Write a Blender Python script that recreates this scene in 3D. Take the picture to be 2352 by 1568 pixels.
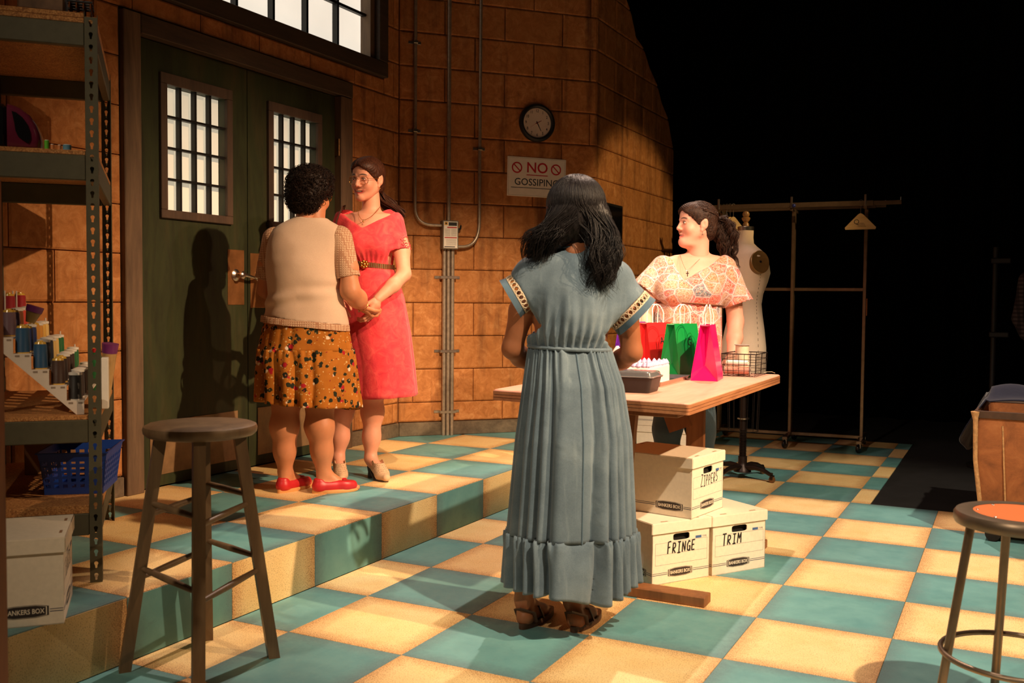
import bpy, bmesh, math, random
import numpy as np
from mathutils import Vector, Matrix

# ------------------------------------------------------------------ scene, camera, lights
for _o in list(bpy.data.objects): bpy.data.objects.remove(_o)
SC = bpy.context.scene
COL = SC.collection
rnd = random.Random(7)

def R(a): return math.radians(a)

cam_data = bpy.data.cameras.new('camera'); cam_data.sensor_width = 36.0; cam_data.lens = 36.0*2244.84/2352.0
cam_data.clip_start = 0.05; cam_data.clip_end = 60
cam = bpy.data.objects.new('camera', cam_data); COL.objects.link(cam)
_y, _p, _r = 0.47335, -0.043218, 0.0079961
_d = Vector((-math.sin(_y)*math.cos(_p), math.cos(_y)*math.cos(_p), math.sin(_p)))
_rt = Vector((math.cos(_y), math.sin(_y), 0)); _u = _rt.cross(_d)
_r2 = _rt*math.cos(_r)+_u*math.sin(_r); _u2 = _u*math.cos(_r)-_rt*math.sin(_r)
_m = Matrix((_r2, _u2, -_d)).transposed().to_4x4(); _m.translation = (1.3332, -3.2355, 1.2113)
cam.matrix_world = _m
SC.camera = cam
cam_data.dof.use_dof = True; cam_data.dof.focus_distance = 5.2; cam_data.dof.aperture_fstop = 4.5

wd = bpy.data.worlds.new('world'); SC.world = wd; wd.use_nodes = True
wd.node_tree.nodes['Background'].inputs[0].default_value = (0.9, 0.55, 0.35, 1)
wd.node_tree.nodes['Background'].inputs[1].default_value = 0.012

SC.view_settings.view_transform = 'Standard'; SC.view_settings.look = 'None'
SC.view_settings.gamma = 1.0; SC.view_settings.use_curve_mapping = False
SC.view_settings.exposure = 0.0

def spot(name, loc, target, watts, color, cone, blend=0.25, size=0.06):
    l = bpy.data.lights.new(name, 'SPOT'); l.energy = watts; l.color = color
    l.spot_size = R(cone); l.spot_blend = blend; l.shadow_soft_size = size
    o = bpy.data.objects.new(name, l); COL.objects.link(o); o.location = loc
    o.rotation_euler = (Vector(target)-Vector(loc)).to_track_quat('-Z', 'Y').to_euler()
    return o
# theatre lanterns hung over the house and the wings
spot('lantern_side_amber', (5.2, 0.1, 4.9), (-2.0, 1.0, 0.30), 3000, (1.0, 0.66, 0.38), 33, 0.95)
spot('lantern_wall_amber', (2.2, -2.6, 4.8), (-2.1, 2.95, 0.45), 2500, (1.0, 0.70, 0.42), 20, 0.8)
spot('lantern_side_rose', (4.6, 1.3, 4.6), (-1.9, 1.4, 1.0), 380, (1.0, 0.56, 0.42), 26, 0.7)
spot('lantern_front_wash', (-0.6, -6.0, 5.4), (0.4, 0.5, 0.2), 720, (1.0, 0.78, 0.54), 42, 0.7)
spot('lantern_table_special', (-1.9, -2.2, 5.0), (-0.05, 1.85, 0.95), 310, (1.0, 0.68, 0.60), 29, 0.25)
spot('lantern_floor_right', (3.6, -1.6, 5.6), (1.0, 1.2, 0.0), 1900, (1.0, 0.80, 0.56), 44, 0.35)
spot('lantern_back_rose', (-1.0, 4.7, 7.2), (0.45, 0.6, 0.1), 1800, (1.0, 0.72, 0.56), 33, 0.2)
spot('lantern_gold_wall', (3.8, 2.6, 4.4), (-1.5, 4.7, 1.3), 650, (1.0, 0.68, 0.30), 24, 0.35)

# ------------------------------------------------------------------ helpers
def link(o): COL.objects.link(o); return o

class MB:
    """collects polygons for one mesh"""
    def __init__(s): s.v = []; s.f = []; s.m = []
    def add(s, vs, fs, mi=0):
        b = len(s.v); s.v.extend([tuple(v) for v in vs]); s.f.extend([tuple(i+b for i in f) for f in fs]); s.m.extend([mi]*len(fs)); return s
    def box(s, x0, x1, y0, y1, z0, z1, mi=0, M=None):
        vs = [(x, y, z) for z in (z0, z1) for y in (y0, y1) for x in (x0, x1)]
        if M is not None: vs = [M @ Vector(v) for v in vs]
        return s.add(vs, [(0,2,3,1),(4,5,7,6),(0,1,5,4),(2,6,7,3),(0,4,6,2),(1,3,7,5)], mi)
    def cbox(s, x0, x1, y0, y1, z0, z1, c=0.004, mi=0, M=None):
        """box with chamfered edges"""
        bm = bmesh.new()
        vv = [bm.verts.new((x, y, z)) for z in (z0, z1) for y in (y0, y1) for x in (x0, x1)]
        for f in [(0,2,3,1),(4,5,7,6),(0,1,5,4),(2,6,7,3),(0,4,6,2),(1,3,7,5)]: bm.faces.new([vv[i] for i in f])
        bmesh.ops.bevel(bm, geom=list(bm.edges), offset=c, segments=1, affect='EDGES', profile=0.5)
        bm.verts.index_update()
        vs = [v.co.copy() for v in bm.verts]; fs = [[v.index for v in f.verts] for f in bm.faces]; bm.free()
        if M is not None: vs = [M @ v for v in vs]
        return s.add(vs, fs, mi)
    def prism(s, poly, z0, z1, axis='z', mi=0, top=None, M=None):
        """extrude a 2d polygon; axis: direction of the extrusion; top: other outline for the far end"""
        n = len(poly); top = top or poly
        def P(p, h):
            return {'z': (p[0], p[1], h), 'x': (h, p[0], p[1]), 'y': (p[0], h, p[1])}[axis]
        vs = [P(p, z0) for p in poly]+[P(p, z1) for p in top]
        if M is not None: vs = [M @ Vector(v) for v in vs]
        fs = [tuple(range(n-1, -1, -1)), tuple(range(n, 2*n))]+[(i, (i+1) % n, n+(i+1) % n, n+i) for i in range(n)]
        return s.add(vs, fs, mi)
    def lathe(s, prof, n=32, c=(0, 0, 0), mi=0, M=None, capb=True, capt=True, sx=1, sy=1):
        vs = []; 
        for (r, z) in prof:
            for k in range(n):
                a = 2*math.pi*k/n; vs.append((c[0]+sx*r*math.cos(a), c[1]+sy*r*math.sin(a), c[2]+z))
        if M is not None: vs = [M @ Vector(v) for v in vs]
        fs = [(i*n+k, i*n+(k+1) % n, (i+1)*n+(k+1) % n, (i+1)*n+k) for i in range(len(prof)-1) for k in range(n)]
        if capb: fs.append(tuple(range(n-1, -1, -1)))
        if capt: fs.append(tuple(range((len(prof)-1)*n, len(prof)*n)))
        return s.add(vs, fs, mi)
    def tube(s, path, rad, n=10, mi=0, closed=False, flat=1.0, cap=True):
        """round tube swept along points; rad: number or list; flat squeezes the section"""
        P = [Vector(p) for p in path]; m = len(P)
        rr = rad if isinstance(rad, (list, tuple)) else [rad]*m
        T = []
        for i in range(m):
            if closed: t = P[(i+1) % m]-P[i-1]
            else: t = P[min(i+1, m-1)]-P[max(i-1, 0)]
            T.append(t.normalized() if t.length > 1e-9 else Vector((0, 0, 1)))
        up = Vector((0, 0, 1)) if abs(T[0].z) < 0.9 else Vector((1, 0, 0))
        nrm = (up-T[0]*up.dot(T[0])).normalized(); vs = []
        for i in range(m):
            nrm = nrm-T[i]*nrm.dot(T[i])
            nrm = nrm.normalized() if nrm.length > 1e-6 else T[i].orthogonal().normalized()
            b = T[i].cross(nrm)
            for k in range(n):
                a = 2*math.pi*k/n; vs.append(P[i]+nrm*(rr[i]*math.cos(a)*flat)+b*(rr[i]*math.sin(a)))
        fs = []
        for i in range(m if closed else m-1):
            j = (i+1) % m
            for k in range(n): fs.append((i*n+k, i*n+(k+1) % n, j*n+(k+1) % n, j*n+k))
        if cap and not closed: fs += [tuple(range(n-1, -1, -1)), tuple(range((m-1)*n, m*n))]
        return s.add(vs, fs, mi)
    def sphere(s, c, r, nu=16, nv=10, mi=0, M=None, sc=(1, 1, 1)):
        vs = []
        for i in range(nv+1):
            t = math.pi*i/nv
            for k in range(nu):
                a = 2*math.pi*k/nu
                vs.append((c[0]+sc[0]*r*math.sin(t)*math.cos(a), c[1]+sc[1]*r*math.sin(t)*math.sin(a), c[2]+sc[2]*r*math.cos(t)))
        if M is not None: vs = [M @ Vector(v) for v in vs]
        fs = [(i*nu+k, (i+1)*nu+k, (i+1)*nu+(k+1) % nu, i*nu+(k+1) % nu) for i in range(nv) for k in range(nu)]
        return s.add(vs, fs, mi)
    def loft(s, rings, mi=0, closed=True, capb=False, capt=False):
        n = len(rings[0]); vs = [p for r in rings for p in r]
        fs = []
        for i in range(len(rings)-1):
            for k in range(n if closed else n-1):
                fs.append((i*n+k, i*n+(k+1) % n, (i+1)*n+(k+1) % n, (i+1)*n+k))
        if capb: fs.append(tuple(range(n-1, -1, -1)))
        if capt: fs.append(tuple(range((len(rings)-1)*n, len(rings)*n)))
        return s.add(vs, fs, mi)
    def mesh(s, name, mats, smooth=False, angle=40, weld=False):
        me = bpy.data.meshes.new(name); me.from_pydata(s.v, [], s.f)
        for m in (mats if isinstance(mats, (list, tuple)) else [mats]): me.materials.append(m)
        if any(s.m): me.polygons.foreach_set('material_index', s.m)
        bm = bmesh.new(); bm.from_mesh(me)
        if weld: bmesh.ops.remove_doubles(bm, verts=bm.verts, dist=1e-5)
        bmesh.ops.recalc_face_normals(bm, faces=bm.faces)
        if smooth:
            for f in bm.faces: f.smooth = True
            lim = R(angle)
            for e in bm.edges:
                if len(e.link_faces) == 2 and e.calc_face_angle(0) > lim: e.smooth = False
        bm.to_mesh(me); bm.free(); me.update(); return me
    def build(s, name, mats, parent=None, smooth=False, angle=40, weld=False, loc=None, rz=0):
        o = bpy.data.objects.new(name, s.mesh(name, mats, smooth, angle, weld)); link(o)
        if parent is not None: o.parent = parent
        if loc is not None: o.location = loc
        if rz: o.rotation_euler = (0, 0, rz)
        return o

def tag(o, label, cat, group=None, kind=None):
    if label: o['label'] = label
    if cat: o['category'] = cat
    if group: o['group'] = group
    if kind: o['kind'] = kind
    return o
def thing(name, label, cat, loc=(0, 0, 0), rz=0, group=None):
    o = bpy.data.objects.new(name, None); link(o); o.empty_display_size = 0.05
    o.location = loc; o.rotation_euler = (0, 0, rz)
    return tag(o, label, cat, group)
def struct(o): o['kind'] = 'structure'; return o
def clone(root, loc=None, rz=None, label=None, parent=None):
    r = root.copy(); link(r)
    if parent is not None: r.parent = parent
    if loc is not None: r.location = loc
    if rz is not None: r.rotation_euler = (0, 0, rz)
    if label: r['label'] = label
    for ch in list(root.children): clone(ch, parent=r)
    return r

# ------------------------------------------------------------------ materials
def srgb(r, g, b):
    f = lambda c: (c/255/12.92) if c/255 <= 0.04045 else ((c/255+0.055)/1.055)**2.4
    return (f(r), f(g), f(b), 1)
class NT:
    def __init__(s, name):
        s.m = bpy.data.materials.new(name); s.m.use_nodes = True; s.t = s.m.node_tree
        s.b = s.t.nodes['Principled BSDF']
    def n(s, typ, **kw):
        nd = s.t.nodes.new(typ)
        for k, v in kw.items(): setattr(nd, k, v)
        return nd
    def l(s, a, b): s.t.links.new(a, b)
    def coord(s, kind='Object', scale=(1, 1, 1), loc=(0, 0, 0), rot=(0, 0, 0)):
        tc = s.n('ShaderNodeTexCoord'); mp = s.n('ShaderNodeMapping')
        mp.inputs['Scale'].default_value = scale; mp.inputs['Location'].default_value = loc; mp.inputs['Rotation'].default_value = rot
        s.l(tc.outputs[kind], mp.inputs['Vector']); return mp.outputs['Vector']
    def noise(s, vec, scale, detail=4, rough=0.6, dist=0.0):
        n = s.n('ShaderNodeTexNoise'); n.inputs['Scale'].default_value = scale; n.inputs['Detail'].default_value = detail
        n.inputs['Roughness'].default_value = rough; n.inputs['Distortion'].default_value = dist
        s.l(vec, n.inputs['Vector']); return n.outputs['Fac']
    def voronoi(s, vec, scale, feature='F1', out='Distance', rand=1.0):
        n = s.n('ShaderNodeTexVoronoi', feature=feature); n.inputs['Scale'].default_value = scale
        n.inputs['Randomness'].default_value = rand
        s.l(vec, n.inputs['Vector']); return n.outputs[out]
    def wave(s, vec, scale, dist=2.0, detail=2, direction='X', dscale=1.0):
        n = s.n('ShaderNodeTexWave', bands_direction=direction); n.inputs['Scale'].default_value = scale
        n.inputs['Distortion'].default_value = dist; n.inputs['Detail'].default_value = detail; n.inputs['Detail Scale'].default_value = dscale
        s.l(vec, n.inputs['Vector']); return n.outputs['Fac']
    def ramp(s, fac, stops, interp='LINEAR'):
        r = s.n('ShaderNodeValToRGB'); r.color_ramp.interpolation = interp
        els = r.color_ramp.elements
        while len(els) < len(stops): els.new(0.5)
        for e, (p, c) in zip(els, stops):
            e.position = p; e.color = c if isinstance(c, tuple) else (c, c, c, 1)
        s.l(fac, r.inputs['Fac']); return r.outputs['Color']
    def mix(s, fac, a, b, mode='MIX'):
        m = s.n('ShaderNodeMix', data_type='RGBA', blend_type=mode); m.clamp_factor = True
        for sock, v in ((m.inputs['Factor'], fac), (m.inputs['A'], a), (m.inputs['B'], b)):
            pass
        ins = [i for i in m.inputs if i.enabled]
        for sock, v in zip((m.inputs[0], m.inputs[6], m.inputs[7]), (fac, a, b)):
            if hasattr(v, 'is_output') or hasattr(v, 'links'): s.l(v, sock)
            else: sock.default_value = v
        return m.outputs[2]
    def math(s, op, a, b=0.0, c=None):
        m = s.n('ShaderNodeMath', operation=op)
        for sock, v in zip(m.inputs, (a, b) if c is None else (a, b, c)):
            if hasattr(v, 'links'): s.l(v, sock)
            else: sock.default_value = v
        return m.outputs[0]
    def bump(s, h, strength=0.3, dist=0.01):
        b = s.n('ShaderNodeBump'); b.inputs['Strength'].default_value = strength; b.inputs['Distance'].default_value = dist
        s.l(h, b.inputs['Height']); s.l(b.outputs['Normal'], s.b.inputs['Normal'])
    def set(s, color=None, rough=None, metal=None, **kw):
        def put(k, v):
            if hasattr(v, 'links'): s.l(v, s.b.inputs[k])
            else: s.b.inputs[k].default_value = v
        if color is not None: put('Base Color', color)
        if rough is not None: put('Roughness', rough)
        if metal is not None: put('Metallic', metal)
        for k, v in kw.items(): put(k.replace('_', ' '), v)
        return s.m
MATS = {}
def plain(name, col, rough=0.6, metal=0.0, vary=0.15, scale=18, bump=0.0, spec=0.5, **kw):
    """base colour broken up with fine noise"""
    if name in MATS: return MATS[name]
    t = NT(name); v = t.coord(); f = t.noise(v, scale, 5)
    dk = tuple(c*(1-vary) for c in col[:3])+(1,); lt = tuple(min(1, c*(1+vary)) for c in col[:3])+(1,)
    c = t.ramp(f, [(0.3, dk), (0.7, lt)])
    if bump: t.bump(f, bump, 0.004)
    t.set(c, rough, metal, Specular_IOR_Level=spec, **kw); MATS[name] = t.m; return t.m
def fabric(name, col, vary=0.12, weave=900, rough=0.9, wr=0.25, wscale=9, sheen=0.15, lo=None):
    if name in MATS: return MATS[name]
    t = NT(name); v = t.coord(); f = t.noise(v, 6, 4); w = t.noise(v, weave, 2); big = t.noise(v, wscale, 3, 0.5, 0.6)
    dk = lo or tuple(c*(1-vary) for c in col[:3])+(1,); lt = tuple(min(1, c*(1+vary)) for c in col[:3])+(1,)
    c = t.ramp(f, [(0.25, dk), (0.75, lt)]); c = t.mix(0.12, c, t.ramp(w, [(0.3, 0.0), (0.7, 1.0)]), 'OVERLAY')
    h = t.math('ADD', t.math('MULTIPLY', big, 1.0), t.math('MULTIPLY', w, 0.03)); t.bump(h, wr, 0.02)
    t.set(c, rough, 0, Specular_IOR_Level=0.25, Sheen_Weight=sheen); MATS[name] = t.m; return t.m
def wood(name, dark, light, scale=6, axis='X', rough=0.6, bump=0.1, fine=60):
    if name in MATS: return MATS[name]
    t = NT(name); sc = {'X': (0.12, 1, 1), 'Y': (1, 0.12, 1), 'Z': (1, 1, 0.12)}[axis]
    v = t.coord(scale=sc); f = t.noise(v, scale*3, 6, 0.65, 0.8); g = t.noise(v, fine, 3)
    c = t.ramp(t.math('ADD', t.math('MULTIPLY', f, 0.75), t.math('MULTIPLY', g, 0.25)), [(0.3, dark), (0.7, light)])
    t.bump(g, bump, 0.003); t.set(c, rough); MATS[name] = t.m; return t.m

def text_part(name, body, size, M, mat, parent, extrude=0.0006, font_shear=0.0, align='CENTER', bold=0.0, sx=1.0):
    cu = bpy.data.curves.new(name, 'FONT'); cu.body = body; cu.size = size; cu.align_x = align; cu.align_y = 'CENTER'
    cu.extrude = extrude; cu.shear = font_shear; cu.offset = bold; cu.resolution_u = 3
    tmp = bpy.data.objects.new('tmp', cu); link(tmp)
    dg = bpy.context.evaluated_depsgraph_get(); me = bpy.data.meshes.new_from_object(tmp.evaluated_get(dg))
    bpy.data.objects.remove(tmp); bpy.data.curves.remove(cu)
    me.name = name; me.materials.clear(); me.materials.append(mat)
    me.transform(M @ Matrix.Diagonal((sx, 1, 1, 1)))
    o = bpy.data.objects.new(name, me); link(o)
    if parent is not None: o.parent = parent
    return o
def frame(origin, xdir, ydir):
    """matrix that maps local x,y,z to world with the given x and y directions"""
    x = Vector(xdir).normalized(); y = Vector(ydir).normalized(); z = x.cross(y)
    m = Matrix((x, y, z)).transposed().to_4x4(); m.translation = Vector(origin); return m
# ------------------------------------------------------------------ setting
T = 0.488                       # floor square
PLAT_X, PLAT_Z = -1.244, 0.22   # edge and height of the raised platform

def tile_mat(name, base, lightc, edge, speck, sp_lo):
    t = NT(name); v = t.coord()
    tc = t.n('ShaderNodeTexCoord'); sep = t.n('ShaderNodeSeparateXYZ'); t.l(tc.outputs['Object'], sep.inputs[0])
    ed = t.math('MAXIMUM', t.math('ABSOLUTE', sep.outputs[0]), t.math('ABSOLUTE', sep.outputs[1]))
    oi = t.n('ShaderNodeObjectInfo')
    sh = t.n('ShaderNodeVectorMath', operation='ADD'); t.l(v, sh.inputs[0])
    cmb = t.n('ShaderNodeCombineXYZ'); t.l(t.math('MULTIPLY', oi.outputs['Random'], 37.0), cmb.inputs[0]); t.l(cmb.outputs[0], sh.inputs[1])
    vv = sh.outputs[0]
    big = t.noise(vv, 5, 4); mid = t.noise(vv, 26, 5, 0.7); fine = t.noise(vv, 230, 3, 0.7)
    c = t.ramp(big, [(0.3, base), (0.7, lightc)])
    e = t.math('ADD', ed, t.math('MULTIPLY', t.math('SUBTRACT', mid, 0.5), 0.09))
    em = t.ramp(e, [(0.165, 0.0), (0.25, 1.0)])
    c = t.mix(t.math('MULTIPLY', em, 0.55), c, edge)
    spk = t.ramp(t.math('ADD', fine, t.math('MULTIPLY', em, 0.10)), [(sp_lo, 0.0), (sp_lo+0.06, 1.0)])
    c = t.mix(t.math('MULTIPLY', spk, 0.8), c, speck)
    scuff = t.ramp(t.noise(vv, 9, 7, 0.75, 1.2), [(0.62, 0.0), (0.75, 1.0)])
    c = t.mix(t.math('MULTIPLY', scuff, 0.30), c, speck)
    c = t.mix(t.math('MULTIPLY', oi.outputs['Random'], 0.14), c, edge)
    t.bump(fine, 0.12, 0.002); t.set(c, t.ramp(mid, [(0.3, 0.42), (0.7, 0.62)]), Specular_IOR_Level=0.4); return t.m
M_YEL = tile_mat('tile_yellow_paint', srgb(240, 203, 138), srgb(250, 222, 164), srgb(212, 154, 98), srgb(140, 88, 48), 0.565)
M_TEAL = tile_mat('tile_teal_paint', srgb(90, 147, 150), srgb(112, 167, 166), srgb(98, 110, 114), srgb(44, 66, 66), 0.66)
M_SUB = plain('subfloor', srgb(38, 30, 24), 0.9)
M_BLACKFLOOR = plain('black_stage_paint', (0.006, 0.006, 0.007, 1), 0.75, vary=0.4, scale=6)

def tile_mesh(w, h, mat, th=0.012):
    m = MB(); g = 0.0006; c = 0.0010
    x, y = w/2-g, h/2-g
    lo = [(-x, -y), (x, -y), (x, y), (-x, y)]; hi = [(-x+c, -y+c), (x-c, -y+c), (x-c, y-c), (-x+c, y-c)]
    m.prism(lo, -th, -c); m.add([(p[0], p[1], -c) for p in lo]+[(p[0], p[1], 0) for p in hi], [(4, 5, 6, 7)]+[(i, (i+1) % 4, 4+(i+1) % 4, 4+i) for i in range(4)])
    return m.mesh('floor_tile', mat)
TM = {k: tile_mesh(T, T, mm) for k, mm in (('y', M_YEL), ('t', M_TEAL))}
def put_tile(parent, cx, cy, z, w, h, yellow, rot=None, name='floor_tile'):
    full = abs(w-T) < 1e-6 and abs(h-T) < 1e-6
    me = TM['y' if yellow else 't'] if full else tile_mesh(w, h, M_YEL if yellow else M_TEAL)
    o = bpy.data.objects.new(name, me); link(o); o.parent = parent; o.location = (cx, cy, z)
    if rot: o.rotation_euler = rot
    return o

floor = struct(MB().box(PLAT_X, 4.2, -3.4, 5.72, -0.10, -0.012).build('floor', M_SUB))
FX1, FY1 = 0.600, 5.715         # the painted floor stops here towards the wings
for i in range(-3, 7):
    for j in range(-6, 12):
        x0, x1, y0, y1 = max(i*T, PLAT_X), (i+1)*T, j*T, min((j+1)*T, FY1)
        if j >= 6:
            x1 = min(x1, FX1)
        if x1-x0 < 0.02 or y1-y0 < 0.02: continue
        put_tile(floor, (x0+x1)/2, (y0+y1)/2, 0, x1-x0, y1-y0, (i+j) % 2 == 1)
fs = struct(MB().box(-6, 9, -3.4, 9.5, -0.2, -0.101).box(FX1+0.001, 9, 6*T+0.001, 9.5, -0.101, -0.004).box(-6, FX1, FY1+0.001, 9.5, -0.101, -0.004).build('floor_stage', M_BLACKFLOOR))

# raised platform: top squares and painted risers
plat = struct(MB().box(-2.75, PLAT_X-0.012, -2.9, 5.7, 0.0, PLAT_Z-0.012).build('floor_platform', M_SUB))
for k, i in enumerate((-3, -4, -5)):
    x1 = PLAT_X-k*T; x0 = max(x1-T, -2.60)
    for j in range(-6, 11):
        cy = (j+0.5)*T
        if i == -5 and j > 5: continue
        if i == -4 and j > 7: continue
        put_tile(plat, (x0+x1)/2, cy, PLAT_Z, x1-x0, T, (i+j) % 2 == 1)
for j in range(-6, 11):
    put_tile(plat, PLAT_X, (j+0.5)*T, PLAT_Z/2-0.001, PLAT_Z-0.004, T, j % 2 == 1, rot=(0, R(90), 0), name='riser_tile')

# block walls ---------------------------------------------------------------
def brick_mat():
    t = NT('scenic_block_paint'); g = t.n('ShaderNodeNewGeometry'); P = g.outputs['Position']
    oi = t.n('ShaderNodeObjectInfo')
    big = t.noise(P, 3.2, 5, 0.65, 0.4); mid = t.noise(P, 15, 6, 0.75, 0.8); fine = t.noise(P, 150, 3)
    c = t.ramp(mid, [(0.32, srgb(152, 94, 50)), (0.5, srgb(188, 124, 72)), (0.68, srgb(214, 156, 102))])
    c = t.mix(t.ramp(big, [(0.35, 0.0), (0.7, 0.45)]), c, srgb(168, 106, 50))
    c = t.mix(t.math('MULTIPLY', oi.outputs['Random'], 0.35), c, srgb(158, 104, 52))
    mp = t.n('ShaderNodeMapping'); mp.inputs['Scale'].default_value = (1, 1, 0.12); t.l(P, mp.inputs['Vector'])
    streak = t.ramp(t.noise(mp.outputs[0], 7, 5, 0.6), [(0.52, 0.0), (0.72, 1.0)])
    c = t.mix(t.math('MULTIPLY', streak, 0.7), c, srgb(66, 36, 18))
    tc = t.n('ShaderNodeTexCoord'); sp = t.n('ShaderNodeSeparateXYZ'); t.l(tc.outputs['Generated'], sp.inputs[0])
    t.bump(t.math('ADD', mid, t.math('MULTIPLY', fine, 0.4)), 0.25, 0.006)
    t.set(c, 0.75, Specular_IOR_Level=0.3); return t.m
M_BRICK = brick_mat()
M_JOINT = plain('mortar_groove', srgb(128, 78, 42), 0.9, vary=0.3, scale=30)
M_BASE = wood('baseboard_grey_paint', srgb(66, 54, 42), srgb(120, 104, 84), 3, 'X', 0.7)
ZC = [0.32]+[0.462+0.2398*k for k in range(15)]

def clip_poly(poly, x0, x1, y0, y1):
    def cut(pts, inside, inter):
        out = []
        for a, b in zip(pts, pts[1:]+pts[:1]):
            ia, ib = inside(a), inside(b)
            if ia: out.append(a)
            if ia != ib: out.append(inter(a, b))
        return out
    def ix(x): return lambda a, b: (x, a[1]+(b[1]-a[1])*(x-a[0])/(b[0]-a[0]))
    def iy(y): return lambda a, b: (a[0]+(b[0]-a[0])*(y-a[1])/(b[1]-a[1]), y)
    for f in ((lambda p: p[0] >= x0, ix(x0)), (lambda p: p[0] <= x1, ix(x1)), (lambda p: p[1] >= y0, iy(y0)), (lambda p: p[1] <= y1, iy(y1))):
        if len(poly) < 3: return []
        poly = cut(poly, *f)
    return poly
def sub_rects(r, holes):
    rs = [r]
    for (a0, a1, b0, b1) in holes:
        out = []
        for (x0, x1, y0, y1) in rs:
            if a1 <= x0 or a0 >= x1 or b1 <= y0 or b0 >= y1: out.append((x0, x1, y0, y1)); continue
            if a0 > x0: out.append((x0, a0, y0, y1))
            if a1 < x1: out.append((a1, x1, y0, y1))
            xa, xb = max(x0, a0), min(x1, a1)
            if b0 > y0: out.append((xa, xb, y0, b0))
            if b1 < y1: out.append((xa, xb, b1, y1))
        rs = out
    return rs
def lay_blocks(parent, M, outline, offs, length, holes=(), zmax=4.0):
    """blocks in running bond; local frame: x along the wall, y up, z out of the wall"""
    xs = [p[0] for p in outline]; lo, hi = min(xs), max(xs)
    for k in range(len(ZC)-1):
        z0, z1 = ZC[k], ZC[k+1]
        if z0 > zmax: break
        o = offs[k % 2]; n0 = int(math.floor((lo-o)/length))-1
        x = o+n0*length
        while x < hi:
            for r in sub_rects((x, x+length, z0, z1), holes):
                g = 0.0028
                p = clip_poly(list(outline), r[0]+g, r[1]-g, r[2]+g, r[3]-g)
                if len(p) >= 3:
                    w = max(q[0] for q in p)-min(q[0] for q in p); h = max(q[1] for q in p)-min(q[1] for q in p)
                    if w > 0.02 and h > 0.02:
                        cx = sum(q[0] for q in p)/len(p); cy = sum(q[1] for q in p)/len(p)
                        s = max(0.5, 1-0.020/w), max(0.5, 1-0.020/h); pr = rnd.uniform(-0.001, 0.001)
                        top = [((q[0]-cx)*s[0], (q[1]-cy)*s[1]) for q in p]; bot = [(q[0]-cx, q[1]-cy) for q in p]
                        b = MB().prism(bot, -0.024, -0.007+pr).build('brick', M_BRICK, parent)
                        b.data.clear_geometry()
                        mb = MB(); nn = len(bot)
                        mb.prism(bot, -0.026, -0.006+pr)
                        mb.add([(q[0], q[1], -0.006+pr) for q in bot]+[(q[0], q[1], pr) for q in top], [tuple(range(nn, 2*nn))]+[(i, (i+1) % nn, nn+(i+1) % nn, nn+i) for i in range(nn)])
                        bpy.data.meshes.remove(b.data) if False else None
                        me = mb.mesh('brick', M_BRICK); old = b.data; b.data = me; bpy.data.meshes.remove(old)
                        b.matrix_local = M @ Matrix.Translation((cx, cy, 0))
            x += length

# left wall with the double doors (faces +x)
XW = -2.57
ML = frame((XW, 0, 0), (0, 1, 0), (0, 0, 1))
DOOR = (0.172, 2.026, 0.0, 2.612); UPW = (-0.42, 2.425, 2.722, 4.2)
wl = MB()
for r in sub_rects((-2.9, 2.62, 0.0, 4.1), [DOOR, UPW]):
    wl.box(XW-0.16, XW-0.02, r[0], r[1], r[2], r[3])
wall_left = struct(wl.build('wall_left', M_JOINT))
lay_blocks(wall_left, ML, [(-2.9, 0.32), (2.605, 0.32), (2.605, 4.1), (-2.9, 4.1)], (0.256, 0.027), 0.4575, [DOOR, UPW])
M_LINTEL = wood('dark_brown_lintel', srgb(50, 30, 19), srgb(88, 54, 33), 3, 'Y', 0.7, 0.25)  # darker brown material for the blocks between doors and upper window
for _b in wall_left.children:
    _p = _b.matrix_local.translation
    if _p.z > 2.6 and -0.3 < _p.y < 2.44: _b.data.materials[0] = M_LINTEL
# back wall (with the clock), 43.5 degrees off
TH = R(43.5); C0 = Vector((-2.57, 2.605, 0)); DC = Vector((math.sin(TH), math.cos(TH), 0)); NC = Vector((math.cos(TH), -math.sin(TH), 0))
MC = frame(C0, DC, (0, 0, 1))
SC_LEN = 1.525
def cw(s, z, d=0.0): return C0+DC*s+NC*d+Vector((0, 0, z))
wall_back = struct(MB().box(-0.14, SC_LEN+0.02, 0.0, 4.1, -0.16, -0.02, M=MC).build('wall_back', M_JOINT))
lay_blocks(wall_back, MC, [(0.004, 0.32), (SC_LEN, 0.32), (SC_LEN, 4.1), (0.004, 4.1)], (0.335, 0.107), 0.455)
# right wall (broken edge towards the wings)
X3 = (C0+DC*SC_LEN).x; Y3 = (C0+DC*SC_LEN).y
M3 = frame((X3, 0, 0), (0, 1, 0), (0, 0, 1))
out3 = [(Y3, 0.0), (5.63, 0.0), (5.61, 2.60), (5.53, 2.72), (5.44, 2.86), (5.24, 2.98), (5.13, 3.10), (4.90, 3.22), (4.76, 3.34), (4.56, 3.40), (4.44, 3.56), (4.31, 3.66), (4.20, 3.86), (4.10, 4.1), (Y3, 4.1)]
wall_right = struct(MB().prism(out3, -0.16, -0.02, M=M3).build('wall_right', M_JOINT))
lay_blocks(wall_right, M3, [(a, max(b, 0.32)) for a, b in out3], (4.325-0.443*3, 4.106-0.443*2), 0.443)
# baseboards
def baseboard(name, M, a, b, h=0.10):
    n = max(1, round((b-a)/1.2)); o = None; m = MB()
    m.cbox(a, b, PLAT_Z, PLAT_Z+h-0.003, -0.02, 0.012, 0.004, M=M)
    return struct(m.build(name, M_BASE))
baseboard('baseboard_left', ML, 2.03, 2.598); baseboard('baseboard_left', ML, -2.9, 0.168)
baseboard('baseboard_back', MC, 0.004, SC_LEN+0.008); baseboard('baseboard_right', M3, Y3+0.014, 5.60)

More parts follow.
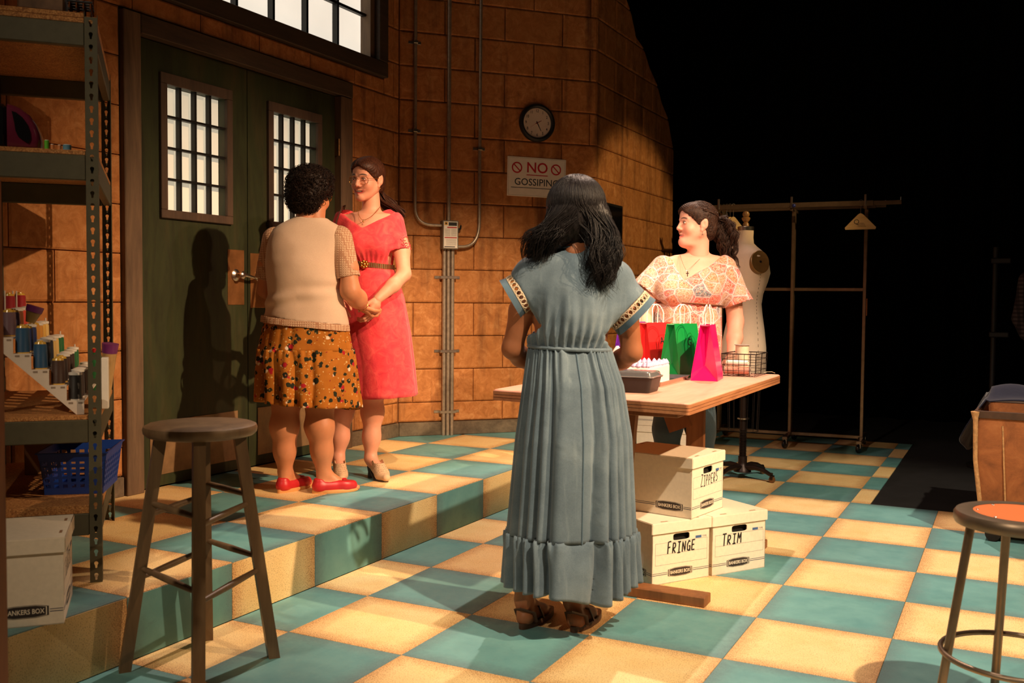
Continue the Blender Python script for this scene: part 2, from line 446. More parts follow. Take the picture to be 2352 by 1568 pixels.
# door surround
M_TRIM = wood('aged_trim_wood', srgb(62, 46, 34), srgb(126, 100, 74), 3, 'Z', 0.7, 0.25)
M_TRIMH = wood('aged_trim_wood_long', srgb(52, 40, 31), srgb(96, 76, 58), 3, 'Y', 0.7, 0.25)
M_DARKTRIM = wood('dark_window_trim', srgb(48, 38, 30), srgb(82, 66, 52), 3, 'Y', 0.65, 0.2)
tr = struct(MB().cbox(XW-0.10, XW+0.028, 0.174, 0.280, PLAT_Z, 2.608, 0.004).build('trim_1', M_TRIM))
struct(MB().cbox(XW-0.10, XW+0.028, 1.900, 2.024, PLAT_Z, 2.508, 0.004).build('trim_2', M_TRIM))
struct(MB().cbox(XW-0.10, XW+0.030, 0.281, 2.024, 2.512, 2.608, 0.004).build('trim_3', M_TRIMH))
def door_mat():
    t = NT('dark_green_door_paint'); g = t.n('ShaderNodeNewGeometry')
    mp = t.n('ShaderNodeMapping'); mp.inputs['Scale'].default_value = (1, 1, 0.18); t.l(g.outputs['Position'], mp.inputs['Vector'])
    a = t.noise(mp.outputs[0], 6, 6, 0.65, 0.5); b = t.noise(mp.outputs[0], 30, 4, 0.7)
    c = t.ramp(a, [(0.28, srgb(34, 34, 18)), (0.5, srgb(50, 56, 30)), (0.75, srgb(72, 62, 36))])
    c = t.mix(t.ramp(b, [(0.5, 0.0), (0.75, 0.5)]), c, srgb(34, 30, 18)); t.bump(b, 0.12, 0.003)
    t.set(c, 0.55, Specular_IOR_Level=0.35); return t.m
M_DOOR = door_mat()
M_MUNTIN = plain('black_iron_bar', srgb(26, 24, 22), 0.5, 0.3)
def pane_mat(name, col, strength, nsc):
    t = NT(name); v = t.coord(); f = t.noise(v, nsc, 3)
    t.set(srgb(236, 228, 205), 0.35)
    e = t.ramp(f, [(0.25, tuple(x*0.86 for x in col)+(1,)), (0.7, col+(1,))])
    t.l(e, t.b.inputs['Emission Color']); t.b.inputs['Emission Strength'].default_value = strength; return t.m
M_PANE = pane_mat('backlit_frosted_pane', (1.0, 0.88, 0.64), 0.52, 3)
M_PANEUP = pane_mat('backlit_upper_pane', (1.0, 0.88, 0.72), 0.95, 2.2)
M_PLATE = plain('tarnished_brass_plate', srgb(176, 122, 74), 0.4, 0.75, vary=0.25, scale=12, bump=0.1)
M_STEEL = plain('brushed_steel', srgb(190, 180, 168), 0.28, 1.0, vary=0.15)
M_HINGE = plain('old_brass_hinge', srgb(150, 112, 66), 0.4, 0.9)
M_WFRAME = wood('dark_light_frame', srgb(56, 42, 31), srgb(96, 74, 56), 3, 'Z', 0.7, 0.25)
def make_door(name, y0, y1, hinge_y, lever_y, ldir):
    XD = XW-0.022
    wy0, wy1 = (y0+0.195, y1-0.172) if hinge_y < lever_y else (y0+0.207, y1-0.193)
    if name == 'door_1': wy0, wy1 = 0.477, 0.907
    else: wy0, wy1 = 1.292, 1.702
    wz0, wz1 = 1.660, 2.305
    d = MB()
    for r in sub_rects((y0, y1, PLAT_Z+0.008, 2.506), [(wy0, wy1, wz0, wz1)]): d.box(XD-0.045, XD, *r)
    door = struct(d.build(name, M_DOOR))
    # raised frame round the lights: four boards
    f = 0.044
    for a in ((wy0-f, wy1+f, wz1, wz1+f+0.012), (wy0-f, wy1+f, wz0-f, wz0), (wy0-f, wy0, wz0, wz1), (wy1, wy1+f, wz0, wz1)):
        MB().cbox(XD-0.002, XD+0.020, *a, 0.003).build('window_frame', M_WFRAME, door)
    for k in range(1, 4):
        yy = wy0+(wy1-wy0)*k/4; MB().box(XD-0.030, XD-0.002, yy-0.0075, yy+0.0075, wz0, wz1).build('muntin', M_MUNTIN, door)
        zz = wz0+(wz1-wz0)*k/4; MB().box(XD-0.026, XD+0.001, wy0, wy1, zz-0.006, zz+0.006).build('muntin', M_MUNTIN, door)
    for a in range(4):
        for b in range(4):
            ya, yb = wy0+(wy1-wy0)*a/4, wy0+(wy1-wy0)*(a+1)/4; za, zb = wz0+(wz1-wz0)*b/4, wz0+(wz1-wz0)*(b+1)/4
            MB().box(XD-0.052, XD-0.047, ya+0.002, yb-0.002, za+0.002, zb-0.002).build('pane', M_PANE, door)
    # push plate, kick plate, lever
    p0 = (lever_y-0.066, lever_y+0.066)
    if name == 'door_1':
        MB().cbox(XD, XD+0.004, 0.922, 1.053, 1.167, 1.478, 0.0015).build('push_plate', M_PLATE, door); ly = 0.985
    else:
        MB().cbox(XD, XD+0.004, 1.105, 1.24, 1.150, 1.465, 0.0015).build('push_plate', M_PLATE, door); ly = 1.178
    lev = MB()
    rosM = frame((XD+0.004, ly-0.004, 1.335), (0, 1, 0), (0, 0, 1))
    lev.lathe([(0.034, 0.0), (0.034, 0.006), (0.026, 0.012), (0.015, 0.016), (0.013, 0.045), (0.020, 0.05), (0.022, 0.058), (0.014, 0.066), (0.001, 0.068)], 24, M=rosM)
    s = ldir
    lev.tube([(XD+0.055, ly, 1.335), (XD+0.058, ly+s*0.03, 1.333), (XD+0.058, ly+s*0.07, 1.326), (XD+0.054, ly+s*0.095, 1.322)], [0.011, 0.011, 0.009, 0.008], 12)
    lev.build('door_lever', M_STEEL, door, True)
    MB().cbox(XD, XD+0.004, y0+0.075, y1-0.085, 0.285, 0.565, 0.0015).build('kick_plate', M_KICK, door)
    for hz in (0.548, 1.529, 2.18):
        h = MB()
        for q in range(3): h.tube([(XD+0.030, hinge_y, hz-0.055+q*0.037), (XD+0.030, hinge_y, hz-0.055+q*0.037+0.035)], 0.008, 10)
        h.box(XD, XD+0.026, hinge_y-0.004, hinge_y+0.004, hz-0.052, hz+0.052)
        h.build('hinge', M_HINGE, door, True)
    return door
M_KICK = plain('worn_kick_plate', srgb(150, 118, 84), 0.45, 0.35, vary=0.3, scale=9, bump=0.1)
make_door('door_1', 0.284, 1.082, 0.282, 0.985, 1)
make_door('door_2', 1.088, 1.896, 1.899, 1.178, -1)
# dark board behind the doors
struct(MB().box(XW-0.13, XW-0.105, 0.10, 2.10, 0.0, 2.70).build('wall_left_backing', M_SUB))

# upper industrial window
win = MB()
y0, y1, z0, z1 = -0.40, 2.270, 2.828, 4.0
window = struct(MB().cbox(XW-0.09, XW+0.034, -0.41, 2.423, 2.724, 2.824, 0.004).build('window_1', M_DARKTRIM))
MB().cbox(XW-0.09, XW+0.034, 2.322, 2.423, 2.826, 4.1, 0.004).build('window_frame', M_DARKTRIM, window)
MB().box(XW-0.10, XW-0.012, 2.274, 2.320, 2.826, 4.1).build('window_jamb', M_TRIM, window)
cols = [2.273-0.3105*k for k in range(9)]; rows = [2.828, 3.123, 3.418, 3.713, 4.0]
for k, yy in enumerate(cols[1:]): MB().box(XW-0.085, XW-0.045, yy-0.010, yy+0.010, 2.824, 4.05).build('muntin', M_MUNTIN, window)
for zz in rows[1:4]: MB().box(XW-0.080, XW-0.050, -0.21, 2.274, zz-0.009, zz+0.009).build('muntin', M_MUNTIN, window)
for k in range(8):
    for b in range(4):
        MB().box(XW-0.096, XW-0.090, cols[k+1]+0.004, cols[k]-0.004, rows[b]+0.003, rows[b+1]-0.003).build('pane', M_PANEUP, window)

# black masking curtains round the wings
def curtain_mat():
    t = NT('black_velour'); t.set((0.0035, 0.0035, 0.004, 1), 1.0, Specular_IOR_Level=0.05); return t.m
M_CURT = curtain_mat()
def curtain(path, z0, z1, amp, wl, label):
    pts = []; L = 0
    for (a, b) in zip(path, path[1:]):
        a, b = Vector(a), Vector(b); n = max(2, int((b-a).length/0.035))
        nn = Vector((-(b-a).y, (b-a).x)).normalized()
        for i in range(n):
            q = a+(b-a)*i/n; L += (b-a).length/n
            w = amp*math.sin(2*math.pi*L/wl+1.1*math.sin(L*2.3))+0.3*amp*math.sin(2*math.pi*L/wl*2.3)
            pts.append(q+nn*w)
    rings = []
    for k in range(9):
        z = z0+(z1-z0)*k/8
        rings.append([(p.x+0.01*math.sin(9*p.y+3*z), p.y+0.012*math.sin(7*p.x+2*z), z) for p in pts])
    m = MB(); m.loft(rings, closed=False); o = m.build('stage_curtain', M_CURT, None, True, 180)
    sd = o.modifiers.new('thick', 'SOLIDIFY'); sd.thickness = 0.006
    return tag(o, label, 'curtain')
curtain([(-4.2, 7.6), (5.5, 7.6)], 0.0, 5.6, 0.055, 0.33, 'black pleated velour curtain hanging behind the garment rack')
# ------------------------------------------------------------------ things on the walls
M_PIPE = plain('galvanised_pipe', srgb(172, 158, 142), 0.35, 0.6, vary=0.2, scale=40)
M_GREYBOX = plain('grey_enamel', srgb(120, 112, 100), 0.5, 0.2)
M_WHITE = plain('white_card', srgb(235, 228, 218), 0.7, vary=0.05)
M_BLACK = plain('black_plastic', (0.012, 0.012, 0.013, 1), 0.45, vary=0.3)
M_RED = plain('red_ink', srgb(188, 22, 28), 0.6, vary=0.06)
M_INK = plain('dark_teal_ink', srgb(26, 44, 52), 0.6, vary=0.1)
M_MARK = plain('black_marker', (0.012, 0.012, 0.012, 1), 0.6, vary=0.2)
def bend(a, b, c, n=7):
    """quarter bend from a towards b towards c"""
    a, b, c = Vector(a), Vector(b), Vector(c)
    return [(1-t)**2*a+2*t*(1-t)*b+t*t*c for t in [i/n for i in range(n+1)]]
con = thing('electrical_conduit', 'grey metal conduit pipes running up the block wall beside the clock', 'conduit', cw(0.36, PLAT_Z, 0.03))
Wc = lambda s, z, d: tuple(cw(s, z, d)-con.location)
p = [Wc(0.110, 4.05, 0.03)]+[Wc(0.110, z, 0.03) for z in (3.4, 2.8, 2.2)]+bend(Wc(0.110, 1.86, 0.03), Wc(0.110, 1.735, 0.035), Wc(0.240, 1.735, 0.04))+[Wc(0.302, 1.735, 0.042)]
MB().tube(p, 0.0115, 12).build('pipe', M_PIPE, con, True)
MB().tube([Wc(0.357, 4.05, 0.03), Wc(0.357, 1.772, 0.035)], 0.0145, 14).build('pipe', M_PIPE, con, True)
p = [Wc(0.595, 4.05, 0.03), Wc(0.592, 3.0, 0.03), Wc(0.590, 2.2, 0.03)]+bend(Wc(0.590, 1.76, 0.03), Wc(0.585, 1.60, 0.035), Wc(0.475, 1.588, 0.04))+[Wc(0.425, 1.586, 0.042)]
MB().tube(p, 0.0115, 12).build('pipe', M_PIPE, con, True)
for s in (0.327, 0.358, 0.389):
    MB().tube([Wc(s, 1.566, 0.032), Wc(s, PLAT_Z+0.001, 0.032)], 0.0140, 12).build('pipe', M_PIPE, con, True)
for z in (1.365, 0.832, 0.392):
    m = MB(); m.cbox(0.300, 0.416, z-0.010, z+0.010, 0.044, 0.049, 0.001, M=MC); 
    m.cbox(0.262, 0.302, z-0.010, z+0.010, 0.001, 0.005, 0.001, M=MC); m.cbox(0.414, 0.452, z-0.010, z+0.010, 0.001, 0.005, 0.001, M=MC)
    m.cbox(0.298, 0.302, z-0.010, z+0.010, 0.001, 0.049, 0.001, M=MC); m.cbox(0.414, 0.418, z-0.010, z+0.010, 0.001, 0.049, 0.001, M=MC)
    m.v = [tuple(Vector(q)-con.location) for q in m.v]; m.build('strap', M_STEEL, con)
for s, z in ((0.110, 3.02), (0.592, 2.30), (0.110, 2.40)):
    m = MB(); m.cbox(s-0.045, s+0.045, z-0.010, z+0.010, 0.001, 0.006, 0.001, M=MC); m.cbox(s-0.016, s+0.016, z-0.011, z+0.011, 0.004, 0.045, 0.002, M=MC)
    m.v = [tuple(Vector(q)-con.location) for q in m.v]; m.build('clip', M_STEEL, con)

bx = thing('switch_box', 'small grey electrical disconnect box with white warning label on conduit', 'electrical box', cw(0.361, 1.5665, 0))
Mb = MC.copy(); Mb.translation = Vector((0, 0, 0)); 
def bl(s, z, d): return (s-0.361, z-1.5665, d)
MB().cbox(-0.058, 0.058, 0.0, 0.204, 0.0, 0.078, 0.003, M=Mb).build('body', M_GREYBOX, bx)
lab = MB().box(-0.0505, 0.0505, 0.008, 0.196, 0.078, 0.0788, M=Mb).build('label_plate', M_WHITE, bx)
M_YELINK = plain('yellow_ink', srgb(210, 160, 50), 0.6)
def strip(x0, x1, y0, y1, mt, nm='print', d=0.0791): return MB().box(x0, x1, y0, y1, 0.0787, d, M=Mb).build(nm, mt, lab)
strip(-0.046, -0.022, 0.170, 0.193, M_YELINK); strip(-0.040, -0.028, 0.176, 0.187, M_MARK, d=0.0793); strip(-0.016, 0.046, 0.166, 0.191, M_MARK)
strip(-0.026, 0.046, 0.150, 0.158, M_RED); strip(-0.045, 0.046, 0.078, 0.085, M_RED); strip(-0.046, 0.032, 0.013, 0.019, M_MARK)
M_GREYPRINT = plain('fine_print_grey', srgb(150, 140, 130), 0.7)
for q in range(7):
    strip(-0.044, -0.004, 0.094+q*0.0075, 0.0965+q*0.0075, M_GREYPRINT); strip(0.003, 0.044, 0.094+q*0.0075, 0.0965+q*0.0075, M_GREYPRINT)
for q in range(6): strip(-0.034, 0.040, 0.028+q*0.0075, 0.030+q*0.0075, M_GREYPRINT)
m = MB(); m.cbox(0.058, 0.070, 0.125, 0.155, 0.02, 0.05, 0.002, M=Mb); m.tube([Mb @ Vector((0.068, 0.14, 0.035)), Mb @ Vector((0.082, 0.15, 0.045)), Mb @ Vector((0.084, 0.175, 0.05))], [0.007, 0.008, 0.006], 10)
m.build('switch_lever', M_BLACK, bx)
MB().cbox(0.058, 0.064, 0.055, 0.085, 0.02, 0.05, 0.001, M=Mb).build('latch', M_BLACK, bx)

# clock
clk = thing('wall_clock', 'round black-rimmed wall clock hanging above the red and white sign', 'clock', cw(1.038, 2.377, 0.001))
Mk = MC.copy(); Mk.translation = Vector((0, 0, 0.140))
MB().lathe([(0.02, 0.0), (0.132, 0.0), (0.140, 0.006), (0.140, 0.022), (0.134, 0.032), (0.122, 0.036), (0.112, 0.030), (0.108, 0.018)], 56, M=Mk, capt=False).build('rim', M_BLACK, clk, True)
face = MB().lathe([(0.109, 0.0165), (0.109, 0.0175)], 48, M=Mk).build('clock_face', plain('clock_face_cream', srgb(222, 205, 190), 0.35, vary=0.04), clk)
for h in range(1, 13):
    a = math.pi/2-2*math.pi*h/12
    text_part('numeral', str(h), 0.030, Mk @ Matrix.Translation((0.088*math.cos(a), 0.088*math.sin(a), 0.0178)), M_MARK, face, 0.0002, sx=0.8, bold=0.0004)
def hand(nm, ang, ln, w, mt, z):
    a = math.pi/2-ang; m = MB(); Mh = Mk @ Matrix.Rotation(a, 4, 'Z')
    m.prism([(-0.012, -w), (ln, -w*0.5), (ln, w*0.5), (-0.012, w)], z, z+0.001, M=Mh); m.build(nm, mt, face)
hand('minute_hand', R(153), 0.066, 0.0035, M_MARK, 0.0195); hand('hour_hand', R(62), 0.038, 0.0035, plain('dark_red_hand', srgb(120, 40, 30), 0.5), 0.0185); hand('second_hand', R(238), 0.07, 0.0008, M_RED, 0.0210)

# sign
sg = thing('warning_sign', 'white rectangular wall sign reading no gossiping in red and dark ink', 'sign', cw(1.042, 1.972, 0.001))
Ms = MC.copy(); Ms.translation = Vector((0, 0, 0))
Ms = Ms @ Matrix.Rotation(R(-0.6), 4, 'Z')
brd = MB().cbox(-0.2325, 0.2325, 0.0, 0.290, 0.0, 0.006, 0.0015, M=Ms).build('board', M_WHITE, sg)
def border():
    m = MB()
    for a in ((-0.224, 0.224, 0.0075, 0.0090), (-0.224, 0.224, 0.281, 0.2825), (-0.224, -0.2225, 0.0075, 0.2825), (0.2225, 0.224, 0.0075, 0.2825)): m.box(*a, 0.006, 0.0064, M=Ms)
    return m.build('border_line', M_GREYPRINT, brd)
border()
TXT = lambda x, y, z=0.0062: Ms @ Matrix.Translation((x, y, z))
text_part('lettering', 'NO', 0.108, TXT(0.002, 0.212), M_RED, brd, 0.0004, bold=0.0012)
MB().box(-0.082, 0.086, 0.157, 0.163, 0.006, 0.0066, M=Ms).build('underline', M_RED, brd)
text_part('lettering', 'GOSSIPING', 0.072, TXT(0.0, 0.105), M_INK, brd, 0.0004, bold=0.0004, sx=0.985)
MB().box(-0.203, 0.203, 0.062, 0.0665, 0.006, 0.0066, M=Ms).build('underline', M_INK, brd)
for x in (-0.158, 0.152):
    m = MB(); m.lathe([(0.031, 0.0), (0.041, 0.0), (0.041, 0.0006), (0.031, 0.0006)], 36, M=TXT(x, 0.210, 0.006), capb=False, capt=False)
    m.box(-0.034, 0.034, -0.0042, 0.0042, 0.0, 0.0006, M=TXT(x, 0.210, 0.006) @ Matrix.Rotation(R(-45), 4, 'Z')); m.build('prohibition_mark', M_RED, brd)

# black panel on the right wall
pan = thing('wall_panel', 'flat black panel mounted on the block wall behind the long-haired woman', 'panel', (X3+0.002, 4.02, 1.36))
MB().cbox(0.0, 0.035, -0.18, 0.18, 0.0, 0.605, 0.004).build('casing', M_BLACK, pan)
MB().box(0.035, 0.0365, -0.165, 0.165, 0.02, 0.585).build('screen', plain('glossy_black', (0.005, 0.005, 0.006, 1), 0.12), pan)

# ------------------------------------------------------------------ steel shelving unit
M_RACK = plain('grey_green_enamel_steel', srgb(88, 84, 66), 0.5, 0.25, vary=0.1, scale=30)
def chip():
    t = NT('particle_board'); v = t.coord(); a = t.voronoi(v, 260, out='Color'); b = t.noise(v, 40, 4)
    g = t.n('ShaderNodeSeparateColor'); t.l(a, g.inputs[0])
    c = t.ramp(g.outputs[0], [(0.1, srgb(120, 72, 34)), (0.5, srgb(178, 118, 62)), (0.95, srgb(214, 160, 98))]); c = t.mix(0.4, c, t.ramp(b, [(0.3, srgb(150, 92, 46)), (0.7, srgb(196, 138, 80))]))
    t.bump(g.outputs[0], 0.25, 0.002); t.set(c, 0.8); return t.m
M_CHIP = chip()
RK_RZ = R(47)
rack = thing('shelving_unit', 'tall grey-green steel shelving unit with particle board shelves', 'shelf', (-1.455, -0.895, PLAT_Z), RK_RZ)
RW, RD, RH = 0.47, 1.02, 1.95
RKM = Matrix.Translation(rack.location) @ Matrix.Rotation(RK_RZ, 4, 'Z')
def rk(x, y, z): return RKM @ Vector((x, y, z-PLAT_Z))
def post_mesh():
    """angle post with keyhole slots, corner at the origin, flanges along -x and +y"""
    m = MB(); w = 0.040; pit = 0.0411; n = int(RH/pit); t = 0.0022
    key = []
    for k in range(9): a = -0.20*math.pi+1.4*math.pi*k/8; key.append((0.0068*math.cos(a), 0.0055+0.0068*math.sin(a)))
    key += [(-0.0036, -0.003), (-0.0034, -0.0105), (0.0, -0.012), (0.0034, -0.0105), (0.0036, -0.003)]
    N = len(key)
    def ringpt(ax, ay, i):
        x, y = key[i]; a = math.atan2(y, x); ca, sa = math.cos(a), math.sin(a)
        s = min((w/2)/abs(ca) if abs(ca) > 1e-6 else 9, (pit/2)/abs(sa) if abs(sa) > 1e-6 else 9); return (s*ca, s*sa)
    for fl in (0, 1):
        for q in range(n):
            zc = (q+0.5)*pit
            out = [ringpt(0, 0, i) for i in range(N)]; inn = key
            # add square corners by snapping the nearest ring points
            for cx, cz in ((w/2, pit/2), (-w/2, pit/2), (-w/2, -pit/2), (w/2, -pit/2)):
                j = min(range(N), key=lambda i: (out[i][0]-cx)**2+(out[i][1]-cz)**2); out[j] = (cx, cz)
            def P(p, d):
                a = p[0]-w/2
                return (a, d, zc+p[1]) if fl == 0 else (-d, -a, zc+p[1])
            vs = [P(p, 0) for p in out]+[P(p, 0) for p in inn]+[P(p, t) for p in inn]+[P(p, t) for p in out]
            fs = []
            for i in range(N):
                j = (i+1) % N
                fs += [(i, j, N+j, N+i), (N+i, N+j, 2*N+j, 2*N+i), (2*N+i, 2*N+j, 3*N+j, 3*N+i)]
            m.add(vs, fs)
        # outer edge strips
    m.box(-w, -w+0.001, 0, t, 0, RH); m.box(-t, 0, w-0.001, w, 0, RH)
    return m.mesh('post', M_RACK)
pm = post_mesh()
for (x, y, sx, sy) in ((0, 0, 1, 1), (0, RD, 1, -1), (-RW, 0, -1, 1), (-RW, RD, -1, -1)):
    o = bpy.data.objects.new('post', pm); link(o); o.parent = rack; o.location = (x, y, 0); o.scale = (sx, sy, 1)
SHELVES = [(2.054, 2.131, 2.165, 2), (1.603, 1.688, 1.704, 1), (0.707, 0.786, 0.802, 1), (0.386, 0.462, 0.492, 1)]
for (a, b, c, nb) in SHELVES:
    a, b, c = a-PLAT_Z, b-PLAT_Z, c-PLAT_Z
    for (x0, x1, y0, y1) in ((-RW+0.040, -0.040, 0.001, 0.032), (-RW+0.040, -0.040, RD-0.032, RD-0.001), (-0.032, -0.003, 0.040, RD-0.040), (-RW+0.003, -RW+0.032, 0.040, RD-0.040)):
        MB().cbox(x0, x1, y0, y1, a, b, 0.003).build('beam', M_RACK, rack)
    for q in range(nb):
        h = (c-b)/nb; MB().cbox(-RW+0.041, -0.041, 0.004, RD-0.004, b+q*h+0.0005, b+(q+1)*h-0.0005, 0.001).build('shelf_board', M_CHIP, rack)
        MB().cbox(-0.0405, -0.004, 0.044, RD-0.044, b+q*h+0.0005, b+(q+1)*h-0.0005, 0.001).build('shelf_board', M_CHIP, rack)

# spool stand: white stair-shaped rack
M_STAND = plain('white_stand_plastic', srgb(226, 212, 198), 0.5, vary=0.05)
ST = thing('spool_stand', 'white plastic stair-shaped thread stand on the middle steel shelf', 'thread rack', rk(-0.05, 0.03, 0.8025), RK_RZ)
SX = [-0.005-0.0545*k for k in range(6)]       # right edges of the treads
SZ = [0.048+0.0545*k for k in range(6)]
def stair_poly():
    p = [(-0.005, 0.0)]
    for k in range(6): p += [(SX[k], SZ[k]), (SX[k]-0.0545+(0.0 if k < 5 else 0.03), SZ[k])]
    p += [(-0.330, SZ[5]-0.075)] if False else [(SX[5]-0.0245, SZ[5]-0.06)]
    p += [(-0.030, 0.0)]
    return p
SD = 0.88
for yy, nm in ((0.0, 'side_panel'), (SD-0.006, 'side_panel')):
    MB().prism(stair_poly(), yy, yy+0.006, axis='y').build(nm, M_STAND, ST)
for k in range(6):
    w = 0.0545 if k < 5 else 0.0245
    MB().box(SX[k]-w, SX[k], 0.0063, SD-0.0063, SZ[k]-0.005, SZ[k]).build('tread', M_STAND, ST)
    for xo in (0.012, 0.042):
        if xo < w: MB().box(SX[k]-xo-0.007, SX[k]-xo+0.007, -0.0008, 0.0, SZ[k]-0.011, SZ[k]-0.005).build('slot', plain('stand_slot_shadow', srgb(150, 132, 116), 0.7), ST)
for k in range(6):
    xs = SX[k]-(0.030 if k < 5 else 0.014)
    for q in range(8):
        if (k, q) in ((5, 0), (5, 1), (5, 2), (5, 3), (4, 0), (5, 5), (5, 6), (3, 7), (2, 7), (1, 7), (0, 7)):
            MB().tube([(xs-(0.016 if k == 4 else 0), 0.032+q*0.105, SZ[k]), (xs-(0.016 if k == 4 else 0), 0.032+q*0.105, SZ[k]+0.105)], 0.0028, 8).build('peg', M_STAND, ST, True)
def thread_mat(name, col):
    if name in MATS: return MATS[name]
    t = NT(name); v = t.coord(); w = t.wave(v, 160, 0.6, 1, 'Z'); c = t.ramp(w, [(0.0, tuple(x*0.75 for x in col[:3])+(1,)), (1.0, col)])
    t.bump(w, 0.35, 0.002); t.set(c, 0.45, Sheen_Weight=0.3); MATS[name] = t.m; return t.m
M_CAPY = plain('clear_yellow_cap', srgb(222, 178, 70), 0.2, vary=0.1, spec=0.8)
M_CAPW = plain('white_cap', srgb(236, 230, 220), 0.45, vary=0.05)
TC = {'red': srgb(176, 16, 30), 'mauve': srgb(126, 96, 110), 'violet': srgb(70, 44, 92), 'copper': srgb(150, 82, 34), 'coral': srgb(246, 88, 66), 'orange': srgb(240, 130, 52),
      'blue': srgb(20, 84, 130), 'royal': srgb(34, 60, 126), 'amber': srgb(240, 168, 66), 'yellow': srgb(248, 196, 92), 'cream': srgb(252, 212, 128), 'navy': srgb(26, 34, 52),
      'green': srgb(16, 110, 52), 'brown': srgb(70, 38, 22), 'umber': srgb(54, 30, 22), 'black': srgb(26, 18, 16), 'tan': srgb(196, 150, 96)}
def spool(x, y, z, col, capy, label, h=0.098, r=0.0225, group='thread spools on the white stand', root=None):
    o = thing('thread_spool', label, 'thread spool', rk(x, y, z), RK_RZ+rnd.uniform(-3, 3), group)
    th = h-0.012
    MB().lathe([(r*0.98, 0.004), (r*1.02, 0.010), (r*1.0, th*0.5), (r*0.95, th-0.006), (r*0.86, th)], 20).build('thread', thread_mat('thread_'+col, TC[col]), o, True)
    MB().lathe([(r*0.96, 0.0), (r*0.98, 0.004)], 20).build('spool_base', M_CAPY if capy else M_CAPW, o, True)
    c = M_CAPY if capy else M_CAPW
    if capy: MB().lathe([(r*0.86, th), (r*0.74, th+0.007), (r*0.40, th+0.008), (r*0.36, h)], 20).build('spool_cap', c, o, True)
    else: MB().lathe([(r*0.86, th), (r*0.98, th+0.001), (r*0.98, th+0.009), (r*0.5, h)], 20).build('spool_cap', c, o, True)
    return o
stx = lambda k: -0.05+SX[k]-0.029
ordn = ['front', 'second', 'third', 'fourth', 'fifth', 'sixth', 'seventh', 'eighth']
stepn = ['lowest', 'second-lowest', 'middle', 'fourth', 'fifth', 'topmost']
LAY = {0: [('black', 0), ('umber', 0), ('brown', 0), ('umber', 0), ('brown', 0), ('umber', 0)],
       1: [('brown', 1), ('umber', 1), ('brown', 0), ('umber', 0), ('umber', 0), ('green', 0), ('green', 0)],
       2: [('blue', 1), ('navy', 0), ('navy', 0), ('cream', 0), ('cream', 0), ('green', 0), ('green', 0)],
       3: [('blue', 1), ('royal', 1), ('royal', 0), ('amber', 1), ('amber', 0), ('yellow', 0), ('cream', 0)],
       4: [None, ('mauve', 1), ('violet', 1), ('copper', 0), ('coral', 0), ('orange', 0), ('orange', 0)],
       5: [None, None, None, None, ('red', 1), None, None, ('red', 1)]}
for k, row in LAY.items():
    for q, it in enumerate(row):
        if not it: continue
        x = stx(k) if k < 5 else -0.05+SX[5]-0.014
        spool(x, 0.03+0.032+q*0.105+rnd.uniform(-0.002, 0.002), 0.8025+SZ[k], it[0], it[1],
              '%s thread spool with %s cap, %s from the front on the %s step' % (it[0], 'yellow' if it[1] else 'white', ordn[q], stepn[k]), h=0.098+rnd.uniform(-0.004, 0.004))
# cone of green thread and upright packets at the back of that shelf
o = thing('thread_cone', 'green thread cone with red top at the back of the shelf', 'thread spool', rk(-0.06, 0.85, 0.8025), 0)
MB().lathe([(0.030, 0.0), (0.029, 0.11), (0.017, 0.17)], 20).build('thread', thread_mat('thread_green', TC['green']), o, True); MB().lathe([(0.018, 0.170), (0.016, 0.186)], 18).build('spool_cap', M_RED, o, True)
o = thing('plastic_tube', 'translucent tube with purple cap leaning beside the shelf post', 'tube', rk(-0.002, 0.30, 0.8025), 0)
Mt = Matrix.Rotation(R(8), 4, 'Y')
MB().lathe([(0.012, 0.0), (0.018, 0.05), (0.026, 0.20)], 18, M=Mt).build('body', plain('tan_translucent', srgb(190, 150, 96), 0.3), o, True); MB().lathe([(0.027, 0.20), (0.030, 0.235)], 18, M=Mt).build('cap', plain('purple_cap', srgb(120, 44, 110), 0.4), o, True)
o = MB().cbox(-0.012, 0.012, -0.030, 0.030, 0.0, 0.185, 0.002).build('card_packet', M_CAPW, None, loc=rk(0.004, 0.215, 0.8025), rz=RK_RZ); tag(o, 'cream card packet standing behind the shelf post', 'packet')
o = MB().cbox(-0.010, 0.010, -0.018, 0.018, 0.0, 0.170, 0.002).build('card_packet', plain('pale_blue_card', srgb(120, 180, 205), 0.6), None, loc=rk(0.0, 0.262, 0.8025), rz=RK_RZ); tag(o, 'pale blue packet standing beside the purple-capped tube', 'packet')
o = thing('purple_scoop', 'purple-rimmed scoop lying tilted on the blue spools', 'scoop', rk(-0.2475, 0.272, 1.1135), RK_RZ)  # small scoop with a purple rim, set on top of the spools
Mt = Matrix.Translation((0, 0, 0.0)) @ Matrix.Rotation(R(18), 4, 'Y')
MB().lathe([(0.015, 0.0), (0.026, 0.04)], 18, M=Mt).build('cup', plain('olive_plastic', srgb(120, 96, 52), 0.4), o, True); MB().lathe([(0.028, 0.04), (0.030, 0.062), (0.026, 0.062)], 18, M=Mt).build('rim', plain('dark_purple_plastic', srgb(92, 30, 86), 0.4), o, True)

# upper shelf: glossy magenta machine, little spools
mach = thing('sewing_machine', 'glossy magenta and black machine on the upper steel shelf', 'machine', rk(-0.30, 0.16, 1.7045), RK_RZ)
def sup(cx, cz, a, b, e, n=40):
    out = []
    for k in range(n):
        t = 2*math.pi*k/n; c, s = math.cos(t), math.sin(t)
        out.append((cx+a*math.copysign(abs(c)**(2/e), c), cz+b*math.copysign(abs(s)**(2/e), s)))
    return out
M_MAG = plain('magenta_gloss', srgb(112, 36, 62), 0.2, vary=0.06, spec=0.7); M_GB = plain('gloss_black', (0.008, 0.008, 0.009, 1), 0.12)
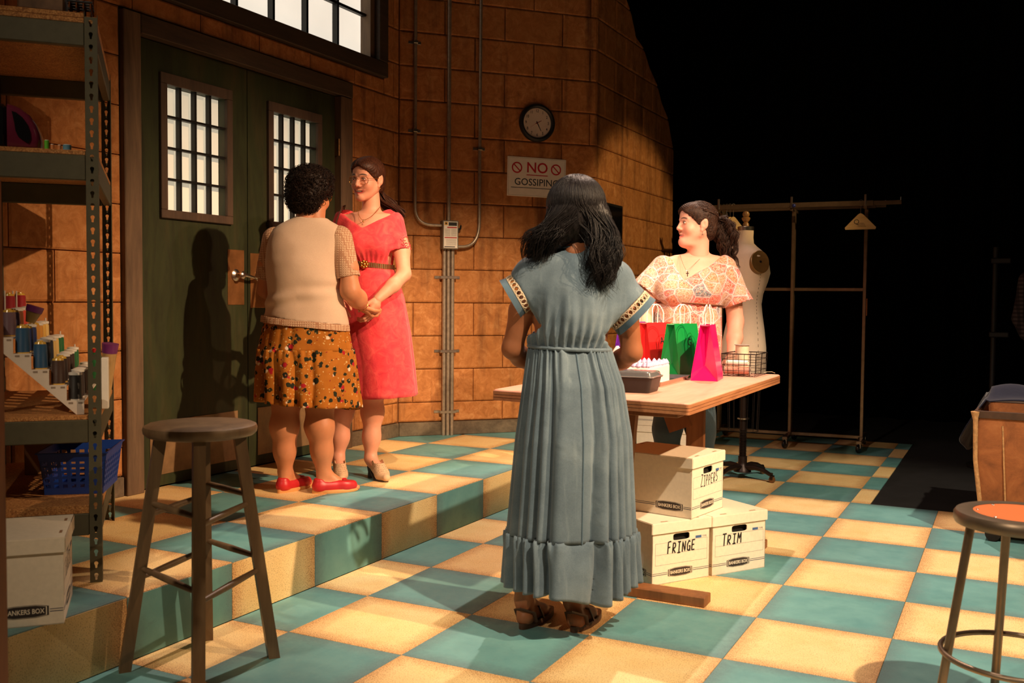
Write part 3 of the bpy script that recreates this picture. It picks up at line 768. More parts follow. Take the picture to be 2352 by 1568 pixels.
# profile in local x (along the shelf) and z, extruded over the depth with rounded edges
prof = [(0.012, 0.0), (0.112, 0.0), (0.116, 0.030), (0.112, 0.055), (0.100, 0.090), (0.080, 0.120), (0.052, 0.142), (0.032, 0.150), (0.012, 0.154)]
rings = []
for y, s in ((-0.085, 0.82), (-0.080, 0.92), (-0.068, 0.985), (-0.05, 1.0), (0.05, 1.0), (0.068, 0.985), (0.080, 0.92), (0.085, 0.82)):
    rings.append([((px-0.012)*s+0.012, y, 0.002+max(0.0, (pz-0.07)*s+0.07)) for px, pz in prof])
MB().loft(rings, capb=True, capt=True).build('shell', M_MAG, mach, True, 50)
MB().cbox(-0.115, 0.011, -0.083, 0.083, 0.002, 0.153, 0.012).build('body', M_GB, mach, True)
win = [(0.030, 0.128), (0.045, 0.124), (0.066, 0.108), (0.082, 0.086), (0.090, 0.062), (0.092, 0.040), (0.084, 0.022), (0.066, 0.032), (0.050, 0.044), (0.042, 0.062), (0.038, 0.090)]
MB().prism([(a*0.92, b) for a, b in win], -0.0905, -0.060, axis='y').build('window', M_GB, mach)
for (x, y, c, h, r, lb) in ((-0.168, 0.09, (96, 196, 44), 0.040, 0.0075, 'bright green thread reel beside the magenta machine'), (-0.150, 0.085, (224, 140, 80), 0.026, 0.006, 'tiny peach bobbin next to the green reel'),
                            (-0.128, 0.09, (226, 146, 88), 0.026, 0.006, 'tiny peach bobbin next to the blue reel'), (-0.104, 0.09, (96, 150, 176), 0.028, 0.014, 'dusty blue thread reel on the upper shelf')):
    o = thing('thread_reel', lb, 'thread reel', rk(x, y, 1.7045), 0, 'small reels on the upper shelf')
    MB().lathe([(r, 0.002), (r*0.95, h*0.5), (r, h-0.002)], 16).build('thread', plain('reel_%d_%d' % (c[0], c[1]), srgb(*c), 0.6), o, True)
    MB().lathe([(r*0.9, 0), (r*0.9, 0.002)], 16).build('reel_flange', M_CAPW, o); MB().lathe([(r*0.9, h-0.002), (r*0.8, h)], 16).build('reel_flange', M_CAPW, o)
# top shelf
o = thing('metal_tin', 'worn grey and orange tin standing on the top shelf', 'tin', rk(-0.172, 0.10, 2.1655), RK_RZ)
MB().cbox(-0.074, 0.070, -0.075, 0.075, 0.0, 0.20, 0.006).build('body', plain('worn_tin', srgb(112, 84, 62), 0.55, 0.3, vary=0.5, scale=14, bump=0.2), o)
MB().cbox(-0.076, 0.072, -0.077, 0.077, 0.20, 0.222, 0.004).build('lid', plain('rusty_lid', srgb(140, 70, 40), 0.6, 0.3, vary=0.3), o)
o = thing('wire_rack', 'dark wire rack of small pins on the top shelf corner', 'rack', rk(-0.052, 0.10, 2.1655), RK_RZ)
m = MB(); 
for i in range(4):
    for j in range(4): m.tube([(-0.038+i*0.022, -0.06+j*0.035, 0.0), (-0.034+i*0.022, -0.058+j*0.035, 0.075)], 0.003, 6)
m.build('pin', plain('copper_pin', srgb(130, 74, 40), 0.4, 0.7), o)
m = MB()
for j in range(4): m.tube([(-0.044, -0.06+j*0.035, 0.045), (0.036, -0.06+j*0.035, 0.045)], 0.004, 6)
for i in range(4): m.tube([(-0.038+i*0.022, -0.068, 0.018), (-0.038+i*0.022, 0.055, 0.018)], 0.004, 6)
m.build('frame', M_BLACK, o)

# blue laundry basket with square holes
bas = thing('plastic_basket', 'blue plastic basket with square holes on the bottom shelf', 'basket', rk(-0.085, 0.345, 0.4925), RK_RZ+R(-8))
M_BLUE = plain('blue_plastic', srgb(24, 62, 150), 0.4, vary=0.08, spec=0.6)
def lattice(P, nx, nz, fx, fz, t, m):
    """wall patch with nx by nz holes; P(u,v,d) gives a point; fx,fz: rib share"""
    for i in range(nx+1):
        u0 = i/nx-fx/2/nx if i else 0; u1 = i/nx+fx/2/nx if i < nx else 1
        q = [P(u0, 0, 0), P(u1, 0, 0), P(u1, 1, 0), P(u0, 1, 0), P(u0, 0, t), P(u1, 0, t), P(u1, 1, t), P(u0, 1, t)]
        m.add(q, [(0, 1, 2, 3), (7, 6, 5, 4), (0, 3, 7, 4), (1, 5, 6, 2), (0, 4, 5, 1), (3, 2, 6, 7)])
    for j in range(nz+1):
        v0 = j/nz-fz/2/nz if j else 0; v1 = j/nz+fz/2/nz if j < nz else 1
        q = [P(0, v0, 0.0003), P(1, v0, 0.0003), P(1, v1, 0.0003), P(0, v1, 0.0003), P(0, v0, t-0.0003), P(1, v0, t-0.0003), P(1, v1, t-0.0003), P(0, v1, t-0.0003)]
        m.add(q, [(0, 1, 2, 3), (7, 6, 5, 4), (0, 3, 7, 4), (1, 5, 6, 2), (0, 4, 5, 1), (3, 2, 6, 7)])
bw, bd, bh, fl = 0.100, 0.135, 0.155, 1.16
cor = [(-bw, -bd), (bw, -bd), (bw, bd), (-bw, bd)]
for k in range(4):
    a, b = cor[k], cor[(k+1) % 4]; nx_, ny_ = (b[1]-a[1]), -(b[0]-a[0]); L = math.hypot(nx_, ny_); nx_, ny_ = nx_/L, ny_/L
    def P(u, v, d, a=a, b=b, nx_=nx_, ny_=ny_):
        s = 1+(fl-1)*(0.02+v*0.75); x, y = a[0]+(b[0]-a[0])*u, a[1]+(b[1]-a[1])*u
        return (x*s-nx_*d, y*s-ny_*d, 0.020+v*0.105)
    m = MB(); lattice(P, 7 if k % 2 == 0 else 9, 5, 0.42, 0.42, 0.003, m); m.build('side', M_BLUE, bas)
m = MB(); m.box(-bw, bw, -bd, bd, 0.0, 0.004)
m.loft([[(x*s, y*s, z) for x, y in cor] for s, z in ((1.0, 0.0), (1.005, 0.021), (0.985, 0.021), (0.98, 0.002))]); m.build('bottom', M_BLUE, bas)
m = MB(); m.loft([[(x*s, y*s, z) for x, y in cor] for s, z in ((1.125, 0.124), (1.17, bh-0.004), (1.23, bh-0.004), (1.23, bh), (1.165, bh), (1.10, 0.124))])
m.build('rim', M_BLUE, bas)
o = MB().cbox(-0.12, 0.12, -0.10, 0.10, 0.0, 0.19, 0.002).build('carton', plain('plain_brown_card', srgb(150, 106, 66), 0.8), None, loc=rk(-0.20, 0.78, 0.4925), rz=RK_RZ); tag(o, 'plain brown carton at the back of the bottom shelf', 'box')

# ------------------------------------------------------------------ storage boxes
M_CARD = plain('white_corrugated_card', srgb(232, 218, 196), 0.75, vary=0.05, scale=60)
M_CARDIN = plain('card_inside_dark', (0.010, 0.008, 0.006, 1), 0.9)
M_LBL = plain('dark_brown_print', srgb(48, 38, 34), 0.6, vary=0.1)
M_STRIPE = plain('navy_stripe_print', srgb(70, 74, 96), 0.6)
M_BLUEP = plain('blue_print', srgb(60, 92, 140), 0.6)
STROKES = {'Z': [[(0, 1), (.8, 1), (0, 0), (.9, .05)]], 'I': [[(.1, 1), (.9, 1)], [(.5, 1), (.5, 0)], [(.1, 0), (.9, .02)]], 'P': [[(.1, 0), (.15, 1), (.7, .95), (.8, .7), (.6, .5), (.15, .48)]],
           'E': [[(.85, 1), (.1, .97), (.1, 0), (.85, 0)], [(.1, .5), (.7, .52)]], 'R': [[(.1, 0), (.15, 1), (.7, .95), (.8, .7), (.6, .5), (.15, .48), (.85, 0)]], 'S': [[(.85, .9), (.5, 1), (.15, .8), (.3, .55), (.75, .42), (.8, .15), (.45, 0), (.05, .1)]],
           'F': [[(.85, 1), (.1, .97), (.1, 0)], [(.1, .5), (.7, .55)]], 'N': [[(.1, 0), (.1, 1), (.85, 0), (.85, 1)]], 'G': [[(.85, .85), (.5, 1), (.1, .6), (.2, .1), (.6, 0), (.85, .2), (.85, .45), (.5, .45)], [(.85, .45), (.87, -.05)]],
           'T': [[(0, 1), (1, 1.02)], [(.5, 1), (.5, 0)]], 'M': [[(.05, 0), (.15, 1), (.5, .4), (.85, 1), (.95, 0)]], 'L': [[(.15, 1), (.1, 0), (.85, .03)]], 'A': [[(.0, 0), (.45, 1), (.9, 0)], [(.2, .4), (.75, .42)]], 'C': [[(.85, .85), (.5, 1), (.1, .6), (.2, .1), (.6, 0), (.85, .2)]]}
def handwriting(word, M, w, h, stroke, parent, slant=0.08, big=0):
    m = MB(); n = len(word); cw_ = w/n; r = random.Random(hash(word) % 97 if False else len(word)*31+ord(word[0]))
    for i, ch in enumerate(word):
        j = r.uniform(-0.06, 0.06)*h; sc = h*(1.15 if i < big else r.uniform(0.9, 1.05))
        for st in STROKES[ch]:
            pts = [(-w/2+i*cw_+0.10*cw_+p[0]*cw_*0.76+slant*p[1]*sc, -h/2+p[1]*sc+j+i*0.02*h) for p in st]
            pl = []
            for a, b in zip(pts, pts[1:]):
                for q in range(4): pl.append((a[0]+(b[0]-a[0])*q/4, a[1]+(b[1]-a[1])*q/4))
            pl.append(pts[-1]); L = []; Rr = []
            for k in range(len(pl)):
                a = pl[max(0, k-1)]; b = pl[min(len(pl)-1, k+1)]; dx, dy = b[0]-a[0], b[1]-a[1]; d = math.hypot(dx, dy) or 1
                L.append((pl[k][0]-dy/d*stroke/2, pl[k][1]+dx/d*stroke/2)); Rr.append((pl[k][0]+dy/d*stroke/2, pl[k][1]-dx/d*stroke/2))
            vs = [M @ Vector((x, y, 0.0006)) for x, y in L]+[M @ Vector((x, y, 0.0006)) for x, y in Rr]; K = len(pl)
            m.add(vs, [(k, k+1, K+k+1, K+k) for k in range(K-1)])
    return m.build('handwriting', M_MARK, parent)
def bankers_box(loc, rz, label, word=None, L=0.395, W=0.312, group='white storage boxes', stroke=0.006, wx=0.0):
    bx = thing('storage_box', label, 'box', loc, rz, group); H = 0.262
    b = MB()
    hx, hz, hw, hh = L/2, 0.196, 0.045, 0.015
    # walls; the two ends have an oval hand hole
    b.box(-L/2, L/2, -W/2, -W/2+0.003, 0, H-0.004); b.box(-L/2, L/2, W/2-0.003, W/2, 0, H-0.004); b.box(-L/2, L/2, -W/2, W/2, 0, 0.003)
    for s in (-1, 1):
        hole = sup(0, hz, hw, hh, 5, 24); N = 24; out = []
        for (y, z) in hole:
            dy, dz = y, z-hz; k = min((W/2)/abs(dy) if abs(dy) > 1e-6 else 9e9, ((H-0.004-hz) if dz > 0 else hz)/abs(dz) if abs(dz) > 1e-6 else 9e9); out.append((dy*k, hz+dz*k))
        for cy, cz in ((W/2, H-0.004), (-W/2, H-0.004), (-W/2, 0), (W/2, 0)):
            j = min(range(N), key=lambda i: abs(math.atan2(out[i][1]-hz, out[i][0])-math.atan2(cz-hz, cy))); out[j] = (cy, cz)
        x0, x1 = s*L/2, s*(L/2-0.004)
        vs = [(x0, y, z) for y, z in out]+[(x0, y, z) for y, z in hole]+[(x1, y, z) for y, z in hole]+[(x1, y, z) for y, z in out]
        b.add(vs, [f for i in range(N) for f in ((i, (i+1) % N, N+(i+1) % N, N+i), (N+i, N+(i+1) % N, 2*N+(i+1) % N, 2*N+i), (2*N+i, 2*N+(i+1) % N, 3*N+(i+1) % N, 3*N+i))])
    body = b.build('body', M_CARD, bx)
    MB().box(-L/2+0.02, L/2-0.02, -W/2+0.02, W/2-0.02, 0.004, 0.23).build('contents', M_CARDIN, bx)
    l = MB(); e = 0.005
    l.box(-L/2-e, L/2+e, -W/2-e, W/2+e, H, H+0.004); 
    for s in (-1, 1):
        l.box(-L/2-e, L/2+e, s*(W/2+e)-0.0025, s*(W/2+e)+0.0025, H-0.042, H+0.001); l.box(s*(L/2+e)-0.0025, s*(L/2+e)+0.0025, -W/2-e, W/2+e, H-0.042, H+0.001)
    lid = l.build('lid', M_CARD, bx)
    for y in (-W/2+0.07, W/2-0.07):
        for s in (-1, 1): MB().box(s*(L/2-0.012)-0.004, s*(L/2-0.012)+0.004, y-0.018, y+0.018, H+0.0038, H+0.0046).build('tab_slot', plain('card_slot', srgb(150, 110, 78), 0.8), lid)
    # prints on the four sides
    faces = [(frame((L/2, 0, 0), (0, 1, 0), (0, 0, 1)), W, True), (frame((-L/2, 0, 0), (0, -1, 0), (0, 0, 1)), W, True), (frame((0, -W/2, 0), (1, 0, 0), (0, 0, 1)), L, False), (frame((0, W/2, 0), (-1, 0, 0), (0, 0, 1)), L, False)]
    for fi, (Mf, wd, end) in enumerate(faces):
        if fi in (1, 3): continue
        cxp = -0.005 if end else 0.09
        def plq(s, d0, d1, mt, nm, par):
            pts = [(cxp-0.066*s, 0.045+0.014*s), (cxp-0.030, 0.045+0.0195*s), (cxp+0.030, 0.045+0.0195*s), (cxp+0.066*s, 0.045+0.014*s), (cxp+0.066*s, 0.045-0.014*s), (cxp+0.030, 0.045-0.0195*s), (cxp-0.030, 0.045-0.0195*s), (cxp-0.066*s, 0.045-0.014*s)]
            return MB().prism(pts, d0, d1, M=Mf).build(nm, mt, par)
        pl = plq(1.0, 0.0002, 0.0006, M_LBL, 'label', bx); plq(0.93, 0.0006, 0.0007, M_CARD, 'label_rim', pl); plq(0.88, 0.0007, 0.0009, M_LBL, 'label_field', pl)
        text_part('lettering', 'BANKERS BOX', 0.0205, Mf @ Matrix.Translation((cxp, 0.0445, 0.0010)), M_CARD, pl, 0.0001, bold=0.0003, sx=0.80)
        st = MB()
        for (a, b_) in ((-wd/2+0.002, cxp-0.069), (cxp+0.069, wd/2-0.002)):
            if b_ > a: st.box(a, b_, 0.0475, 0.0495, 0.0002, 0.0005, M=Mf); st.box(a, b_, 0.040, 0.0425, 0.0002, 0.0005, M=Mf)
        st.build('stripe', M_STRIPE, bx)
        if end:
            fr = MB(); a, b_, c, d = -wd/2+0.016, wd/2-0.012, 0.082, 0.176
            for r in ((a, b_, c, c+0.0008), (a, b_, d, d+0.0008), (a, b_, 0.127, 0.1278), (a, a+0.0008, c, d), (b_-0.0008, b_, c, d)): fr.box(*r, 0.0002, 0.0004, M=Mf)
            fr.build('form_lines', M_STRIPE, bx)
            MB().box(wd/2-0.078, wd/2-0.045, 0.179, 0.190, 0.0002, 0.0005, M=Mf).build('size_print', M_BLUEP, bx)
            text_part('lettering', 'TYPE', 0.011, Mf @ Matrix.Translation((wd/2-0.028, 0.184, 0.0003)), M_STRIPE, bx, 0.0001)
            if word and fi == 0: handwriting(word, Mf @ Matrix.Translation((wx, 0.150, 0)), 0.172 if len(word) > 6 else 0.158 if len(word) > 4 else 0.118, 0.046, stroke, bx, big=1)
    return bx
bankers_box((-0.079, 0.928, 0.0), R(-33.5), 'white card storage box marked FRINGE, at bottom left of the pile under the table', 'FRINGE', stroke=0.0065)
bankers_box((0.1045, 1.198, 0.0), R(-33.5), 'white card storage box marked TRIM, at bottom right of the pile under the table', 'TRIM', stroke=0.0065, wx=-0.045)
bankers_box((-0.049, 1.038, 0.2665), R(-10.1), 'white card storage box marked ZIPPERS, on top of the two others', 'ZIPPERS', stroke=0.0045, wx=0.015)
bankers_box((-1.448, -1.290, PLAT_Z), R(47), 'white card storage box marked ELASTIC on the platform edge by the shelving', 'ELASTIC', stroke=0.005)
for k in range(2):
    bankers_box((-1.00, 3.93, 0.267*k), R(6), 'plain white storage box on the floor behind the table, %s of two' % ('lower', 'upper')[k], None)

# ------------------------------------------------------------------ stools
M_STOOL = wood('grey_brown_painted_wood', srgb(84, 64, 44), srgb(122, 98, 70), 4, 'Z', 0.45, 0.08)
stl = thing('bar_stool', 'grey-brown wooden bar stool with round seat at the platform step', 'stool', (-1.016, -0.872, 0.0))
MB().lathe([(0.150, 0.758), (0.168, 0.762), (0.178, 0.772), (0.180, 0.784), (0.176, 0.794), (0.165, 0.799), (0.02, 0.801)], 56, capt=True).build('seat', M_STOOL, stl, True)
feet = [(-0.178, -0.160), (0.172, -0.190), (-0.160, 0.185), (0.160, 0.165)]
legs = []
for fx, fy in feet:
    a = Vector((fx, fy, 0.0)); b = Vector((fx*0.52, fy*0.52, 0.762)); legs.append((a, b))
    d = (b-a).normalized(); sx_ = Vector((0.6, 0.8, 0)); sx_ = (sx_-d*sx_.dot(d)).normalized(); sy_ = d.cross(sx_)
    h = 0.0185; vs = [p+sx_*i*h+sy_*j*h for p in (a, b) for (i, j) in ((-1, -1), (1, -1), (1, 1), (-1, 1))]
    for q in range(4): vs[q].z = 0.0
    MB().add(vs, [(3, 2, 1, 0), (4, 5, 6, 7), (0, 1, 5, 4), (1, 2, 6, 5), (2, 3, 7, 6), (3, 0, 4, 7)]).build('leg', M_STOOL, stl)
for (i, j, z1, z2) in ((0, 1, 0.335, 0.30), (1, 3, 0.27, 0.305), (2, 3, 0.37, 0.345), (0, 2, 0.30, 0.335), (0, 1, 0.545, 0.525), (1, 3, 0.50, 0.53), (2, 3, 0.575, 0.555), (0, 2, 0.505, 0.53)):
    a = legs[i][0].lerp(legs[i][1], z1/0.762); b = legs[j][0].lerp(legs[j][1], z2/0.762)
    MB().tube([a, a.lerp(b, 0.5), b], [0.0085, 0.0115, 0.0085], 10).build('rung', M_STOOL, stl, True)

M_TUBE = plain('warm_grey_steel_tube', srgb(124, 108, 92), 0.38, 0.75, vary=0.1)
s2 = thing('shop_stool', 'steel shop stool with orange round seat at the right edge', 'stool', (1.372, -0.098, 0.0))
MB().lathe([(0.150, 0.575), (0.176, 0.576), (0.180, 0.585), (0.180, 0.602), (0.174, 0.611), (0.145, 0.614), (0.128, 0.612)], 64, capt=False, capb=False).build('seat_rim', M_TUBE, s2, True)
st = MB().lathe([(0.130, 0.606), (0.130, 0.611), (0.01, 0.6115)], 56).build('seat', plain('orange_hardboard', srgb(206, 104, 50), 0.5, vary=0.06, scale=90), s2, True)
for k in range(7):
    a = 2*math.pi*k/7+0.5; MB().sphere((0.116*math.cos(a), 0.116*math.sin(a), 0.6115), 0.005, 10, 6, sc=(1, 1, 0.4)).build('rivet', M_STEEL, st, True)
for k in range(4):
    a = R(196)+k*math.pi/2; c, s = math.cos(a), math.sin(a)
    MB().tube([(0.135*c, 0.135*s, 0.58), (0.215*c, 0.215*s, 0.012)], 0.0125, 14).build('leg', M_TUBE, s2, True); MB().lathe([(0.015, 0.0), (0.015, 0.02)], 12, c=(0.216*c, 0.216*s, 0)).build('foot_cap', M_BLACK, s2, True)
ring = [(0.205*math.cos(2*math.pi*k/48), 0.205*math.sin(2*math.pi*k/48), 0.195) for k in range(48)]
MB().tube(ring, 0.0085, 10, closed=True).build('foot_ring', M_TUBE, s2, True)
# ------------------------------------------------------------------ cutting table and what stands on it
TZ = 0.83
M_TOP = wood('pale_worn_plywood', srgb(202, 140, 116), srgb(226, 170, 146), 4, 'Y', 0.55, 0.06)
M_PLY = wood('plywood_edge', srgb(140, 84, 50), srgb(190, 128, 82), 5, 'Y', 0.7, 0.1)
M_LEG = wood('brown_table_timber', srgb(112, 66, 34), srgb(158, 102, 58), 4, 'Z', 0.6, 0.08)
tab = thing('work_table', 'plywood work table on wooden trestles in the middle of the floor', 'table', (-0.15, 1.1, 0.0))
off = Vector((-0.15, 1.1, 0))
def L_(x, y): return (x-off.x, y-off.y)
cor = [(-0.615, 0.385), (0.275, 0.275), (0.262, 1.935), (-0.66, 1.97)]
def rounded(poly, r, n=5):
    out = []
    N = len(poly)
    for i in range(N):
        p0, p, p1 = Vector(poly[i-1]), Vector(poly[i]), Vector(poly[(i+1) % N])
        a = p+(p0-p).normalized()*r; b = p+(p1-p).normalized()*r
        for k in range(n+1): t = k/n; q = a*(1-t)**2+p*2*t*(1-t)+b*t*t; out.append((q.x, q.y))
    return out
tp = [L_(*c) for c in cor]
zz = [0.768, 0.783, 0.787, 0.800, 0.804, 0.824, 0.830]
for (z0, z1, sh) in ((0.786, 0.7975, 0.0), (0.7975, 0.7995, 0.006), (0.7995, 0.810, 0.0), (0.810, 0.812, 0.006), (0.812, 0.824, 0.0)):
    cx, cy = sum(p[0] for p in tp)/4, sum(p[1] for p in tp)/4
    sc = 1-sh*1.6; P = rounded([(cx+(p[0]-cx)*sc, cy+(p[1]-cy)*sc) for p in tp], 0.018)
    MB().prism(P, z0, z1).build('ply_layer', M_PLY if sh == 0 else plain('dark_ply_gap', srgb(60, 34, 18), 0.9), tab)
P = rounded(tp, 0.030); cx, cy = sum(p[0] for p in tp)/4, sum(p[1] for p in tp)/4
P2 = [(cx+(p[0]-cx)*0.992, cy+(p[1]-cy)*0.994) for p in P]
m = MB(); m.prism(P, 0.824, 0.8265); m.add([(*p, 0.8265) for p in P]+[(*p, 0.830) for p in P2], [tuple(range(len(P), 2*len(P)))]+[(i, (i+1) % len(P), len(P)+(i+1) % len(P), len(P)+i) for i in range(len(P))])
m.build('table_top', M_TOP, tab)
for (y0, x1, xu) in ((0.503, 0.281, -0.085), (1.500, 0.286, -0.10)):
    MB().cbox(-0.43-off.x, x1-off.x, y0-off.y, y0+0.089-off.y, 0.0, 0.040, 0.003).build('foot', M_LEG, tab)
    MB().cbox(-0.50-off.x, 0.16-off.x, y0-off.y, y0+0.089-off.y, 0.745, 0.7855, 0.003).build('top_rail', M_LEG, tab)
    for s in (-1, 1):
        a = Vector((xu-off.x+s*0.020, y0+0.045-off.y, 0.041)); b = Vector((xu-off.x+s*0.13 if y0 > 1 else xu-off.x+0.045+s*0.12, y0+0.045-off.y, 0.744))
        if s > 0: continue
        if y0 < 1: a = Vector((-0.135-off.x, y0+0.045-off.y, 0.041)); b = Vector((-0.070-off.x, y0+0.045-off.y, 0.744))
        if y0 > 1: a = Vector((-0.072-off.x, y0+0.045-off.y, 0.041)); b = Vector((-0.072-off.x, y0+0.045-off.y, 0.744))
        d = (b-a).normalized(); ex = Vector((0, 1, 0)); ey = d.cross(ex).normalized()
        vs = [p+ex*i*0.019+ey*j*0.044 for p in (a, b) for (i, j) in ((-1, -1), (1, -1), (1, 1), (-1, 1))]
        for q in vs[:4]: q.z = 0.041
        for q in vs[4:]: q.z = 0.744
        MB().add(vs, [(3, 2, 1, 0), (4, 5, 6, 7), (0, 1, 5, 4), (1, 2, 6, 5), (2, 3, 7, 6), (3, 0, 4, 7)]).build('leg', M_LEG, tab)
# diagonal brace and upright of the near trestle, stretcher between the trestles
def plank(a, b, hw, ht, ex, nm):
    a, b = Vector(a)-off, Vector(b)-off; d = (b-a).normalized(); ex = Vector(ex); ex = (ex-d*ex.dot(d)).normalized(); ey = d.cross(ex)
    vs = [p+ex*i*hw+ey*j*ht for p in (a, b) for (i, j) in ((-1, -1), (1, -1), (1, 1), (-1, 1))]
    MB().add(vs, [(3, 2, 1, 0), (4, 5, 6, 7), (0, 1, 5, 4), (1, 2, 6, 5), (2, 3, 7, 6), (3, 0, 4, 7)]).build(nm, M_LEG, tab)
plank((0.005, 1.215, 0.56), (-0.155, 1.215, 0.782), 0.055, 0.019, (1, 0, 1), 'brace') if False else None
plank((-0.105, 1.40, 0.58), (-0.185, 1.40, 0.782), 0.058, 0.012, (1, 0, 0), 'brace')
plank((-0.10, 0.60, 0.60), (-0.10, 1.49, 0.60), 0.044, 0.019, (0, 0, 1), 'stretcher') if False else None

# paper gift bags
def gift_bag(x, y, rz, col, label, h=0.266, w=0.128, l=0.205, lean=0.0, initial=None):
    b = thing('gift_bag', label, 'gift bag', (x, y, TZ+0.0005), rz, 'paper gift bags')
    t = NT('bag_paper_'+label.split()[0]); v = t.coord(); f = t.noise(v, 14, 4); t.bump(t.noise(v, 22, 3, 0.5, 0.4), 0.18, 0.006)
    t.set(t.ramp(f, [(0.3, tuple(c*0.92 for c in col[:3])+(1,)), (0.7, col)]), 0.28, Specular_IOR_Level=0.6); mt = t.m
    # x: across the gusset, y: along the face; the bag narrows across the gusset towards the top
    wt = 0.046; lt = l*0.97; g = 0.036; m = MB(); hx, hy = w/2, l/2
    B = [(-hx, -hy, 0), (hx, -hy, 0), (hx, hy, 0), (-hx, hy, 0)]
    Tp = [(-wt/2, -lt/2, h), (wt/2, -lt/2, h), (wt/2, lt/2, h), (-wt/2, lt/2, h)]
    for s in (-1, 1):   # broad faces
        a = [(s*hx, -hy, 0), (s*hx, hy, 0), (s*wt/2*1.12, lt/2, h*0.62), (s*wt/2, lt/2, h), (s*wt/2, -lt/2, h), (s*wt/2*1.12, -lt/2, h*0.62)]
        MB().add([(s*hx, -hy, 0.0), (s*hx, hy, 0.0), (s*(hx*0.96), hy, h*0.12), (s*(hx*0.96), -hy, h*0.12), (s*wt/2, lt/2, h), (s*wt/2, -lt/2, h)], [(0, 1, 2, 3), (3, 2, 4, 5)]).build('face_panel', mt, b)
    for s in (-1, 1):   # gusset folds: centre crease pushed in
        y0, y1 = s*hy, s*lt/2; ci = s*(hy-0.026); ct = s*(lt/2-g)
        MB().add([(-hx, y0, 0), (hx, y0, 0), (0, ci, h*0.28), (-hx*0.96, y0, h*0.12), (hx*0.96, y0, h*0.12), (0, ct, h), (-wt/2, y1, h), (wt/2, y1, h)],
                 [(0, 1, 2), (0, 2, 3), (1, 4, 2), (3, 2, 5, 6), (2, 4, 7, 5)]).build('gusset', mt, b)
    MB().add(B, [(3, 2, 1, 0)]).build('base', mt, b)
    # white inside rim and twisted paper handles
    MB().add([(-wt/2+0.001, -lt/2+0.001, h-0.004), (wt/2-0.001, -lt/2+0.001, h-0.004), (wt/2-0.001, lt/2-0.001, h-0.004), (-wt/2+0.001, lt/2-0.001, h-0.004)], [(0, 1, 2, 3)]).build('tissue', M_WHITE, b)
    for s in (-1, 1):
        pts = [(s*(wt/2-0.004), -0.042, h-0.04), (s*(wt/2-0.004), -0.044, h)]
        for k in range(9):
            a = math.pi*k/8; pts.append((s*(wt/2-0.004-0.012*math.sin(a)), -0.044*math.cos(a)*(1.05), h+0.045+0.05*math.sin(a)))
        pts += [(s*(wt/2-0.004), 0.044, h), (s*(wt/2-0.004), 0.042, h-0.04)]
        MB().tube(pts, 0.0028, 8).build('handle', M_WHITE, b, True)
    if initial:
        text_part('initial', initial, 0.05, frame((wt/2+(hx*0.96-wt/2)*0.40+0.002, 0.01, h*0.65), (0, 1, 0), (-(hx*0.96-wt/2)/(h*0.88), 0, 1)), M_MARK, b, 0.0002)
    return b
gift_bag(0.020, 1.408, R(8), srgb(222, 12, 108), 'hot pink paper gift bag, nearest the wire basket on the table')
gift_bag(-0.140, 1.505, R(-17), srgb(20, 142, 66), 'green paper gift bag between the red and pink bags', initial='G')
gift_bag(-0.318, 1.615, R(-19), srgb(226, 42, 44), 'red paper gift bag behind the frosted cake', initial='A')
gift_bag(-0.470, 1.690, R(-10), srgb(88, 30, 140), 'purple paper gift bag at the left end of the row')

# baking tray, cake, food container
M_ALU = plain('brushed_aluminium', srgb(196, 188, 180), 0.3, 1.0, vary=0.12)
tray = thing('baking_tray', 'shallow aluminium tray under the white cake', 'tray', (-0.205, 1.10, TZ), R(2))
m = MB(); r = [(-0.17, -0.24), (0.17, -0.24), (0.17, 0.24), (-0.17, 0.24)]
m.loft([[(x*s, y*s, z) for x, y in r] for s, z in ((0.93, 0.0005), (0.99, 0.020), (1.02, 0.020), (1.02, 0.0215), (0.985, 0.0215), (0.925, 0.003))], capb=True, capt=True); m.build('pan', M_ALU, tray)
tray.location.x = -0.215; tray.location.y = 1.12
cake = thing('frosted_cake', 'white frosted cake with lilac piped border on the tray', 'cake', (-0.225, 1.05, TZ+0.0035), R(2))
M_CREAM = plain('white_frosting', srgb(246, 238, 220), 0.5, vary=0.03, scale=30, bump=0.15, Subsurface_Weight=0.0)
M_LILAC = plain('lilac_frosting', srgb(196, 178, 214), 0.5, vary=0.08, scale=40)
m = MB(); cr = rounded([(-0.125, -0.16), (0.125, -0.16), (0.125, 0.17), (-0.125, 0.17)], 0.02)
m.loft([[(x*s, y*s, z) for x, y in cr] for s, z in ((1.0, 0.0), (1.0, 0.068), (0.99, 0.076), (0.96, 0.080))], capb=True, capt=True); m.build('sponge', M_CREAM, cake, True)
m = MB()
pip = []
for k in range(12): pip += [(-0.112, -0.145+k*0.027), (0.112, -0.145+k*0.027)]
for k in range(9): pip += [(-0.098+k*0.0245, 0.153), (-0.098+k*0.0245, -0.148)]
for (x, y) in pip:
    m.lathe([(0.012, 0.078), (0.0145, 0.084), (0.011, 0.092), (0.007, 0.098), (0.0005, 0.104)], 8, c=(x+rnd.uniform(-.002, .002), y+rnd.uniform(-.002, .002), 0))
m.build('piping', M_LILAC, cake, True)
m = MB(); m.lathe([(0.030, 0.080), (0.030, 0.120), (0.020, 0.145), (0.006, 0.165)], 14, c=(-0.075, -0.02, 0)); m.build('cream_peak', M_CREAM, cake, True)
box = thing('food_container', 'black takeout container with clear lid at the near edge of the table', 'container', (-0.085, 0.632, TZ+0.0005), R(3))
r = rounded([(-0.112, -0.085), (0.112, -0.085), (0.112, 0.085), (-0.112, 0.085)], 0.02, 4)
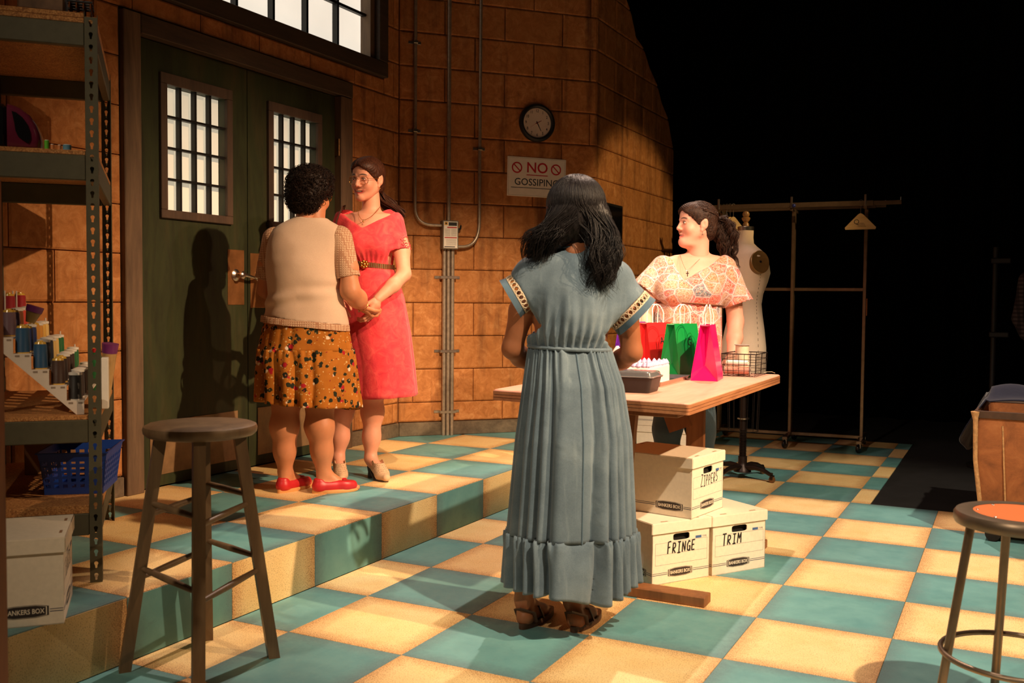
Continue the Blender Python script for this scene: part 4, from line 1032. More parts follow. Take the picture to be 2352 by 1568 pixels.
m = MB(); m.loft([[(x*s, y*s, z) for x, y in r] for s, z in ((0.86, 0.0), (0.88, 0.003), (0.99, 0.060), (1.04, 0.061), (1.04, 0.064), (0.97, 0.064), (0.86, 0.006))], capb=True, capt=True); m.build('tub', M_BLACK, box, True, 30)
t = NT('clear_plastic'); t.set((0.75, 0.75, 0.77, 1), 0.08, Transmission_Weight=0.85, IOR=1.3); M_CLEAR = t.m
m = MB(); m.loft([[(x*s, y*s, z) for x, y in r] for s, z in ((1.055, 0.0645), (1.06, 0.067), (0.98, 0.069), (0.93, 0.084), (0.90, 0.086))], capt=True); m.build('lid', M_CLEAR, box, True, 30)

# wire basket with ribbon spools
wb = thing('wire_basket', 'dark wire basket at the far corner of the table', 'basket', (0.108, 1.793, TZ+0.002), R(0))
wx, wy, wh = 0.082, 0.125, 0.112
M_WIRE = plain('dark_wire', srgb(40, 32, 30), 0.4, 0.6)
m = MB(); n = 9
for s in (-1, 1):
    for k in range(n+1):
        y = -wy+2*wy*k/n; m.tube([(s*wx*1.06, y*1.04, wh), (s*wx, y, 0.0)], 0.0013, 6)
    for k in range(7):
        x = -wx+2*wx*k/6; m.tube([(x*1.06, s*wy*1.04, wh), (x, s*wy, 0.0)], 0.0013, 6)
m.build('upright_wire', M_WIRE, wb, True)
m = MB()
for k in range(5):
    z = wh*k/4; s = 1+0.05*k/4; m.tube([(-wx*s, -wy*s, z), (wx*s, -wy*s, z), (wx*s, wy*s, z), (-wx*s, wy*s, z)], 0.0013 if k < 4 else 0.0024, 6, closed=True)
m.build('hoop_wire', M_WIRE, wb, True)
m = MB()
for k in range(8): x = -wx+2*wx*k/7; m.tube([(x, -wy, 0), (x, wy, 0)], 0.0012, 6)
m.build('floor_wire', M_WIRE, wb)
M_RIB = plain('ivory_satin_ribbon', srgb(226, 206, 176), 0.25, vary=0.12, scale=60, spec=0.7)
def rspool(x, y, z, r, h, lb, mt=None, lie=None):
    o = thing('ribbon_spool', lb, 'ribbon spool', (x, y, z), 0, 'ribbon spools in the wire basket')
    Mx = Matrix.Rotation(R(90), 4, 'Y') @ Matrix.Translation((-r, 0, -h/2)) if lie else Matrix.Identity(4)
    if lie: Mx = Matrix.Rotation(lie, 4, 'Z') @ Mx
    MB().lathe([(r*0.86, 0.003), (r*0.85, h*0.5), (r*0.86, h-0.003)], 24, M=Mx).build('ribbon', mt or M_RIB, o, True)
    MB().lathe([(r, 0.0), (r, 0.003)], 24, M=Mx).build('flange', plain('grey_flange', srgb(160, 148, 140), 0.4), o); MB().lathe([(r, h-0.003), (r, h), (r*0.35, h), (r*0.35, h-0.002)], 24, M=Mx).build('flange', plain('grey_flange', srgb(160, 148, 140), 0.4), o)
rspool(0.092, 1.80, TZ+0.0065, 0.040, 0.150, 'tall ivory ribbon spool standing in the wire basket')
rspool(0.090, 1.716, TZ+0.0065, 0.022, 0.13, 'rose ribbon roll lying in the front of the basket', plain('rose_ribbon', srgb(214, 150, 132), 0.4), R(2))
o = thing('lace_roll', 'white lace roll stacked on the rose ribbon roll', 'lace', (0.090, 1.716, TZ+0.0525), 0)
Mx = Matrix.Rotation(R(90), 4, 'Y') @ Matrix.Translation((-0.014, 0, -0.055)); MB().lathe([(0.013, 0), (0.014, 0.055), (0.013, 0.11)], 16, M=Mx).build('lace', M_WHITE, o, True)
MB().lathe([(0.004, -0.004), (0.004, 0.114)], 10, M=Mx).build('core', M_CARD, o, True)
o = MB().tube([(0, 0, 0), (0.012, 0.02, 0.003), (0.030, 0.05, 0.002), (0.045, 0.055, -0.004)], 0.0035, 8, flat=0.3).build('loose_ribbon', M_RIB, None, True, loc=(0.192, 1.86, TZ+0.012)); tag(o, 'loose end of pale ribbon sticking out of the basket', 'ribbon')

# ------------------------------------------------------------------ dress form
M_LINEN = fabric('beige_linen_cover', srgb(240, 214, 188), 0.06, 500, 0.85, 0.05, 4)
M_IRON = plain('dark_cast_iron', srgb(44, 32, 28), 0.4, 0.6)
df = thing('dress_form', 'beige linen dress form on a cast iron stand behind the table', 'dress form', (-0.29, 3.415, 0.0), R(-42))
# local +y is the front of the torso; rings (z, half width, half depth, centre y)
FR = [(0.665, 0.160, 0.118, -0.01), (0.70, 0.172, 0.128, -0.012), (0.78, 0.176, 0.132, -0.014), (0.90, 0.172, 0.128, -0.010), (1.02, 0.152, 0.112, -0.004), (1.12, 0.132, 0.096, 0.0), (1.19, 0.122, 0.088, 0.002), (1.26, 0.128, 0.094, 0.006), (1.34, 0.144, 0.118, 0.010),
      (1.40, 0.158, 0.128, 0.008), (1.46, 0.168, 0.126, 0.002), (1.51, 0.168, 0.112, -0.006), (1.545, 0.156, 0.088, -0.016), (1.575, 0.110, 0.070, -0.020), (1.60, 0.072, 0.058, -0.020), (1.64, 0.056, 0.053, -0.014), (1.69, 0.052, 0.050, -0.008)]
rings = []
for (z, a, b, cy) in FR:
    rg = []
    for k in range(56):
        t = 2*math.pi*k/56; c, s = math.cos(t), math.sin(t); e = 2.3
        x = a*math.copysign(abs(c)**(2/e), c); y = cy+b*math.copysign(abs(s)**(2/e), s)
        bust = math.exp(-((z-1.40)/0.065)**2)*sum(math.exp(-((x-q)/0.05)**2) for q in (-0.075, 0.075))*0.018
        if s > 0: y += bust*s
        rg.append((x, y, z))
    rings.append(rg)
torso = MB().loft(rings, capb=True, capt=True).build('torso', M_LINEN, df, True, 60)
for s in (-1, 1):
    Ma = Matrix.Translation((s*0.152, -0.006, 1.468)) @ Matrix.Rotation(R(-s*5), 4, 'Z') @ Matrix.Rotation(R(s*90-s*12), 4, 'Y')
    pl = MB().lathe([(0.068, -0.02), (0.068, 0.020), (0.064, 0.024), (0.004, 0.024)], 36, M=Ma, sx=1.15).build('arm_plate', plain('bronze_fabric_disc', srgb(134, 100, 54), 0.4, 0.45), df, True)
    MB().lathe([(0.008, 0.024), (0.006, 0.029), (0.001, 0.030)], 14, M=Ma).build('bolt', M_IRON, pl, True)
MB().lathe([(0.054, 1.688), (0.055, 1.712), (0.050, 1.716), (0.004, 1.716)], 36, c=(0, -0.008, 0)).build('neck_cap', M_STEEL, df, True)
MB().lathe([(0.022, 1.716), (0.020, 1.735), (0.013, 1.745), (0.020, 1.752), (0.028, 1.765), (0.028, 1.775), (0.017, 1.781), (0.022, 1.788), (0.024, 1.800), (0.018, 1.814), (0.004, 1.82)], 24, c=(0, -0.008, 0)).build('finial', wood('turned_wood_knob', srgb(132, 92, 50), srgb(170, 124, 72), 6, 'Z', 0.35), df, True)
# stitched side seams
for s in (-1, 1):
    m = MB()
    for (z0, a0, b0, c0), (z1, a1, b1, c1) in zip(FR[1:9], FR[2:10]):
        for q in range(3):
            t0, t1 = q/3+0.05, q/3+0.2
            f = lambda t: (s*(a0+(a1-a0)*t+0.0005), c0+(c1-c0)*t, z0+(z1-z0)*t)
            m.tube([f(t0), f(t1)], 0.0014, 6)
    m.build('seam', plain('brown_stitch', srgb(96, 66, 44), 0.8), df)
MB().lathe([(0.022, 0.30), (0.022, 0.67)], 16).build('sleeve_tube', M_IRON, df, True); MB().lathe([(0.040, 0.405), (0.040, 0.414)], 20).build('collar', M_STEEL, df, True)
MB().lathe([(0.020, 0.29), (0.020, 0.40)], 16).build('shaft', plain('bronze_shaft', srgb(110, 82, 54), 0.35, 0.8), df, True)
pr = []
for k in range(18): pr += [(0.021, 0.145+k*0.0105), (0.0275, 0.150+k*0.0105), (0.021, 0.154+k*0.0105)]
MB().lathe(pr, 18).build('screw_thread', M_IRON, df, True)
MB().lathe([(0.060, 0.045), (0.055, 0.065), (0.038, 0.085), (0.030, 0.11), (0.030, 0.15), (0.022, 0.152)], 20).build('hub', M_IRON, df, True)
m = MB()
for k in range(14):
    a = 2*math.pi*k/14; m.tube([(0.13*math.cos(a), 0.10*math.sin(a), 0.67), (0.115*math.cos(a), 0.092*math.sin(a), 0.33)], 0.0016, 6)
m.tube([(0.115*math.cos(2*math.pi*k/32), 0.092*math.sin(2*math.pi*k/32), 0.33) for k in range(32)], 0.002, 6, closed=True); m.build('skirt_cage', M_WIRE, df)
for k in range(4):
    a = R(20)+k*math.pi/2; c, s = math.cos(a), math.sin(a)
    MB().tube([(0.03*c, 0.03*s, 0.075), (0.10*c, 0.10*s, 0.085), (0.17*c, 0.17*s, 0.075), (0.22*c, 0.22*s, 0.055), (0.235*c, 0.235*s, 0.053)], [0.022, 0.018, 0.015, 0.013, 0.016], 12).build('leg', M_IRON, df, True)
    w = MB(); Mw = Matrix.Translation((0.238*c, 0.238*s, 0.022)) @ Matrix.Rotation(a, 4, 'Z') @ Matrix.Rotation(R(90), 4, 'X')
    w.lathe([(0.010, -0.010), (0.021, -0.008), (0.022, 0.0), (0.021, 0.008), (0.010, 0.010)], 20, M=Mw); w.build('caster', plain('amber_caster', srgb(120, 78, 44), 0.4), df, True)
    MB().box(0.228, 0.248, -0.013, 0.013, 0.022, 0.05, M=Matrix.Rotation(a, 4, 'Z')).build('fork', M_IRON, df)

# ------------------------------------------------------------------ rolling garment rack
M_CHROME = plain('dull_chrome', srgb(140, 116, 94), 0.25, 0.7, vary=0.15)
GA, GB = Vector((-0.93, 5.17, 0)), Vector((0.245, 5.24, 0)); GD = (GB-GA).normalized(); GN = Vector((-GD.y, GD.x, 0))
GRZ = math.atan2(GD.y, GD.x)
gr = thing('garment_rack', 'chrome rolling garment rack in front of the black curtain', 'garment rack', (GB.x, GB.y, 0), GRZ)
GL = (GB-GA).length
for x in (0.0, -0.575, -GL):
    for y in (-0.028, 0.028):
        MB().cbox(x-0.0125, x+0.0125, y-0.0125, y+0.0125, 0.10, 1.985, 0.002).build('upright', M_CHROME, gr)
    MB().cbox(x-0.020, x+0.020, -0.30, 0.30, 0.075, 0.10, 0.002).build('base_rail', M_CHROME, gr)
    for y in (-0.28, 0.28):
        w = MB(); w.lathe([(0.014, -0.014), (0.034, -0.012), (0.038, -0.004), (0.038, 0.004), (0.034, 0.012), (0.014, 0.014)], 22, M=Matrix.Translation((x, y, 0.038)) @ Matrix.Rotation(R(70), 4, 'Z') @ Matrix.Rotation(R(90), 4, 'X')); w.build('caster', M_GB, gr, True)
        MB().cbox(x-0.016, x+0.016, y-0.010, y+0.010, 0.040, 0.078, 0.002).build('fork', M_STEEL, gr)
MB().cbox(-GL, 0.0, -0.020, 0.020, 0.082, 0.108, 0.002).build('base_rail', M_CHROME, gr)
MB().cbox(-GL, 0.0, -0.012, 0.012, 1.300, 1.326, 0.002).build('cross_bar', M_CHROME, gr)
for y, x1, z in ((-0.16, 0.27, 1.985), (0.16, 0.14, 1.992)):
    MB().cbox(-GL-0.10, 0.06, y-0.010, y+0.010, z, z+0.040, 0.002).build('hang_rail', M_CHROME, gr); MB().cbox(0.061, x1, y-0.008, y+0.008, z+0.004, z+0.036, 0.002).build('rail_extension', M_CHROME, gr)
    MB().tube([(x1-0.006, y, z+0.036), (x1-0.006, y, z+0.062)], 0.004, 8).build('end_pin', M_STEEL, gr)
for x in (0.0, -0.575, -GL):
    MB().cbox(x-0.012, x+0.012, -0.17, 0.17, 1.960, 1.984, 0.002).build('rail_bracket', M_CHROME, gr); MB().cbox(x-0.008, x+0.008, -0.175, -0.160, 1.985, 2.075, 0.002).build('rail_stop', M_STEEL, gr)
MB().sphere((-0.555, -0.185, 2.0), 0.016, 12, 8).build('blue_knob', plain('blue_knob', srgb(40, 50, 130), 0.3), gr, True)
MB().cbox(0.014, 0.022, -0.02, 0.02, 1.10, 1.24, 0.001).build('tape_mark', plain('orange_tape', srgb(196, 108, 50), 0.6), gr)
M_HANG = wood('raw_plywood_hanger', srgb(196, 158, 104), srgb(226, 192, 140), 5, 'X', 0.6, 0.05)
def hanger(x, rzz, label, s=1.0, txt=None, y=-0.16, ztop=1.985, tilt=0.0):
    p = Vector((GB.x, GB.y, 0))+GD*x+GN*y
    o = thing('coat_hanger', label, 'hanger', (p.x, p.y, ztop-0.190), GRZ+rzz, 'hangers on the garment rack')
    pts = [(-0.115*s, 0.0), (0.115*s, 0.0), (0.120*s, 0.016), (0.022*s, 0.118), (0.008*s, 0.128), (-0.008*s, 0.128), (-0.022*s, 0.118), (-0.120*s, 0.016)]
    Mt = Matrix.Rotation(tilt, 4, 'Y'); pl = MB().prism(pts, -0.004, 0.004, axis='y', M=Mt).build('panel', M_HANG, o)
    hk = [(0, 0, 0.120), (0, 0, 0.175)]+[(0.018*math.sin(a)-0.0, 0, 0.190+0.018-0.018*math.cos(a)) if False else (0.016*math.cos(a)-0.0, 0, 0.222+0.016*math.sin(a)) for a in [R(-60)+R(240)*k/10 for k in range(11)]]
    MB().tube(hk, 0.0018, 6).build('hook', M_STEEL, o, True)
    if txt:
        text_part('print', txt, 0.055, frame((-0.03, -0.0043, 0.060), (1, 0, 0), (0, 0, 1)), M_LBL, pl, 0.0001)
        for q in range(4): MB().box(-0.02, 0.045-q*0.006, -0.0046, -0.0041, 0.022+q*0.009, 0.0245+q*0.009).build('print_line', M_LBL, pl)
    return o
hanger(-0.035, R(-4), 'single plywood hanger printed with a Q at the right end', 1.0, 'Q')
for q in range(5):
    hanger(-1.165+q*0.028, R(62-q*5), 'plain plywood hanger %s from the left in the bunch' % ['first', 'second', 'third', 'fourth', 'last'][q], 0.95)

# ------------------------------------------------------------------ canvas laundry cart
hm = thing('laundry_cart', 'brown canvas laundry cart with wooden rim beside the stage floor', 'cart', (1.56, 2.62, 0.0), R(-3))
t = NT('brown_canvas'); v = t.coord(); f = t.noise(v, 7, 6, 0.7, 0.5); w = t.noise(v, 400, 2)
t.bump(t.math('ADD', f, t.math('MULTIPLY', w, 0.1)), 0.3, 0.008); t.set(t.ramp(f, [(0.25, srgb(104, 58, 26)), (0.55, srgb(152, 90, 46)), (0.8, srgb(176, 114, 66))]), 0.85); M_CANV = t.m
hx, hy = 0.36, 0.44
def rr(s, bul=0.0):
    return [(x*s*(1+bul), y*s*(1+bul)) for x, y in rounded([(-hx, -hy), (hx, -hy), (hx, hy), (-hx, hy)], 0.035, 5)]
m = MB(); m.loft([[(x, y, z) for x, y in rr(s)] for s, z in ((0.90, 0.115), (0.94, 0.22), (0.985, 0.38), (1.0, 0.52), (0.995, 0.655), (0.975, 0.655), (0.97, 0.50), (0.88, 0.13))], capb=True, capt=True)
m.build('canvas_body', M_CANV, hm, True, 50)
m = MB(); m.loft([[(x, y, z) for x, y in rr(s)] for s, z in ((0.985, 0.632), (1.015, 0.634), (1.018, 0.668), (0.98, 0.670), (0.965, 0.640))] , capb=False); m.build('rim', plain('dark_leather_rim', srgb(70, 46, 30), 0.6, vary=0.3, bump=0.3), hm, True, 50)
for s in (-1, 1):
    for q in (-1, 1):
        M_ROPE = plain('frayed_canvas', srgb(186, 140, 92), 0.9, vary=0.3, scale=60, bump=0.5)
        MB().tube([(s*hx*0.89, q*hy*0.89, 0.12), (s*hx*0.985, q*hy*0.985, 0.42), (s*hx*0.995, q*hy*0.995, 0.62), (s*hx*1.0, q*hy*1.0, 0.665)], [0.012, 0.011, 0.012, 0.022], 10).build('corner_binding', M_ROPE, hm, True)
MB().tube([(-0.235, -hy*0.995-0.002, 0.60), (-0.225, -hy*1.0-0.003, 0.42), (-0.215, -hy*0.95-0.003, 0.22)], 0.004, 8).build('seam', plain('frayed_canvas', srgb(186, 140, 92), 0.9), hm, True)
for q, (tx, dx) in enumerate((('FROM', 0.03), ('NEW YORK CITY', 0.05), ('GARMENT CO', 0.06))): pass
MB().cbox(-hx*0.92, hx*0.92, -hy*0.92, hy*0.92, 0.080, 0.112, 0.003).build('base_board', wood('dark_base_wood', srgb(54, 36, 24), srgb(82, 56, 36), 4, 'X'), hm)
for s in (-1, 1):
    for q in (-1, 1):
        MB().lathe([(0.012, -0.014), (0.036, -0.012), (0.038, 0.0), (0.036, 0.012), (0.012, 0.014)], 20, M=Matrix.Translation((s*0.27, q*0.36, 0.038)) @ Matrix.Rotation(R(90), 4, 'X')).build('caster', M_IRON, hm, True); MB().box(s*0.27-0.016, s*0.27+0.016, q*0.36-0.016, q*0.36+0.016, 0.055, 0.080).build('fork', M_IRON, hm)
# navy cloth bundled over the rim
M_NAVY = fabric('navy_cloth', srgb(24, 27, 46), 0.2, 600, 0.9, 0.4, 7)
m = MB(); nu, nv = 36, 30; vs = []
cl = Vector((1.20, 2.72))
rr2 = random.Random(5)
for i in range(nu+1):
    u = i/nu
    for j in range(nv+1):
        v = j/nv
        # runs from a slumped heap inside the cart, over the left rim, down its outside
        y = 2.36+0.50*v+0.03*math.sin(6*u+3*v)
        if u < 0.55:
            k = u/0.55; x = 1.66-0.44*k; z = 0.60+0.115*math.sin(math.pi*k*0.80)*(0.45+0.55*math.sin(math.pi*v))+0.060*k
        else:
            k = (u-0.55)/0.45; x = 1.22-0.075*math.sin(math.pi*min(1, k*0.9)*0.5)-0.01*k; z = 0.715-0.045*0-0.30*k*(0.55+0.45*math.sin(math.pi*v*0.9+0.2))-0.01
            x -= 0.03*k*math.sin(5*v+1)
        fold = 0.014*math.sin(14*v+4*u)+0.009*math.sin(9*u+7*v)
        vs.append((x-1.4+fold*(0.6 if u > .55 else 0.2), y-2.6, z+fold*(1.0 if u < .55 else 0.3)))
m.add(vs, [(i*(nv+1)+j, (i+1)*(nv+1)+j, (i+1)*(nv+1)+j+1, i*(nv+1)+j+1) for i in range(nu) for j in range(nv)])
o = m.build('draped_cloth', M_NAVY, None, True, 180, loc=(1.4, 2.6, 0.012)); sd = o.modifiers.new('thick', 'SOLIDIFY'); sd.thickness = 0.006; tag(o, 'navy cloth hanging over the rim of the canvas cart', 'cloth')

# dim light stand in the wings
M_DIM = plain('matt_black_steel', (0.007, 0.006, 0.006, 1), 0.6, 0.3)
ls = thing('light_stand', 'dark steel pipe stand with clamps in the wings behind the cart', 'stand', (1.21, 4.77, 0.0))
MB().lathe([(0.16, 0.0), (0.16, 0.02), (0.03, 0.035)], 28).build('base', M_DIM, ls, True); MB().tube([(0, 0, 0.03), (0, 0, 1.62)], 0.019, 12).build('pole', M_DIM, ls, True)
for z in (1.52, 0.98): MB().cbox(-0.03, 0.10, -0.03, 0.03, z-0.02, z+0.02, 0.006).build('clamp', M_DIM, ls)

# near wooden upright at the left edge with a clamp lamp
wp = thing('wooden_upright', 'brown timber upright with dark bolts at the left edge', 'post', (-0.851, -1.719, 0.0), R(27))
MB().cbox(-0.075, 0.017, -0.03, 0.03, 0.0, 1.49, 0.003).build('post', wood('red_brown_timber', srgb(112, 62, 34), srgb(158, 98, 56), 5, 'Z', 0.6, 0.15), wp)
for z in (0.12, 0.34, 0.54, 0.74, 0.94):
    MB().cbox(0.004, 0.021, -0.034, -0.022, z-0.014, z+0.014, 0.002).build('bolt', M_BLACK, wp)
lp = thing('clamp_lamp', 'black cone lamp shade on the timber upright at left edge', 'lamp', (-0.775, -1.768, 1.088), R(27))
Ml = Matrix.Rotation(R(-24), 4, 'Y') @ Matrix.Rotation(R(14), 4, 'X')
MB().lathe([(0.028, -0.075), (0.040, -0.05), (0.072, 0.0), (0.070, 0.0), (0.038, -0.048), (0.0, -0.06)], 32, M=Matrix.Translation((-0.045, -0.03, 0.155)) @ Ml, capb=True, capt=False).build('shade', plain('dark_green_enamel', srgb(26, 30, 24), 0.25, 0.2), lp, True)
MB().lathe([(0.0705, -0.001), (0.0735, -0.001), (0.0735, 0.0025), (0.0705, 0.0025)], 32, M=Matrix.Translation((-0.045, -0.03, 0.155)) @ Ml, capb=False, capt=False).build('shade_rim', plain('tan_rim', srgb(176, 150, 116), 0.3, 0.5), lp, True)
MB().tube([(-0.06, -0.02, 0.09), (-0.065, 0.0, 0.05), (-0.06, 0.035, 0.0)], 0.008, 10).build('arm', M_BLACK, lp, True)
# ------------------------------------------------------------------ figures: smooth implicit surfaces turned into meshes
def _v(p): return np.array(p, dtype=np.float32)
class Cone:
    """capsule from a to b with radii ra, rb"""
    def __init__(s, a, b, ra, rb=None): s.a, s.b, s.ra, s.rb = _v(a), _v(b), ra, ra if rb is None else rb
    def bb(s): r = max(s.ra, s.rb); return np.minimum(s.a, s.b)-r, np.maximum(s.a, s.b)+r
    def f(s, x, y, z):
        d = s.b-s.a; L = float(d@d)+1e-12
        px, py, pz = x-s.a[0], y-s.a[1], z-s.a[2]
        t = np.clip((px*d[0]+py*d[1]+pz*d[2])/L, 0, 1)
        return np.sqrt((px-t*d[0])**2+(py-t*d[1])**2+(pz-t*d[2])**2)-(s.ra+(s.rb-s.ra)*t)
class Ell:
    def __init__(s, c, r, rot=None): s.c, s.r = _v(c), _v(r); s.rot = None if rot is None else np.array(rot, dtype=np.float32)
    def bb(s): m = s.r if s.rot is None else np.full(3, s.r.max()); return s.c-m, s.c+m
    def f(s, x, y, z):
        px, py, pz = x-s.c[0], y-s.c[1], z-s.c[2]
        if s.rot is not None:
            q = s.rot; px, py, pz = q[0, 0]*px+q[1, 0]*py+q[2, 0]*pz, q[0, 1]*px+q[1, 1]*py+q[2, 1]*pz, q[0, 2]*px+q[1, 2]*py+q[2, 2]*pz
        k0 = np.sqrt((px/s.r[0])**2+(py/s.r[1])**2+(pz/s.r[2])**2); k1 = np.sqrt((px/s.r[0]**2)**2+(py/s.r[1]**2)**2+(pz/s.r[2]**2)**2)+1e-9
        return k0*(k0-1)/k1
class ZLoft:
    """stack of ellipses (z, cx, cy, a, b)"""
    def __init__(s, rows, e=2.0):
        rows = sorted(rows); r = np.array(rows, dtype=float); z = r[:, 0]
        zz = np.linspace(z[0], z[-1], 160); s.z = zz.astype(np.float32); s.e = e
        # smooth the polyline a little
        cols = []
        for k in range(1, 5):
            v = np.interp(zz, z, r[:, k]); w = np.pad(v, 6, mode='edge'); cols.append(np.convolve(w, np.ones(13)/13, 'valid').astype(np.float32))
        s.cx, s.cy, s.A, s.B = cols; s.rows = r
    def bb(s): return _v((min(s.cx-s.A), min(s.cy-s.B), s.z[0])), _v((max(s.cx+s.A), max(s.cy+s.B), s.z[-1]))
    def f(s, x, y, z):
        zc = np.clip(z, s.z[0], s.z[-1]); I = lambda t: np.interp(zc.ravel(), s.z, t).reshape(zc.shape).astype(np.float32)
        a, b, cx, cy = I(s.A), I(s.B), I(s.cx), I(s.cy)
        u, v = np.abs((x-cx)/a), np.abs((y-cy)/b)
        rr = (u**s.e+v**s.e)**(1/s.e); d = (rr-1)*np.minimum(a, b)
        return np.maximum(d, np.maximum(s.z[0]-z, z-s.z[-1]))
class Fn:
    def __init__(s, fn, lo, hi): s.fn, s.lo, s.hi = fn, _v(lo), _v(hi)
    def bb(s): return s.lo, s.hi
    def f(s, x, y, z): return s.fn(x, y, z)
class Field:
    def __init__(s, lo, hi, vox):
        s.lo, s.h = np.array(lo, float), vox; s.n = [int(math.ceil((b-a)/vox))+1 for a, b in zip(lo, hi)]
        s.ax = [(s.lo[i]+np.arange(s.n[i])*vox).astype(np.float32) for i in range(3)]
        s.F = np.full(s.n, 0.25, np.float32)
    def _sl(s, lo, hi, m):
        out = []
        for i in range(3):
            a = int(max(0, math.floor((lo[i]-m-s.lo[i])/s.h))); b = int(min(s.n[i], math.ceil((hi[i]+m-s.lo[i])/s.h)+1))
            if b <= a: return None
            out.append(slice(a, b))
        return tuple(out)
    def _xyz(s, sl): return s.ax[0][sl[0]][:, None, None], s.ax[1][sl[1]][None, :, None], s.ax[2][sl[2]][None, None, :]
    def add(s, p, k=0.02):
        lo, hi = p.bb(); sl = s._sl(lo, hi, max(0.05, 2.2*k))
        if sl is None: return s
        d = p.f(*s._xyz(sl)); a = s.F[sl]
        if k > 0: h = np.clip(0.5+0.5*(a-d)/k, 0, 1); s.F[sl] = a*(1-h)+d*h-k*h*(1-h)
        else: s.F[sl] = np.minimum(a, d)
        return s
    def cut(s, p, k=0.006):
        lo, hi = p.bb(); sl = s._sl(lo, hi, max(0.02, 2*k))
        if sl is None: return s
        d = -p.f(*s._xyz(sl)); a = s.F[sl]; h = np.clip(0.5-0.5*(a-d)/k, 0, 1); s.F[sl] = a*(1-h)+d*h+k*h*(1-h)
        return s
    def net(s):
        F = s.F; F[0], F[-1] = 0.2, 0.2; F[:, 0], F[:, -1] = 0.2, 0.2; F[:, :, 0], F[:, :, -1] = 0.2, 0.2
        neg = F < 0; n = np.array(F.shape)-1
        c = np.zeros(n, np.int8)
        for i in (0, 1):
            for j in (0, 1):
                for k in (0, 1): c += neg[i:i+n[0], j:j+n[1], k:k+n[2]]
        act = (c > 0) & (c < 8); idx = np.full(n, -1, np.int32); I = np.argwhere(act); idx[act] = np.arange(len(I))
        P = np.zeros((len(I), 3)); W = np.zeros(len(I))
        cs = [(i, j, k) for i in (0, 1) for j in (0, 1) for k in (0, 1)]
        val = {q: F[I[:, 0]+q[0], I[:, 1]+q[1], I[:, 2]+q[2]] for q in cs}
        for a in cs:
            for ax in range(3):
                if a[ax] == 0:
                    b = list(a); b[ax] = 1; b = tuple(b); fa, fb = val[a], val[b]; m = (fa < 0) != (fb < 0)
                    t = np.where(m, fa/(np.where(np.abs(fa-fb) < 1e-9, 1, fa-fb)), 0); q = np.tile(np.array(a, float), (len(I), 1)); q[:, ax] = t
                    P += q*m[:, None]; W += m
        V = s.lo+(I+P/W[:, None])*s.h
        Q = []
        for ax in range(3):
            u, v = (ax+1) % 3, (ax+2) % 3
            A = [slice(None)]*3; B = [slice(None)]*3; A[ax] = slice(0, -1); B[ax] = slice(1, None)
            sg = neg[tuple(A)] != neg[tuple(B)]; E = np.argwhere(sg); E = E[(E[:, u] > 0) & (E[:, v] > 0) & (E[:, u] < n[u]) & (E[:, v] < n[v])]
            def at(du, dv):
                e = E.copy(); e[:, u] -= du; e[:, v] -= dv; return idx[e[:, 0], e[:, 1], e[:, 2]]
            q = np.stack([at(1, 1), at(0, 1), at(0, 0), at(1, 0)], 1); fl = ~neg[E[:, 0], E[:, 1], E[:, 2]]
            q[fl] = q[fl][:, ::-1]; Q.append(q[(q >= 0).all(1)])
        return V, np.concatenate(Q)
def smooth_net(V, Q, it=1, lam=0.5):
    for _ in range(it):
        S = np.zeros_like(V); C = np.zeros(len(V))
        for a, b in ((0, 1), (1, 2), (2, 3), (3, 0)):
            np.add.at(S, Q[:, a], V[Q[:, b]]); np.add.at(S, Q[:, b], V[Q[:, a]]); np.add.at(C, Q[:, a], 1); np.add.at(C, Q[:, b], 1)
        V = V+(S/np.maximum(C, 1)[:, None]-V)*lam
    return V
def net_normals(V, Q):
    fn = np.cross(V[Q[:, 2]]-V[Q[:, 0]], V[Q[:, 3]]-V[Q[:, 1]]); N = np.zeros_like(V)
    for k in range(4): np.add.at(N, Q[:, k], fn)
    return N/(np.linalg.norm(N, axis=1)[:, None]+1e-12)
def np_mesh(name, V, Q, mat, parent=None, tint=None, smooth=True):
    me = bpy.data.meshes.new(name); V = np.asarray(V, np.float32); Q = np.asarray(Q, np.int32); k = Q.shape[1]
    me.vertices.add(len(V)); me.vertices.foreach_set('co', V.ravel())
    me.loops.add(Q.size); me.loops.foreach_set('vertex_index', Q.ravel())
    me.polygons.add(len(Q)); me.polygons.foreach_set('loop_start', np.arange(0, Q.size, k, dtype=np.int32)); me.polygons.foreach_set('loop_total', np.full(len(Q), k, np.int32))
    me.polygons.foreach_set('use_smooth', np.full(len(Q), smooth)); me.materials.append(mat); me.update(calc_edges=True); me.validate()
    if tint is not None:
        at = me.attributes.new('tint', 'FLOAT_COLOR', 'POINT'); at.data.foreach_set('color', np.asarray(tint, np.float32).ravel())
    o = bpy.data.objects.new(name, me); link(o)
    if parent is not None: o.parent = parent
    return o
def join_nets(parts):
    V, Q, C = [], [], []; n = 0
    for p in parts:
        V.append(p[0]); Q.append(p[1]+n); C.append(p[2] if len(p) > 2 and p[2] is not None else np.zeros((len(p[0]), 4))); n += len(p[0])
    return np.concatenate(V), np.concatenate(Q), np.concatenate(C)
def xf(M, V): A = np.array(M); return V@A[:3, :3].T+A[:3, 3]
